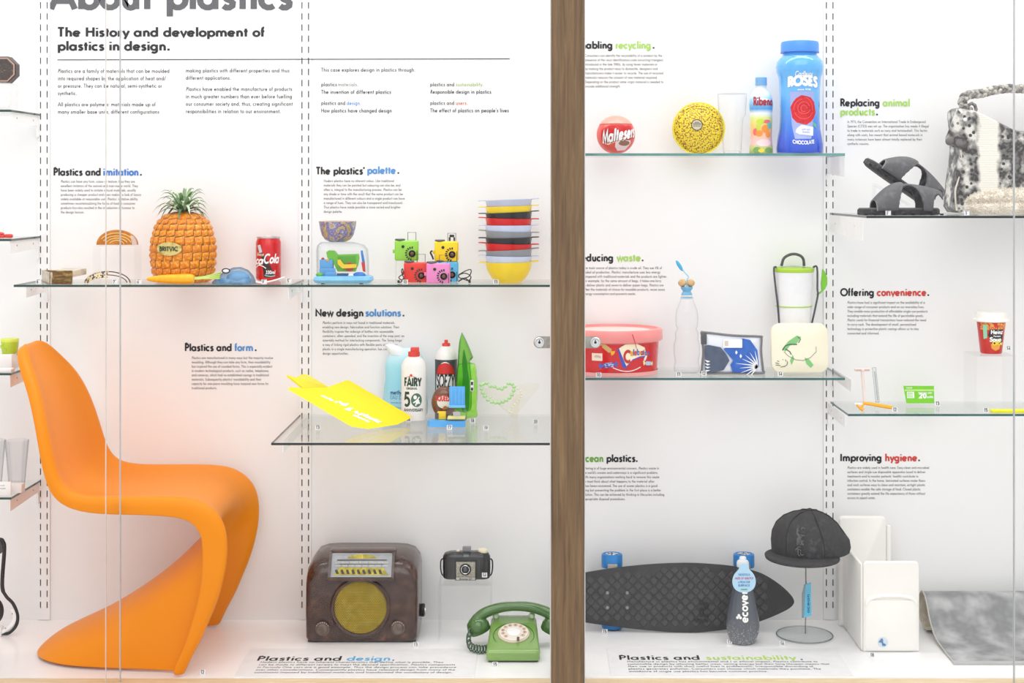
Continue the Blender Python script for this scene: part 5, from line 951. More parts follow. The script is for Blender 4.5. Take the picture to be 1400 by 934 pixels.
riser('clear riser behind the marbled lunch box under the lunch cup', 1060, 1110, 462, zE, 4.40, 4.46)
r = T('lunch_cup', 'tall white lunch cup with lime rings, dark carry straps and green spoon', 'cup', 1085.5, zE+(by(zE, 4.43)-462)*4.43/F, 4.43)
ph = lz(r, 371); P('cup_body', lathe([(20, 0), (22, 1.5), (26.4, ph)], 40), M('cup_white', (236, 237, 239), .3), r)
lm = M('lime_ring', (168, 208, 52), .35); P('lid', lathe([(26.6, ph-1), (27.4, ph), (27.4, ph+3), (25, ph+5.4), (.01, ph+6)], 40), lm, r); P('lid_glass', lathe([(27.6, ph+3), (27.6, ph+5), (.01, ph+7.4)], 40), clear2, r)
zz = lz(r, 418.5); rr2 = 22+4.4*zz/ph; P('waist_ring', tube([((rr2+.3)*cos(a*pi/18), (rr2+.3)*sin(a*pi/18), zz) for a in range(36)], .8, 6, closed=True), lm, r)
st = M('strap_grey', (76, 78, 84), .45)
def strap(nm, pts, w_): P(nm, tube(smoothpts([(x, y, z) for x, y, z in pts], 4), w_, 8).scale(1, 1, 1), st, r)
q = L(r, [(1068, 364), (1071, 354), (1078, 349), (1086, 347.6), (1094, 350), (1098, 355), (1099, 364)]); strap('carry_handle', [(x, -2, z) for x, z in q], 1.9)
for xs_ in ([(1060, 365), (1056.6, 367), (1058, 385), (1061.4, 415), (1064, 445)], [(1111, 365), (1115.4, 366), (1115.8, 395), (1116.4, 403), (1112, 425), (1107.5, 445)]): q = L(r, xs_); strap('side_strap', [(x, -9 if i else -5, z) for i, (x, z) in enumerate(q)], 1.35)
P('spoon_bowl', prism(L(r, [(1123.6, 368), (1126.5, 371), (1130, 380), (1130, 388), (1127, 395), (1122.6, 399.6), (1121.6, 388)]), -6, -2), M('spoon_green', (120, 196, 48), .35), r); P('spoon_handle', tube([(x, -5, z) for x, z in L(r, [(1124, 397), (1119, 401), (1115.5, 403)])], 1.2, 8), M('spoon_green', (120, 196, 48), .35), r)
for n, px, Y, lab in (('10', 818.5, 4.25, 'small number tag in front of the red sweet tub'), ('11', 928, 4.26, 'small number tag in front of the clear water bottle'), ('12', 962.5, 4.285, 'small number tag at the corner of the wash bag'), ('14', 1067, 4.27, 'small number tag before the lunch box')): tag(n, px, zE, Y, lab)
# ------------------------------------------------------------------ sandals, handbag, fur
r = T('sandal_riser', 'clear bent riser holding up the rear black sandal', 'riser', 1222, zF, 4.20); P('plate', prism([(-28, 0), (-28, 40), (-26, 42), (20, 14), (20, 12), (-26, 39), (-26.6, 0)], -10, 10), clear, r, smooth=False)
foam = M('sandal_black', (98, 98, 101), .55, mix=[(84, 84, 87), (118, 118, 121)], scale=60, sharp=(.2, .8)); sole_m = M('sole_black', (66, 66, 68), .7, mix=[(44, 44, 46), (80, 80, 82)], scale=90, sharp=(.3, .7), bump=.5)
def sandal(label, px, z, Y, ry=0, rz=0):
    r = T('sandal', label, 'sandal', px, z, Y, 'black sandals', ry=ry, rz=rz); Ln = 57; Wd = 18
    def foot(s): # half width along the sole
        t = (s+Ln)/(2*Ln); return Wd*(.78+.22*sin(pi*(t*1.1+.05)))*min(1, sqrt(max(0, 1-((2*t-1)**8))))
    pts = [(s, -foot(s)) for s in [Ln*(-1+2*i/24) for i in range(25)]]; pts += [(s, foot(s)*.92) for s in [Ln*(1-2*i/24) for i in range(25)]]
    P('sole', loft([[(x*a, y*a, z_) for x, y in pts] for a, z_ in ((.96, 0), (1, 1), (1, 6.6), (.99, 8))]), sole_m, r)
    P('footbed', loft([[(x*a, y*a, z_) for x, y in pts] for a, z_ in ((.98, 7.6), (.97, 9.4), (.94, 9.8))]), foam, r)
    for i in range(9): P('tread_notch', box(-52+i*13, -48+i*13, -19.4, -16, -.0, 2.2), M('tread', (30, 30, 31), .8), r, smooth=False)
    v = []; f = []; nx, na = 96, 44
    for i in range(nx+1):
        s = -34+90*i/nx; ridge = 38*sin(pi*min(1, max(0, (s+44)/92)))**.85 if s < 4 else 33*cos((s-4)/86*pi/2*.9)**.8+3
        for j in range(na+1):
            a = pi*j/na; v.append((s+6*cos(a)*0, -(Wd+1)*cos(a), 6+ridge*sin(a)**.75))
    for i in range(nx):
        for j in range(na):
            s = -34+90*(i+.5)/nx; q = abs((j+.5)/na-.5)*2       # q: 0 on the ridge, 1 at the sole
            if q > .22+((s-12)/19)**2*.9 and abs(s-12) < 17: continue       # opening between the two crossing bands
            if q > .5+((s-50)/12)**2*.9 and s > 40: continue
            f.append((i*(na+1)+j, (i+1)*(na+1)+j, (i+1)*(na+1)+j+1, i*(na+1)+j+1))
    g = G().add(v, f); st_ = P('crossed_straps', g, foam, r); solid(st_, 2.2*_k[r.name], 0)
    P('strap_edge', tube([(-34, -(Wd+1)*cos(pi*j/14), 6+38*sin(pi*10/92)**.85*sin(pi*j/14)**.75) for j in range(15)], 1.2, 6), M('edge_grey', (128, 128, 130), .5), r)
    P('white_logo', warp(fit('arizona', -56, -3, 11, 6, w=.1), lambda u, v: (u, v, 9.95)), M('logo_grey', (170, 170, 172), .5), r, smooth=False)
    return r
sandal('black two-strap foam sandal lying flat at the front of the deep shelf', 1228.5, zF, 4.085, rz=2)
sandal('black two-strap foam sandal tilted on the clear riser behind the flat one', 1226, zF+.079, 4.205, ry=35)
sn = M('snakeskin', (118, 116, 115), .4, mix=[(56, 55, 55), (150, 148, 145), (222, 220, 214)], scale=26, sharp=(.34, .64), bump=.6, bscale=260)
nt = sn.node_tree; N = nt.nodes; Lk = nt.links; pr_ = N['Principled BSDF']; rmp = [n for n in N if n.type == 'VALTORGB'][0]; tc = [n for n in N if n.type == 'TEX_COORD'][0]
sp2 = N.new('ShaderNodeSeparateXYZ'); Lk.new(tc.outputs['Object'], sp2.inputs[0])
vo = N.new('ShaderNodeTexVoronoi'); vo.inputs['Scale'].default_value = 62; Lk.new(tc.outputs['Object'], vo.inputs['Vector'])
ns = N.new('ShaderNodeTexNoise'); ns.inputs['Scale'].default_value = 28; Lk.new(tc.outputs['Object'], ns.inputs['Vector'])
def mnode(op, a, b=None, c=None):
    n = N.new('ShaderNodeMath'); n.operation = op
    for i, x in enumerate((a, b, c)):
        if x is None: continue
        if isinstance(x, (int, float)): n.inputs[i].default_value = x
        else: Lk.new(x, n.inputs[i])
    return n.outputs[0]
dx_ = mnode('ABSOLUTE', mnode('ADD', mnode('ADD', sp2.outputs['X'], .112), mnode('MULTIPLY', mnode('SUBTRACT', ns.outputs['Fac'], .5), .03)))
belly = mnode('SMOOTH_MIN', 1.0, mnode('MAXIMUM', 0.0, mnode('MULTIPLY', mnode('SUBTRACT', .034, dx_), 90)), .05)
wv2 = N.new('ShaderNodeTexWave'); wv2.bands_direction = 'Z'; wv2.inputs['Scale'].default_value = 60; wv2.inputs['Distortion'].default_value = .6; Lk.new(tc.outputs['Object'], wv2.inputs['Vector'])
bc = N.new('ShaderNodeMix'); bc.data_type = 'RGBA'; bc.inputs['A'].default_value = lin((244, 241, 234)); bc.inputs['B'].default_value = lin((222, 217, 205)); Lk.new(wv2.outputs['Fac'], bc.inputs['Factor'])
spots = N.new('ShaderNodeMix'); spots.data_type = 'RGBA'; spots.inputs['A'].default_value = lin((60, 59, 60)); Lk.new(rmp.outputs[0], spots.inputs['B']); 
sr = mnode('MINIMUM', 1.0, mnode('MAXIMUM', 0.0, mnode('MULTIPLY', mnode('SUBTRACT', vo.outputs['Distance'], .26), 9)))
near = mnode('MINIMUM', 1.0, mnode('MAXIMUM', 0.0, mnode('MULTIPLY', mnode('SUBTRACT', dx_, .07), 40)))
Lk.new(mnode('MAXIMUM', sr, mnode('MULTIPLY', near, .35)), spots.inputs['Factor'])
fin_ = N.new('ShaderNodeMix'); fin_.data_type = 'RGBA'; Lk.new(belly, fin_.inputs['Factor']); Lk.new(spots.outputs['Result'], fin_.inputs['A']); Lk.new(bc.outputs['Result'], fin_.inputs['B']); Lk.new(fin_.outputs['Result'], pr_.inputs['Base Color'])
r = T('snakeskin_handbag', 'grey and cream snakeskin-print handbag with plaited handle, cut by the picture edge', 'handbag', 1395, zF, 4.33)
def bagring(s, y): 
    o = [(1301, 151), (1316, 150), (1330, 153.5), (1357, 167), (1382, 178), (1405, 179), (1430, 168), (1462, 153), (1486, 151), (1489, 205), (1493, 240), (1492, 290), (1440, 291.5), (1360, 291.5), (1300, 290.5), (1297, 262), (1300, 235), (1303.6, 206), (1303, 180)]
    q = smoothpts([(x, 0, z) for x, z in L(r, o)], 3, True); c = Vector((0, 60)); return [(c.x+(p[0]-c.x)*s, y, max(.3, c.y+(p[2]-c.y)*(s if p[2] > 5 else 1))) for p in q]
P('bag_body', loft([bagring(.93, -26), bagring(.985, -22), bagring(1, -10), bagring(1, 14), bagring(.985, 24), bagring(.93, 28)]), sn, r)
P('side_gusset', loft([[(x, y, z) for x, z in L(r, [(1301, 150), (1293, 172), (1286, 190), (1287, 198), (1298, 203), (1316, 205), (1314, 180), (1309, 160)])] for y in (-27, -23)]), sn, r)
P('gusset_tip', sphere(lx(r, 1291), -26, lz(r, 194), 6, 3, 6, 12, 8), M('tip_grey', (112, 108, 106), .5), r)
P('side_seam', tube([(x, -24, max(1, z)) for x, z in smoothpts([(a, b, 0) for a, b in L(r, [(1304, 206), (1308, 225), (1303, 245), (1298, 262), (1299, 288)])], 3) and [(p[0], p[1]) for p in smoothpts([(a, b, 0) for a, b in L(r, [(1306, 206), (1309, 225), (1304, 245), (1299, 262), (1301, 288)])], 3)]], 1.3, 6), M('seam_cream', (222, 216, 206), .5), r)
P('stud', sphere(lx(r, 1311.5), -27, lz(r, 165), 2.6, 1.4, 2.6, 12, 8), M('stud_white', (238, 238, 238), .3), r)
hp = smoothpts([(x, -4, z) for x, z in L(r, [(1325, 154), (1315, 144), (1317, 134), (1327, 129.5), (1340, 128.5), (1355, 124.5), (1378, 121.5), (1405, 123), (1440, 128), (1466, 140), (1470, 154)])], 8)
arc = [0]
for a, b in zip(hp, hp[1:]): arc.append(arc[-1]+(Vector(b)-Vector(a)).length)
cl_ = [M('plait_dark', (96, 94, 94), .5, mix=[(150, 148, 144)], scale=90), M('plait_cream', (214, 208, 196), .5, mix=[(150, 146, 140)], scale=90), M('plait_grey', (140, 138, 136), .5, mix=[(206, 202, 194)], scale=90)]
for sidx in range(3):
    pp = []
    for i, p in enumerate(hp):
        ph_ = arc[i]*.30+sidx*2*pi/3; t = (Vector(hp[min(i+1, len(hp)-1)])-Vector(hp[max(0, i-1)])).normalized(); nn = Vector((-t.z, 0, t.x)); pp.append(tuple(Vector(p)+nn*3.6*sin(ph_)+Vector((0, 2.6*sin(2*ph_), 0))))
    P('plait_strand', tube(smoothpts(pp, 2), 3.1, 7), cl_[sidx], r)
P('handle_loop', tube([(lx(r, 1326)+6*cos(a/8*2*pi), -8, lz(r, 150)+8*sin(a/8*2*pi)) for a in range(8)], 2.4, 7, closed=True), cl_[0], r)
r = T('fur_muff', 'fluffy cream and brown fur piece lying before the snakeskin handbag', 'fur', 1384, zF, 4.13)
core = [sphere(2, 6, 18, 62, 20, 17, 32, 16), sphere(-2, -6, 9, 62, 18, 9.2, 32, 12)]
furb = M('fur_cream', (240, 235, 226), .9, mix=[(228, 221, 210)], scale=30); furd = M('fur_brown', (186, 172, 154), .9, mix=[(218, 206, 190)], scale=40)
P('fur_body', G().join(core[0]).join(core[1]), furb, r, kind='stuff')
gc, gb = G(), G(); rnd = random.Random(3)
for i in range(9000):
    lo_ = rnd.random() < .4; c0, rx_, ry_, rz_ = ((-2, -6, 9), 62, 18, 9.2) if lo_ else ((2, 6, 18), 62, 20, 17)
    th = rnd.uniform(0, 2*pi); u = rnd.uniform(-1, 1); w_ = sqrt(1-u*u); d_ = Vector((w_*cos(th), -abs(w_*sin(th)), u)) if rnd.random() < .85 else Vector((w_*cos(th), w_*sin(th), u))
    p = Vector((c0[0]+rx_*d_.x, c0[1]+ry_*d_.y, c0[2]+rz_*d_.z))
    if p.z < .6: continue
    nrm = Vector((d_.x/rx_, d_.y/ry_, d_.z/rz_)).normalized(); tip = p+(nrm*rnd.uniform(2, 4.6)+Vector((rnd.uniform(-2.6, 2.6), rnd.uniform(-1, 1), rnd.uniform(-2.2, .8)))); tip.z = max(.4, tip.z); sd = nrm.cross(Vector((rnd.uniform(-1, 1), rnd.uniform(-1, 1), rnd.uniform(-1, 1)))).normalized()*.55
    brown = (not lo_ and -.5 < d_.z < .45 and d_.y < -.4 and rnd.random() < .55*(1-abs(d_.x))) or (lo_ and d_.z > .5 and rnd.random() < .25)
    (gb if brown else gc).add([p-sd, p+sd, tip], [(0, 1, 2)])
P('cream_hair', gc, furb, r, kind='stuff', smooth=False); P('brown_hair', gb, furd, r, kind='stuff', smooth=False)
for px, Y, lab, n in ((1214.5, 4.03, 'small number tag in front of the flat black sandal', '2'), (1322, 4.03, 'small number tag before the fur piece', '3')): tag(n, px, zF, Y, lab)
# ------------------------------------------------------------------ lowest right glass shelf
pinkw = M('razor_pink', (246, 226, 220), .35); rec = M('razor_recess', (206, 176, 172), .4); orr = M('razor_orange', (250, 176, 40), .35)
r = T('safety_razor', 'pale pink T-shaped razor standing upright on the lower right shelf', 'razor', 1180.5, zG, 4.36); h = lz(r, 506)
P('handle', tube(smoothpts([(1.5, 0, .8), (.6, 0, 14), (-.8, 0, h-12), (-2, 0, h)], 4), [1.5]*6+[2.1]*7, 10), pinkw, r)
P('head', box(-12.4, 8.6, -4, 1.6, h-1.6, h+2.4, 1.2), pinkw, r)
for s in (-1, 1): P('head_recess', box(-2-9.4 if s < 0 else .4, -3.4 if s < 0 else 7.6, -4.4, -3.8, h-1.0, h+1.3, .2), rec, r)
r = T('safety_razor', 'orange-yellow razor lying on the shelf at the foot of the pink one', 'razor', 1196, zG, 4.29)
P('handle', tube([(x, 0, z) for x, z in L(r, [(1180, 551.5), (1192, 553), (1210, 556.2), (1220, 557.6)])], [2.2, 2.4, 2.6, 2.3], 10), orr, r); P('head', tube([(x, -5, max(2, z)) for x, z in L(r, [(1170, 553), (1175, 558), (1179, 560)])], [1.2, 2, 2.8], 10), orr, r); P('blade_guard', box(lx(r, 1168), lx(r, 1179), -3, 3, lz(r, 554), lz(r, 551.4), .8), wht, r)
P('neck', tube([(lx(r, 1177), -3, lz(r, 557)), (lx(r, 1181), 0, lz(r, 552.4))], 1.4, 8), orr, r)
r = T('clear_tube', 'slim clear plastic tube leaning beside the pink razor', 'tube', 1199, zG, 4.38); P('tube_wall', tube([(.8, 0, 6), (-4, 0, lz(r, 503))], 2.7, 14), CLEAR('tube_clear', (250, 252, 252), (120, 126, 132), refl=.8, power=2), r); P('tube_foot', lathe([(4, 0), (4, 1.4), (2, 6), (.01, 6)], 14), clear2, r)
P('inner_rod', tube([(1, 0, 8), (-3.2, 0, lz(r, 508))], .8, 8), M('rod_grey', (186, 190, 196), .3), r)
gcd = M('card_green', (122, 206, 38), .4, mix=[(116, 200, 34)], scale=20)
r = T('phone_card', 'bright green plastic card reading 20 units standing on the lower right shelf', 'card', 1258, zG, 4.40, rx=-8)
P('card', prism([(-18.6, 3), (19.4, 3), (19.8, 26.6), (-22, 26.6)], -.5, .5), gcd, r, smooth=False); fo2 = onflat(-.7)
P('pale_stripe', warp(patch(-20.6, 19.4, 19.4, 21.8, 1, 1), fo2), M('card_pale', (186, 230, 130), .4), r, smooth=False); P('white_square', warp(patch(-17.6, 10, -7.8, 18.6, 1, 1), fo2), paper, r, smooth=False)
P('printed_number', warp(text('20', -1, 10, 9, w=.2, xs=1.1).join(text('units', 9.5, 10, 5, w=.16, xs=.9)).join(fit('PHONECARD', -2, 15.8, 19, 3, w=.14)).join(fit('issue', -18, 23, 8, 3.4, w=.14)), fo2), paper, r, smooth=False)
P('square_pattern', warp(text('XXX', -17, 14.6, 4.2, w=.14, xs=1.0).join(text('XXX', -17, 10.8, 4.2, w=.14)), onflat(-.8)), gcd, r, smooth=False)
P('card_foot', box(-14, 14, -4, 4, 0, 3.2), clear, r, smooth=False)
riser('clear riser lifting the soup cup', 1326, 1380, 483.5, zG, 4.27, 4.40)
Yq = 4.34; r = T('soup_cup', 'red takeaway soup cup with white lid on a tall clear riser', 'cup', 1355, Z(483, Yq), Yq); cp2 = [(13.6, 0), (14.4, 1.2), (19, 42), (19.2, 44)]; fcu = lambda e: onlathe(cp2, e)
P('cup_body', lathe(cp2, 40), M('cup_red', (208, 52, 46), .3, mix=[(196, 40, 38)], scale=20), r); P('bean_print', warp(patch(-21, 33, 21, 42.6, 16, 3), fcu(.2)), M('bean', (206, 50, 40), .4, mix=[(238, 196, 90), (206, 60, 40)], scale=110, sharp=(.46, .62)), r)
P('lid', lathe([(21.4, 43.2), (23.6, 44), (23.8, 46), (21.8, 48), (20.8, 50), (20.4, 55.4), (19.6, 56.6), (.01, 56)], 44), M('lid_cream', (248, 245, 238), .35), r)
P('keystone_patch', warp(poly2([(-7, 34), (12.5, 34), (12.5, 16), (6, 13), (-3, 15), (-9, 26)], 4), fcu(.4)), M('label_charcoal', (46, 42, 42), .4), r)
P('name', warp(fit('Heinz', -5.6, 27.6, 17, 7.6, w=.19, ).join(fit('Farmers', -2, 23.6, 10, 3.2, w=.16)).join(fit('Soup', -6.6, 17.4, 16, 7.6, w=.22)), fcu(.7)), paper, r, smooth=False); P('name_yellow', warp(fit('OfGo', -3, 12.6, 15, 6.4, w=.22), fcu(.8)), M('print_yellow', (248, 222, 70), .4), r, smooth=False)
P('bowl_print', warp(poly2([(-5, 14), (8, 12), (7, 7), (1, 4.6), (-4, 8)], 3), fcu(.5)), M('print_gold', (236, 160, 60), .4), r); P('mint_panel', warp(poly2([(-17, 40), (-11, 40), (-10, 22), (-15, 20)], 3), fcu(.5)), M('print_mint', (150, 214, 176), .4), r)
r = T('yellow_ruler', 'flat bright yellow strip lying at the front of the lower right shelf', 'ruler', 1400, zG, 4.262); P('strip', box(-45, 60, -5, 8, 0, 4, .6), M('strip_yellow', (240, 236, 20), .4), r)
for n, px, Y, lab in (('12', 1223.5, 4.27, 'small number tag at the end of the orange razor'), ('13', 1282, 4.39, 'small number tag beside the green card'), ('15', 1348, 4.26, 'small number tag beside the yellow strip')): tag(n, px, zG, Y, lab)
tag('14', 1379, Z(480, 4.31), 4.31, 'small number tag hanging beside the red soup cup')
# ================================================================== ON THE CASE FLOOR
# ---- radio
bk = M('bakelite', (92, 60, 46), .25, mix=[(58, 38, 32), (78, 54, 46), (122, 78, 58)], scale=26, sharp=(.25, .8), coat=.35, bump=.05)
r = T('bakelite_radio', 'brown bakelite table radio with round gold grille and tuning dial window', 'radio', 494, 0, 4.27)
prof_t = [(-77, 6), (-74, 1), (-66, 0), (66, 0), (74, 1), (77, 6), (77.6, 40), (77, 90), (75, 100), (68, 109), (56, 113), (40, 114), (-40, 114), (-56, 113), (-68, 109), (-75, 100), (-77, 90), (-77.6, 40)]
def rr3(s, y, dz=0): return [(x*s, y, max(0, 57+(z-57)*(1-(1-s)*1.3)+dz*(z > 50))) for x, z in prof_t]
P('cabinet', loft([rr3(.945, 0, -16), rr3(.975, 2, -13), rr3(.99, 6, -8.5), rr3(.997, 12, -4), rr3(1, 19, -1), rr3(1, 60, 2.0), rr3(.99, 86, 3.2), rr3(.97, 93, 2)]), bk, r, ang=60)
for sx_ in (-1, 1): P('foot_strip', box(min(sx_*60, sx_*74), max(sx_*60, sx_*74), 6, 80, -0, 2), dark, r)
sidep = [(-9, 88), (-4, 88), (4, 99), (14, 112), (34, 112), (34, 122), (15, 123.4), (12, 121)]
for x0, x1 in ((-45, -41.4), (41.4, 45)): P('dial_frame_side', prism(sidep, x0, x1, 'yz'), bk, r, smooth=False)
P('dial_frame_sill', box(-47, 47, -10, -3, 86.5, 91.4, 1.4), bk, r); P('dial_hood', box(-44, 44, 13, 36, 119.6, 123.6, 1.4), bk, r)
pl0 = lambda u, v: (u, -5.4+v*.62, 91.5+v*.90)
P('dial_window', warp(patch(-41.4, 0, 41.4, 31.4, 1, 1), pl0, False), M('dial_grey', (150, 154, 158), .2, mix=[(134, 138, 142)], scale=20, coat=.6), r, smooth=False)
pl = lambda e: (lambda u, v: (u, -5.4+v*.62-e*.8, 91.5+v*.90+e*.6))
dgold = M('dial_gold', (190, 176, 50), .4, mix=[(150, 138, 36)], scale=60); ddk = M('dial_dark', (62, 54, 52), .5)
P('gold_arc', warp(disc2(0, 24, 20, 5.6, 24, 2, a0=0, a1=pi), pl(.3), False), dgold, r); P('gold_map', warp(poly2([(-38, 2.6), (38, 2.6), (30, 12), (-30, 13)], 2), pl(.3), False), dgold, r)
for i in range(9): P('map_block', warp(poly2([(-34+i*7.4, 4), (-30+i*7.4, 4), (-33+i*7.4, 10), (-36+i*7.4, 9)], 1), pl(.5), False), ddk, r, smooth=False)
P('scale_text', warp(fit('LONDON PARIS ROME OSLO BERLIN', -36, 17.6, 72, 3, w=.14).join(fit('550 500 450 400 350 300 250 200', -36, 13.6, 72, 2.6, w=.14)), pl(.5), False), M('scale_white', (206, 204, 200), .5), r, smooth=False)
P('scale_line', warp(patch(-34, 21.4, 34, 22.6, 1, 1).join(patch(-30, 16.4, 30, 17, 1, 1)), pl(.5), False), ddk, r, smooth=False, kind='stuff')
for z_ in (1, 30): P('window_border', warp(patch(-40.6, z_-.5, 40.6, z_+.5, 1, 1), pl(.4), False), M('border_pale', (176, 178, 180), .4), r, smooth=False)
P('dial_pointer', warp(patch(-.5, 23.6, .5, 29, 1, 1), pl(.8), False), M('pointer_orange', (246, 200, 80), .4), r, smooth=False)
P('grille_ring', lathe([(35.6, 0), (36.4, 2.4), (39.4, 3.4), (41.4, 1.8), (42, -2), (35.6, -3)], 56, False).rot('X', 90).move(-1, -.4, 49), bk, r)
gold = M('grille_gold', (226, 202, 50), .45, mix=[(206, 180, 30), (236, 218, 90)], scale=40); P('grille_back', lathe([(36, 0), (36, 1), (.01, 1)], 48).rot('X', 90).move(-1, -.2, 49), M('grille_dark', (120, 104, 44), .6, mix=[(140, 120, 46)], scale=30), r)
ge = G(); nr = 0
for j in range(-19, 20):
    for i in range(-15, 16):
        x = i*2.32+(1.16 if j % 2 else 0); z_ = j*1.86
        if x*x+z_*z_ < 34.2**2: ge.add([(-1+x-.82, -2.0, 49+z_), (-1+x, -2.0, 49+z_-.66), (-1+x+.82, -2.0, 49+z_), (-1+x, -2.0, 49+z_+.66), (-1+x, -2.7, 49+z_)], [(0, 1, 4), (1, 2, 4), (2, 3, 4), (3, 0, 4)])
P('grille_mesh', ge, gold, r, smooth=False, kind='stuff')
for x, z_ in ((-53, 20), (50, 21)):
    kn = lathe([(9.4, 0), (9.6, 1.4), (7.8, 2), (7.4, 6), (6.2, 7), (.01, 7)], 28).rot('X', 90).move(x, -.2, z_); kb = P('tuning_knob', kn, M('knob_brown', (92, 78, 70), .35, mix=[(112, 98, 90)], scale=60), r)
    for a in range(7): an = radians(30+a*20); P('knob_mark', box(-.5, .5, -2.4, -1.8, 8.2, 9.4).rot('Y', 90-math.degrees(an)).move(x, 0, z_), M('knob_pale', (206, 194, 186), .5), kb, smooth=False)
P('side_knob', lathe([(8, 0), (9, 1.6), (9, 5.4), (7.6, 6.6), (.01, 6.6)], 24).rot('Y', 90).move(77, 46, 32), dark, r); P('side_cap', lathe([(4, 6.6), (4, 7.6), (.01, 7.8)], 16).rot('Y', 90).move(77, 46, 32), chrome, r)
# ---- small roll-film camera on a riser
riser('clear riser under the small black roll-film camera', 601, 672, 792, 0, 4.28, 4.42)
r = T('roll_film_camera', 'black bakelite roll-film camera with square silver front, raised above the green telephone', 'camera', 638, Z(791.5, 4.345), 4.345)
bkb = M('camera_black', (46, 46, 48), .3, mix=[(34, 34, 36)], scale=30, coat=.3)
P('body', loft([[(x, y, z) for x, y in rrect(0, 0, hx, hy, hy*.98, 6)] for hx, hy, z in ((30.4, 9, 1), (32, 11, 2.4), (32.6, 11.6, 16), (32.4, 11.4, 31), (30, 9.4, 35.4), (24, 6, 37.4))]), bkb, r)
for s in (-1, 1):
    for i in range(7): P('body_rib', box(s*(15.6+i*2.1)-.35, s*(15.6+i*2.1)+.35, -12.2+abs(i)*.45, -10.6+i*.45, 4, 28), M('rib_grey', (74, 74, 76), .35), r, smooth=False)
P('front_plate', box(-15, 13.6, -14, -11, 1, 27.6, .6), bkb, r); P('silver_plate', box(-13.6, 12.2, -14.8, -13.8, 6.2, 26.4, .3), M('plate_silver', (176, 172, 160), .35, metal=.4, mix=[(150, 146, 134)], scale=300, sharp=(.45, .55)), r); P('name_strip', box(-13.6, 12.2, -14.8, -13.8, 1.8, 5.6, .3), M('strip_grey', (186, 184, 180), .4), r)
P('name_word', warp(fit('Brownie 127', -9, 2.4, 17, 3, w=.14), onflat(-15)), M('tag_ink', (50, 52, 60), .6), r, smooth=False)
P('lens_ring', lathe([(7.8, 0), (7.8, 2.4), (6.4, 3.2), (5.4, 2), (.01, 1.6)], 30).rot('X', 90).move(-1, -14.6, 16.6), dark, r); P('lens_glass', sphere(-1, -16.4, 16.6, 4, 1.8, 4, 16, 10), M('lens_gloss', (60, 62, 68), .08, coat=1), r); P('lens_bezel', tube([(-1+5.6*cos(a*pi/12), -17.4, 16.6+5.6*sin(a*pi/12)) for a in range(24)], .5, 6, closed=True), chrome, r)
P('viewfinder', box(-6.4, 5.6, -10, 6, 27, 38, 1), bkb, r); P('finder_window', box(-4, 3.2, -10.8, -9.8, 29.4, 35.6, .3), M('window_gloss', (110, 114, 120), .1, coat=1), r); P('finder_hood', box(-5.4, 6, -6, 3, 38, 44, .5), M('hood_grey', (128, 128, 130), .4), r)
P('wind_knob', lathe([(6.6, 0), (6.8, 1), (6.8, 3.6), (5.6, 4.8), (.01, 5)], 24).move(22, 0, 36), M('knob_cream', (232, 224, 196), .4), r); P('shutter_button', lathe([(2.6, 0), (2.6, 2.4), (.01, 3)], 16).move(-11.6, 0, 36.6), M('knob_cream', (232, 224, 196), .4), r)
for s in (-1, 1): P('side_strap', tube(smoothpts([(s*31, 0, 28), (s*35, -1, 25), (s*35.4, -1, 14), (s*33.6, -1, 6), (s*30.4, -1, 4)], 4), 1.0, 6), blk, r)
tag('14', 662.5, Z(790, 4.29), 4.29, 'small number tag on the riser of the roll-film camera')
# ---- green telephone
tg = M('phone_green', (126, 164, 84), .15, mix=[(118, 156, 78)], scale=6, coat=.6); tdk = M('phone_dark_green', (72, 114, 54), .15, mix=[(66, 106, 50)], scale=6, coat=.6)
r = T('rotary_telephone', 'two-tone green rotary dial telephone with coiled cord beside the post', 'telephone', 701.5, 0, 4.10)
def sec(hx, z0, z1, y, rd=4): return [(x, y, z) for x, z in rrect(0, (z0+z1)/2, hx, (z1-z0)/2, rd, 5)]
zt_ = lambda y: 14+26*(y/83.0)
P('body', loft([sec(35, 2.6, 13, -2.5, 3), sec(36.8, 2, 16, 0, 4), sec(36.8, 2, zt_(8)+1, 6, 4), sec(35.4, 2, zt_(30), 30, 5), sec(33.8, 2, zt_(58), 58, 6), sec(32.4, 2, zt_(78)+1, 78, 7), sec(31, 3, zt_(78), 88, 7), sec(28, 5, 34, 92, 7)]), tg, r, ang=50)
P('base_tray', box(-34, 34, 0, 86, 0, 3.4, 1), M('phone_base', (64, 72, 60), .6), r)
nz = Matrix.Rotation(math.atan2(26, 83), 4, 'X')
def ondial(g, lift=0): 
    o = G(); 
    for p in g.v: q = nz @ Vector((p[0], p[1], p[2]+lift)); o.v.append((q.x+.4, q.y+39, q.z+zt_(39)))
    o.f = list(g.f); return o
P('dial_well', ondial(tube([(28.4*cos(a*pi/24), 28.4*sin(a*pi/24)-3, .3) for a in range(48)], .45, 6, closed=True)), M('well_line', (60, 92, 50), .4), r)
P('dial_base', ondial(lathe([(22, 0), (22, 2), (20.4, 2.6), (.01, 2.6)], 44)), M('dial_beige', (222, 206, 186), .35), r)
dialp = P('finger_wheel', ondial(lathe([(20.6, 2.6), (20.6, 3.6), (19.8, 4.4), (10.6, 4.4), (10.6, 3.4), (.01, 3.4)], 44)), M('dial_clear', (232, 224, 212), .25, coat=.5), r)
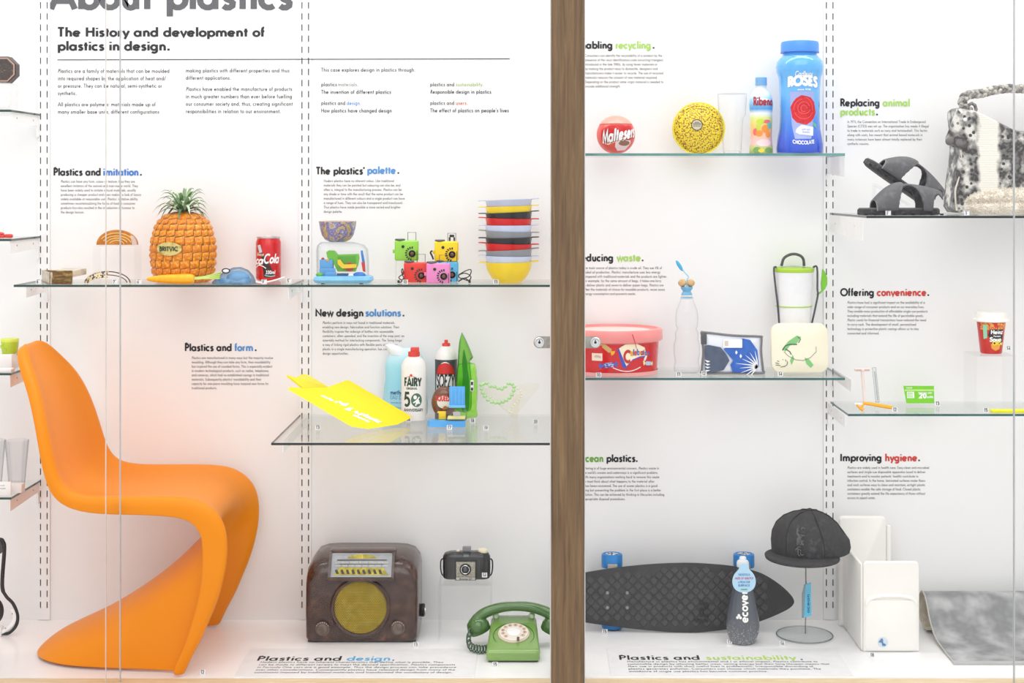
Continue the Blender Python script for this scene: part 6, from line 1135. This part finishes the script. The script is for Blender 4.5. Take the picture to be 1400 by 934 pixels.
for i in range(10):
    a = radians(-35+i*29); P('finger_hole', ondial(lathe([(3.1, 4.42), (3.1, 4.7), (2.5, 4.7), (2.5, 4.5), (.01, 4.5)], 16).move(15.4*cos(a), 15.4*sin(a), 0)), M('hole_beige', (206, 180, 156), .4), dialp)
    P('dial_digit', ondial(warp(text('1234567890'[i], 15.4*cos(a)-1.1, 15.4*sin(a)-1.5, 4, w=.12), lambda u, v: (u, v, 4.62), False)), M('digit_brown', (110, 74, 56), .6), dialp, smooth=False)
P('dial_centre', ondial(lathe([(10.2, 3.4), (10.2, 4.6), (9, 5.2), (.01, 5.2)], 32)), M('dial_white', (242, 240, 238), .3), r); P('finger_stop', ondial(box(-1.5, 2, -22, -14, 4, 6, .8).move(6, 0, 0)), M('stop_brown', (110, 100, 70), .3, metal=.6), r)
for s in (-1, 1): P('cradle_horn', sphere(s*25.6, 78, 40.5, 4.6, 6, 5.0, 16, 10), M('cradle_pale', (196, 214, 180), .2, coat=.6), r)
hs = smoothpts([(-57, 70, 28), (-51, 72, 38), (-40, 73, 46.5), (-20, 74, 53), (0, 74, 55), (22, 74, 54), (44, 73, 48), (56, 72, 40), (63, 70, 28)], 4)
P('handset', tube(hs, [8.4 if abs(p[0]) > 50 else 6.4+abs(p[0])*.03 for p in hs], 16).scale(1, 1.15, 1).move(0, -11, 0), tdk, r)
for s in (-1, 1): P('handset_cup', lathe([(14.6, -5), (16, -3), (16.2, 5), (14, 12), (8, 17), (.01, 18)], 28).rot('Y', s*22).move(s*(49 if s < 0 else 54), 71, 24), tdk, r, label='bell-shaped handset cup')
cl2 = []
ctr = smoothpts([(-58, 64, 28), (-63, 52, 18), (-60, 40, 9), (-50, 34, 7), (-40, 36, 6), (-30, 50, 6)], 10)
for i, p in enumerate(ctr):
    for kx in range(4): a = (i*4+kx)*.40; cl2.append((p[0]+4.6*cos(a)*.55, p[1]+4.6*cos(a)*.6, max(1.2, p[2]+5.2*sin(a))))
P('coiled_cord', tube(cl2, .95, 6), M('cord_green', (58, 90, 66), .3, coat=.4), r)
# ---- skateboard on edge
sbm = M('board_black', (62, 62, 64), .5, mix=[(54, 54, 56)], scale=14); grp = M('board_grip', (74, 74, 76), .5, mix=[(64, 64, 66)], scale=60)
r = T('skateboard', 'black plastic cruiser skateboard with blue wheels standing on its edge behind the post', 'skateboard', 920, .0035, 4.36, rx=-3)
bo2 = [(762, 806), (768, 796), (780, 789), (799, 783.7), (824.5, 779.5), (850, 776), (879, 773), (910, 771), (942.5, 770.4), (975, 772), (1005.7, 775.3), (1037, 782.7), (1058, 793), (1075, 806), (1082.5, 817.4), (1077, 828), (1058, 840.6), (1037, 850), (1015, 856), (993, 860.4), (953, 864.4), (925, 864.2), (900, 862.7), (848, 857.5), (799, 850.7), (780, 846), (768, 838), (762, 826)]
q = [(x, z+.2) for x, z in L(r, bo2)]; zoff = min(z for x, z in q); q = [(x, z-zoff+.3) for x, z in q]; sm2 = [(p[0], p[2]) for p in smoothpts([(x, 0, z) for x, z in q], 4, True)]
cz = sum(z for x, z in sm2)/len(sm2)
bend = lambda x: -max(0, x-110)**2*.007-max(0, -x-135)**2*.02
def span_(x):
    zs = []
    for i in range(len(sm2)):
        (xa, za), (xb, zb) = sm2[i-1], sm2[i]
        if (xa-x)*(xb-x) <= 0 and xa != xb: zs.append(za+(zb-za)*(x-xa)/(xb-xa))
    return (min(zs), max(zs)) if zs else (cz, cz)
xmn, xmx = min(p[0] for p in sm2)+.05, max(p[0] for p in sm2)-.05; xs_l = [xmn+(xmx-xmn)*(.5-.5*cos(pi*i/70)) for i in range(71)]; secs = []
for x in xs_l:
    lo_, hi_ = span_(x); nz_ = 10; fr2 = [(x, bend(x)-2.2-(.0 if 0 < j < nz_ else -1), lo_+(hi_-lo_)*j/nz_) for j in range(nz_+1)]; secs.append(fr2+[(x, bend(x)+2.6, hi_-.4*min(1, hi_-lo_)), (x, bend(x)+2.6, lo_+.4*min(1, hi_-lo_))])
P('deck', loft(secs), sbm, r, ang=50)
def inside(x, z):
    c = False; n = len(sm2)
    for i in range(n):
        x1, z1__ = sm2[i]; x2, z2__ = sm2[i-1]
        if (z1__ > z) != (z2__ > z) and x < (x2-x1)*(z-z1__)/(z2__-z1__)+x1: c = not c
    return c
gg = G()
for j in range(-8, 9):
    for i in range(-14, 16):
        x = i*14.4+(7.2 if j % 2 else 0)+10; z_ = cz+j*7.1; a, b = 6.1, 6.0
        if x < 128 and all(inside(x+dx*9, z_+dz*8.4) for dx, dz in ((1, 0), (-1, 0), (0, 1), (0, -1))):
            y0 = bend(x)-2.1; o_ = [(x-a, z_), (x-a*.6, z_-b*.55), (x, z_-b), (x+a*.6, z_-b*.55), (x+a, z_), (x+a*.55, z_+b*.65), (x, z_+b), (x-a*.55, z_+b*.65)]
            gg.join(loft([[(u, y0, v_) for u, v_ in o_], [(x+(u-x)*.78, y0-1.0, z_+(v_-z_)*.78) for u, v_ in o_]], True, False, True))
P('grip_pattern', gg, grp, r, kind='stuff', ang=20)
P('moulded_word', warp(text('fru', 0, 0, 22, w=.14, xs=1.2), lambda u, v: (lx(r, 968)-v*1.1, -4.2, cz-36+u), False), M('moulded_dark', (36, 36, 38), .5), r, smooth=False, label='raised word moulded into the deck')
wb = M('wheel_blue', (44, 132, 206), .35, mix=[(38, 124, 198)], scale=20)
for wx in (838, 1020.5):
    tr = P('truck', box(lx(r, wx)-7, lx(r, wx)+7, 3, 14, 16, 92, 2), steel, r)
    for top_ in (1, -1):
        w0 = lz(r, 779 if top_ > 0 else 853)-zoff
        g = lathe([(10, 0), (14.2, 1.4), (14.6, 4), (14.6, 16), (14.2, 19), (12.6, 20), (11, 19.4), (10.4, 18.6), (.01, 18.4)], 36); 
        if top_ < 0: g = g.scale(1, 1, -1); g.f = [tuple(reversed(f_)) for f_ in g.f]
        wo = P('wheel', g.move(lx(r, wx), 20, (w0-2) if top_ > 0 else 21.4), wb, r)
        P('wheel_core', lathe([(8.8, 0), (8.8, 1.2), (4, 1.6), (3, .4), (.01, .4)], 24).move(lx(r, wx), 20, (w0+16.4) if top_ > 0 else .4), M('core_white', (230, 232, 234), .3, mix=[(30, 30, 32)], scale=130, sharp=(.47, .53)), wo)
for bx2, bz2 in ((830.5, 810), (857.5, 810), (830.5, 830), (857.5, 830)): P('mounting_bolt', lathe([(2.2, 0), (2.2, .8), (.01, 1)], 10).rot('X', 90).move(lx(r, bx2), -2.6, lz(r, bz2)-zoff), M('bolt_pale', (150, 150, 150), .3, metal=.6), r)
# ---- dark bottle
r = T('detergent_bottle', 'dark grey teardrop bottle with white sideways lettering and pale blue neck tag, before the skateboard', 'bottle', 1015.5, .0035, 4.262)
ep = [(13.5, 0), (18, 4), (21.6, 14), (22.8, 24), (21.6, 38), (18.6, 54), (15, 72), (11.5, 88), (8.4, 98), (7.4, 103), (7.4, 106)]; fe = lambda e: onlathe(ep, e, sy=.8)
P('bottle_body', lathe(ep, 40, sy=.8), MG('bottle_slate', [(0, (112, 114, 120)), (22, (96, 100, 108)), (40, (84, 90, 100)), (80, (74, 80, 90)), (106, (96, 100, 108))], .2, coat=.4), r)
gd = G(); rnd = random.Random(5)
for i in range(420):
    u = rnd.uniform(-34, 34); v = 34*rnd.random()**1.6+1; s_ = rnd.uniform(.35, .8)*(1.1-v/50); gd.join(warp(disc2(u, v, s_, s_, 6, 1), fe(.35), False))
P('bubble_specks', gd, M('speck_grey', (178, 180, 184), .4), r, kind='stuff', smooth=False)
P('name', warp(fit('ecover', 0, 0, 42, 15, w=.15), lambda u, v: fe(.6)(4.6-v, 33+u)), paper, r, smooth=False)
P('petal_mark', warp(disc2(-7.5, 42, 1.9, 1.9, 12, 2).join(disc2(-9.6, 39, 1.9, 1.9, 12, 2)).join(disc2(-5.4, 39, 1.9, 1.9, 12, 2)), fe(.6)), paper, r, kind='stuff')
P('cap', lathe([(8, 104), (8.4, 105), (8.4, 110), (7, 112.6), (5, 113.4), (4.6, 117), (3.6, 118), (.01, 118)], 24, sy=.8), M('cap_pale', (222, 226, 230), .3), r)
tagp = smoothpts([(x, 0, z) for x, z in [(-5.4, 110), (5.4, 110), (7, 104), (13, 97), (16, 88), (14, 79), (8, 73.6), (0, 72), (-8, 73.6), (-14, 79), (-16, 88), (-13, 97), (-7, 104)]], 3, True)
P('neck_tag', loft([[(x, y+(-12.4), z) for x, _, z in tagp] for y in (0, .8)]), M('neck_tag_blue', (178, 216, 240), .45), r); ftg = onflat(-12.7)
P('tag_words_blue', warp(fit('THIS BOTTLE IS', -8, 95, 16, 3.8, w=.14).join(fit('& FROM OUR', -8, 85, 16, 3.8, w=.14).join(fit('SURFACE', -8, 80.4, 16, 3.8, w=.14))), ftg), M('tag_blue_ink', (70, 130, 190), .5), r, smooth=False)
P('tag_words_pink', warp(fit('MADE OF 100% PCR', -12.6, 90, 25, 3.8, w=.15), ftg), M('tag_pink_ink', (196, 90, 150), .5), r, smooth=False); P('tag_words_green', warp(fit('ocean', -4.4, 75.4, 9, 3.8, w=.15), ftg), M('tag_green_ink', (90, 160, 110), .5), r, smooth=False)
# ---- cap on its stand
r = T('cap_stand', 'clear round-based display stand with a thin steel rod carrying the black cap', 'display stand', 1100, .0035, 4.33)
P('base_disc', lathe([(37, 0), (38, .6), (38, 2.4), (37, 3), (.01, 3)], 56), CLEAR('disc_clear', (254, 255, 255), (236, 240, 240), refl=.6, power=2), r); P('disc_edge', tube([(38*cos(a*pi/28), 38*sin(a*pi/28), 1.5) for a in range(56)], .9, 6, closed=True), CLEAR('edge_clear', (226, 228, 226), (190, 194, 192), refl=.9, power=1), r)
P('rod_collar', lathe([(3.6, 3), (3.6, 8), (2.4, 10), (.01, 10)], 16), clear2, r); P('rod', tube([(1, 0, 3), (2, 0, 50), (1.4, 0, 120)], .85, 8), CLEAR('rod_clear', (214, 216, 218), (130, 134, 138), refl=.9, power=1), r)
P('support_dome', sphere(3, 0, 112, 24, 22, 18, 20, 12), clear, r)
capf = M('cap_felt', (70, 70, 72), .85, mix=[(54, 54, 56), (86, 86, 88)], scale=70, sharp=(.25, .8), bump=.5, bscale=300)
r = T('baseball_cap', 'dark charcoal felt baseball cap with flat brim on the clear stand', 'cap', 1105, Z(772, 4.30), 4.30)
cc = lx(r, 1107); rings = []
for t, hw_, xo, zt2 in ((0, 50, 0, 16), (.12, 51.4, 0, 22), (.3, 51, -1, 33), (.5, 48, -2.6, 45), (.68, 41, -4, 57), (.82, 31, -4, 66), (.92, 19, -2.5, 71.6), (.98, 8, -.5, 74), (1, 1, 0, 74.6)):
    ring = []
    for k_ in range(48):
        a = 2*pi*k_/48; sm_ = 1+.012*abs(cos(3*a)); ring.append((cc+xo+hw_*cos(a)*sm_*(1.0), hw_*.86*sin(a)*sm_, zt2+(1-t)*(-6*cos(a-pi)*.4)))
    rings.append(ring)
# the back (right) of the crown drops lower than the front
for ring in rings[:3]:
    for i, (x, y, z) in enumerate(ring): ring[i] = (x+3.5*max(0, (x-cc-20)/30), y, z)
P('crown', loft(rings, True, False, True), capf, r, ang=70)
for k_ in range(6):
    a = pi/6+k_*pi/3+.25; P('panel_seam', tube([(cc+xo+hw_*1.012*cos(a), hw_*.875*sin(a), zt2+.4+(1-t)*(-6*cos(a-pi)*.4)) for t, hw_, xo, zt2 in ((0, 50, 0, 16), (.3, 51, -1, 33), (.5, 48, -2.6, 45), (.68, 41, -4, 57), (.82, 31, -4, 66), (.92, 19, -2.5, 71.8), (1, 1, 0, 74.8))], .7, 6), M('seam_dark', (44, 44, 46), .8), r)
P('top_button', sphere(cc, 0, 75, 4, 4, 2, 14, 8), capf, r)
bv = []; bf = []; nb = 28
for j in range(7):
    for i in range(nb+1):
        a = radians(158+158*i/nb); q_ = j/6; am = sin(pi*i/nb)**.6; ext = 1+q_*.42*am; bv.append((cc-1+48*cos(a)*ext, 42*sin(a)*(1+q_*.62*am), 17-q_*3.2*am-.8*q_))
bf = [(j*(nb+1)+i, (j+1)*(nb+1)+i, (j+1)*(nb+1)+i+1, j*(nb+1)+i+1) for j in range(6) for i in range(nb)]
bo_ = P('brim', G().add(bv, bf), capf, r); solid(bo_, 3*_k[r.name], 0)
gpt = G(); rnd = random.Random(9)
for i in range(26):
    zc_ = 22+rnd.random()*34; xc = -27+rnd.uniform(-4, 4)*(1.4 if zc_ < 34 else .8)+2; a = rnd.uniform(0, pi); pts_ = [(xc+3*cos(a+k2*.9)*.9, zc_+3*sin(a+k2*.9)) for k2 in range(4)]
    gpt.join(tube([(x+8, -44.6+abs(x+8-cc*0)*.06+(z-22)*.17, z) for x, z in pts_], .7, 5))
P('embroidered_patch', gpt, M('embroidery', (98, 98, 100), .7), r, kind='stuff', label='raised embroidered emblem')
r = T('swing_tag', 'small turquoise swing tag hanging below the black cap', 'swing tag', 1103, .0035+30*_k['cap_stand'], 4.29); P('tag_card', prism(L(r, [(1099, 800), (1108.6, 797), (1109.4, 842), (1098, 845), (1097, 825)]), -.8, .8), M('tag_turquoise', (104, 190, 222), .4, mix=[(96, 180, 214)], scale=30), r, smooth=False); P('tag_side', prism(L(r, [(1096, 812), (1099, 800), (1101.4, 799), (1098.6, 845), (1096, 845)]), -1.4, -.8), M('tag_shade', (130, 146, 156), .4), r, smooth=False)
P('tag_print', warp(fit('ocean', 0, 0, 26, 7, w=.14), lambda u, v: (3.4-v*.8, -1.2, lz(r, 838)+u), False), M('tag_teal_ink', (40, 110, 150), .5), r, smooth=False)
P('tag_string', tube([(0, 0, lz(r, 799)), (-1, 2, lz(r, 790)), (-1, 5, lz(r, 778))], .4, 5), M('string_grey', (120, 120, 122), .6), r)
# ---- white moulded chair
wm = M('moulded_white', (240, 238, 234), .3, mix=[(237, 235, 231)], scale=8)
r = T('moulded_seat', 'white one-piece moulded toddler seat with tall back and small blue round sticker', 'seat', 1218.5, .0035, 4.18)
def panel(x0, x1, y0, y1, z0, z1, rd):
    n = 6; pts = [(x0, z0), (x1, z0)]+[(x1-rd+rd*cos(pi/2*i/n), z1-rd+rd*sin(pi/2*i/n)) for i in range(n+1)]+[(x0+rd-rd*sin(pi/2*i/n), z1-rd+rd*cos(pi/2*i/n)) for i in range(n+1)]
    c = ((x0+x1)/2, (z0+z1)/2); return loft([[(c[0]+(x-c[0])*s, y, max(z0, c[1]+(z-c[1])*s)) for x, z in pts] for s, y in ((.975, y0), (1, y0+1.6), (1, y1-1.6), (.975, y1))])
P('front_panel', panel(-38.5, 38.5, 0, 7, 0, 123, 6), wm, r); 
ledge = [(-34, 64), (-33, 68), (-27, 73.4), (-14, 76), (0, 76.6), (14, 76), (27, 73.4), (33, 68), (34, 64)]; P('step_ledge', tube([(x, -.6, z) for x, z in smoothpts([(a, b, 0) for a, b in ledge], 4) and [(p[0], p[1]) for p in smoothpts([(a, b, 0) for a, b in ledge], 4)]], 2.8, 8), wm, r)
P('lower_bulge', loft([[(x*s, y, 32+(z-32)*s) for x, z in rrect(0, 36, 36.6, 35, 8)] for s, y in ((1, 2), (.985, -1.2), (.93, -2.4))]), wm, r)
P('seat_box', box(-39, 36, 5, 120, 0, 60, 5), wm, r); P('left_side', box(-41, -36, 4, 128, 0, 118, 3).join(G()), wm, r)
P('back_panel', panel(-46, 22, 118, 127, 0, 158, 6), wm, r); P('back_knob', box(22, 29, 116, 126, 0, 146, 3.4), wm, r)
P('sticker', lathe([(7, 0), (7, .5), (.01, .5)], 28).rot('X', 90).move(-12, -2.6, 13.5), M('sticker_pale', (208, 220, 232), .4), r, label='round blue and white sticker'); P('sticker_print', warp(poly2([(-18.4, 14), (-14, 19.4), (-12, 18), (-11.6, 12), (-8, 11), (-9, 8.6), (-13, 9), (-14, 13)], 2), onflat(-3.4)), M('sticker_blue', (92, 134, 176), .4), r)
# ---- grey vinyl sheet
vg = M('vinyl_grey', (158, 159, 160), .5, mix=[(128, 129, 131), (172, 173, 174), (206, 206, 207)], scale=9, sharp=(.3, .75), bump=.25, bscale=40)
pf = smoothpts([(4.075, .001, 0), (4.10, .002, 0), (4.16, .004, 0), (4.235, .010, 0), (4.285, .024, 0), (4.325, .052, 0), (4.355, .086, 0), (4.38, .105, 0), (4.41, .108, 0), (4.435, .09, 0), (4.44, .058, 0), (4.425, .022, 0), (4.39, .008, 0), (4.35, .010, 0)], 4)
x0_, x1_ = 1.172, 2.3; r = bpy.data.objects.new('vinyl_floor_sheet', None); COL.objects.link(r); r.location = ((x0_+x1_)/2, 4.25, .0036); props(r, 'grey marbled vinyl flooring sheet curling up at the back wall', 'flooring sheet'); _k[r.name] = 1
def sheet(off, xa, xb, n=12):
    rows_ = []
    for i, (y, z, _) in enumerate(pf):
        t = Vector(pf[min(i+1, len(pf)-1)])-Vector(pf[max(0, i-1)]); nn = Vector((-t.y, t.x, 0)).normalized(); rows_.append([(xa+(xb-xa)*j/n-(x0_+x1_)/2, y+nn.x*off-4.25, max(.0002, z+nn.y*off)) for j in range(n+1)])
    return loft(rows_, closed=False)
P('top_layer', sheet(.0024, x0_, x1_), vg, r); P('backing', sheet(.0, x0_-.002, x1_), M('vinyl_backing', (214, 206, 190), .7, mix=[(196, 188, 172)], scale=60), r)
for o_ in (.0030, .0012): P('cut_edge', tube([(x0_-(x0_+x1_)/2, y-4.25, z+o_+.0005) for y, z, _ in pf[:40]], .0013, 6), M('vinyl_edge', (196, 196, 196), .5), r)
P('front_lip', box(x0_-.004-(x0_+x1_)/2, x1_-(x0_+x1_)/2, 4.066-4.25, 4.082-4.25, 0, .0062, .001, 1), M('lip_grey', (184, 184, 184), .5), r)
for n, px, Y, z_, lab in (('12', 277, 3.995, 0, 'small number tag on the floor beside the orange chair foot'), ('13', 568.5, 4.235, 0, 'small number tag at the right foot of the radio'), ('15', 677, 4.06, 0, 'small number tag in front of the green telephone'), ('15', 827, 4.345, .0035, 'small number tag before the skateboard wheel'), ('17', 997.5, 4.25, .0035, 'small number tag at the foot of the dark bottle'), ('16', 1069.5, 4.235, .0035, 'small number tag before the cap stand'), ('18', 1192.5, 4.13, .0035, 'small number tag at the foot of the white moulded seat')): tag(n, px, z_, Y, lab)
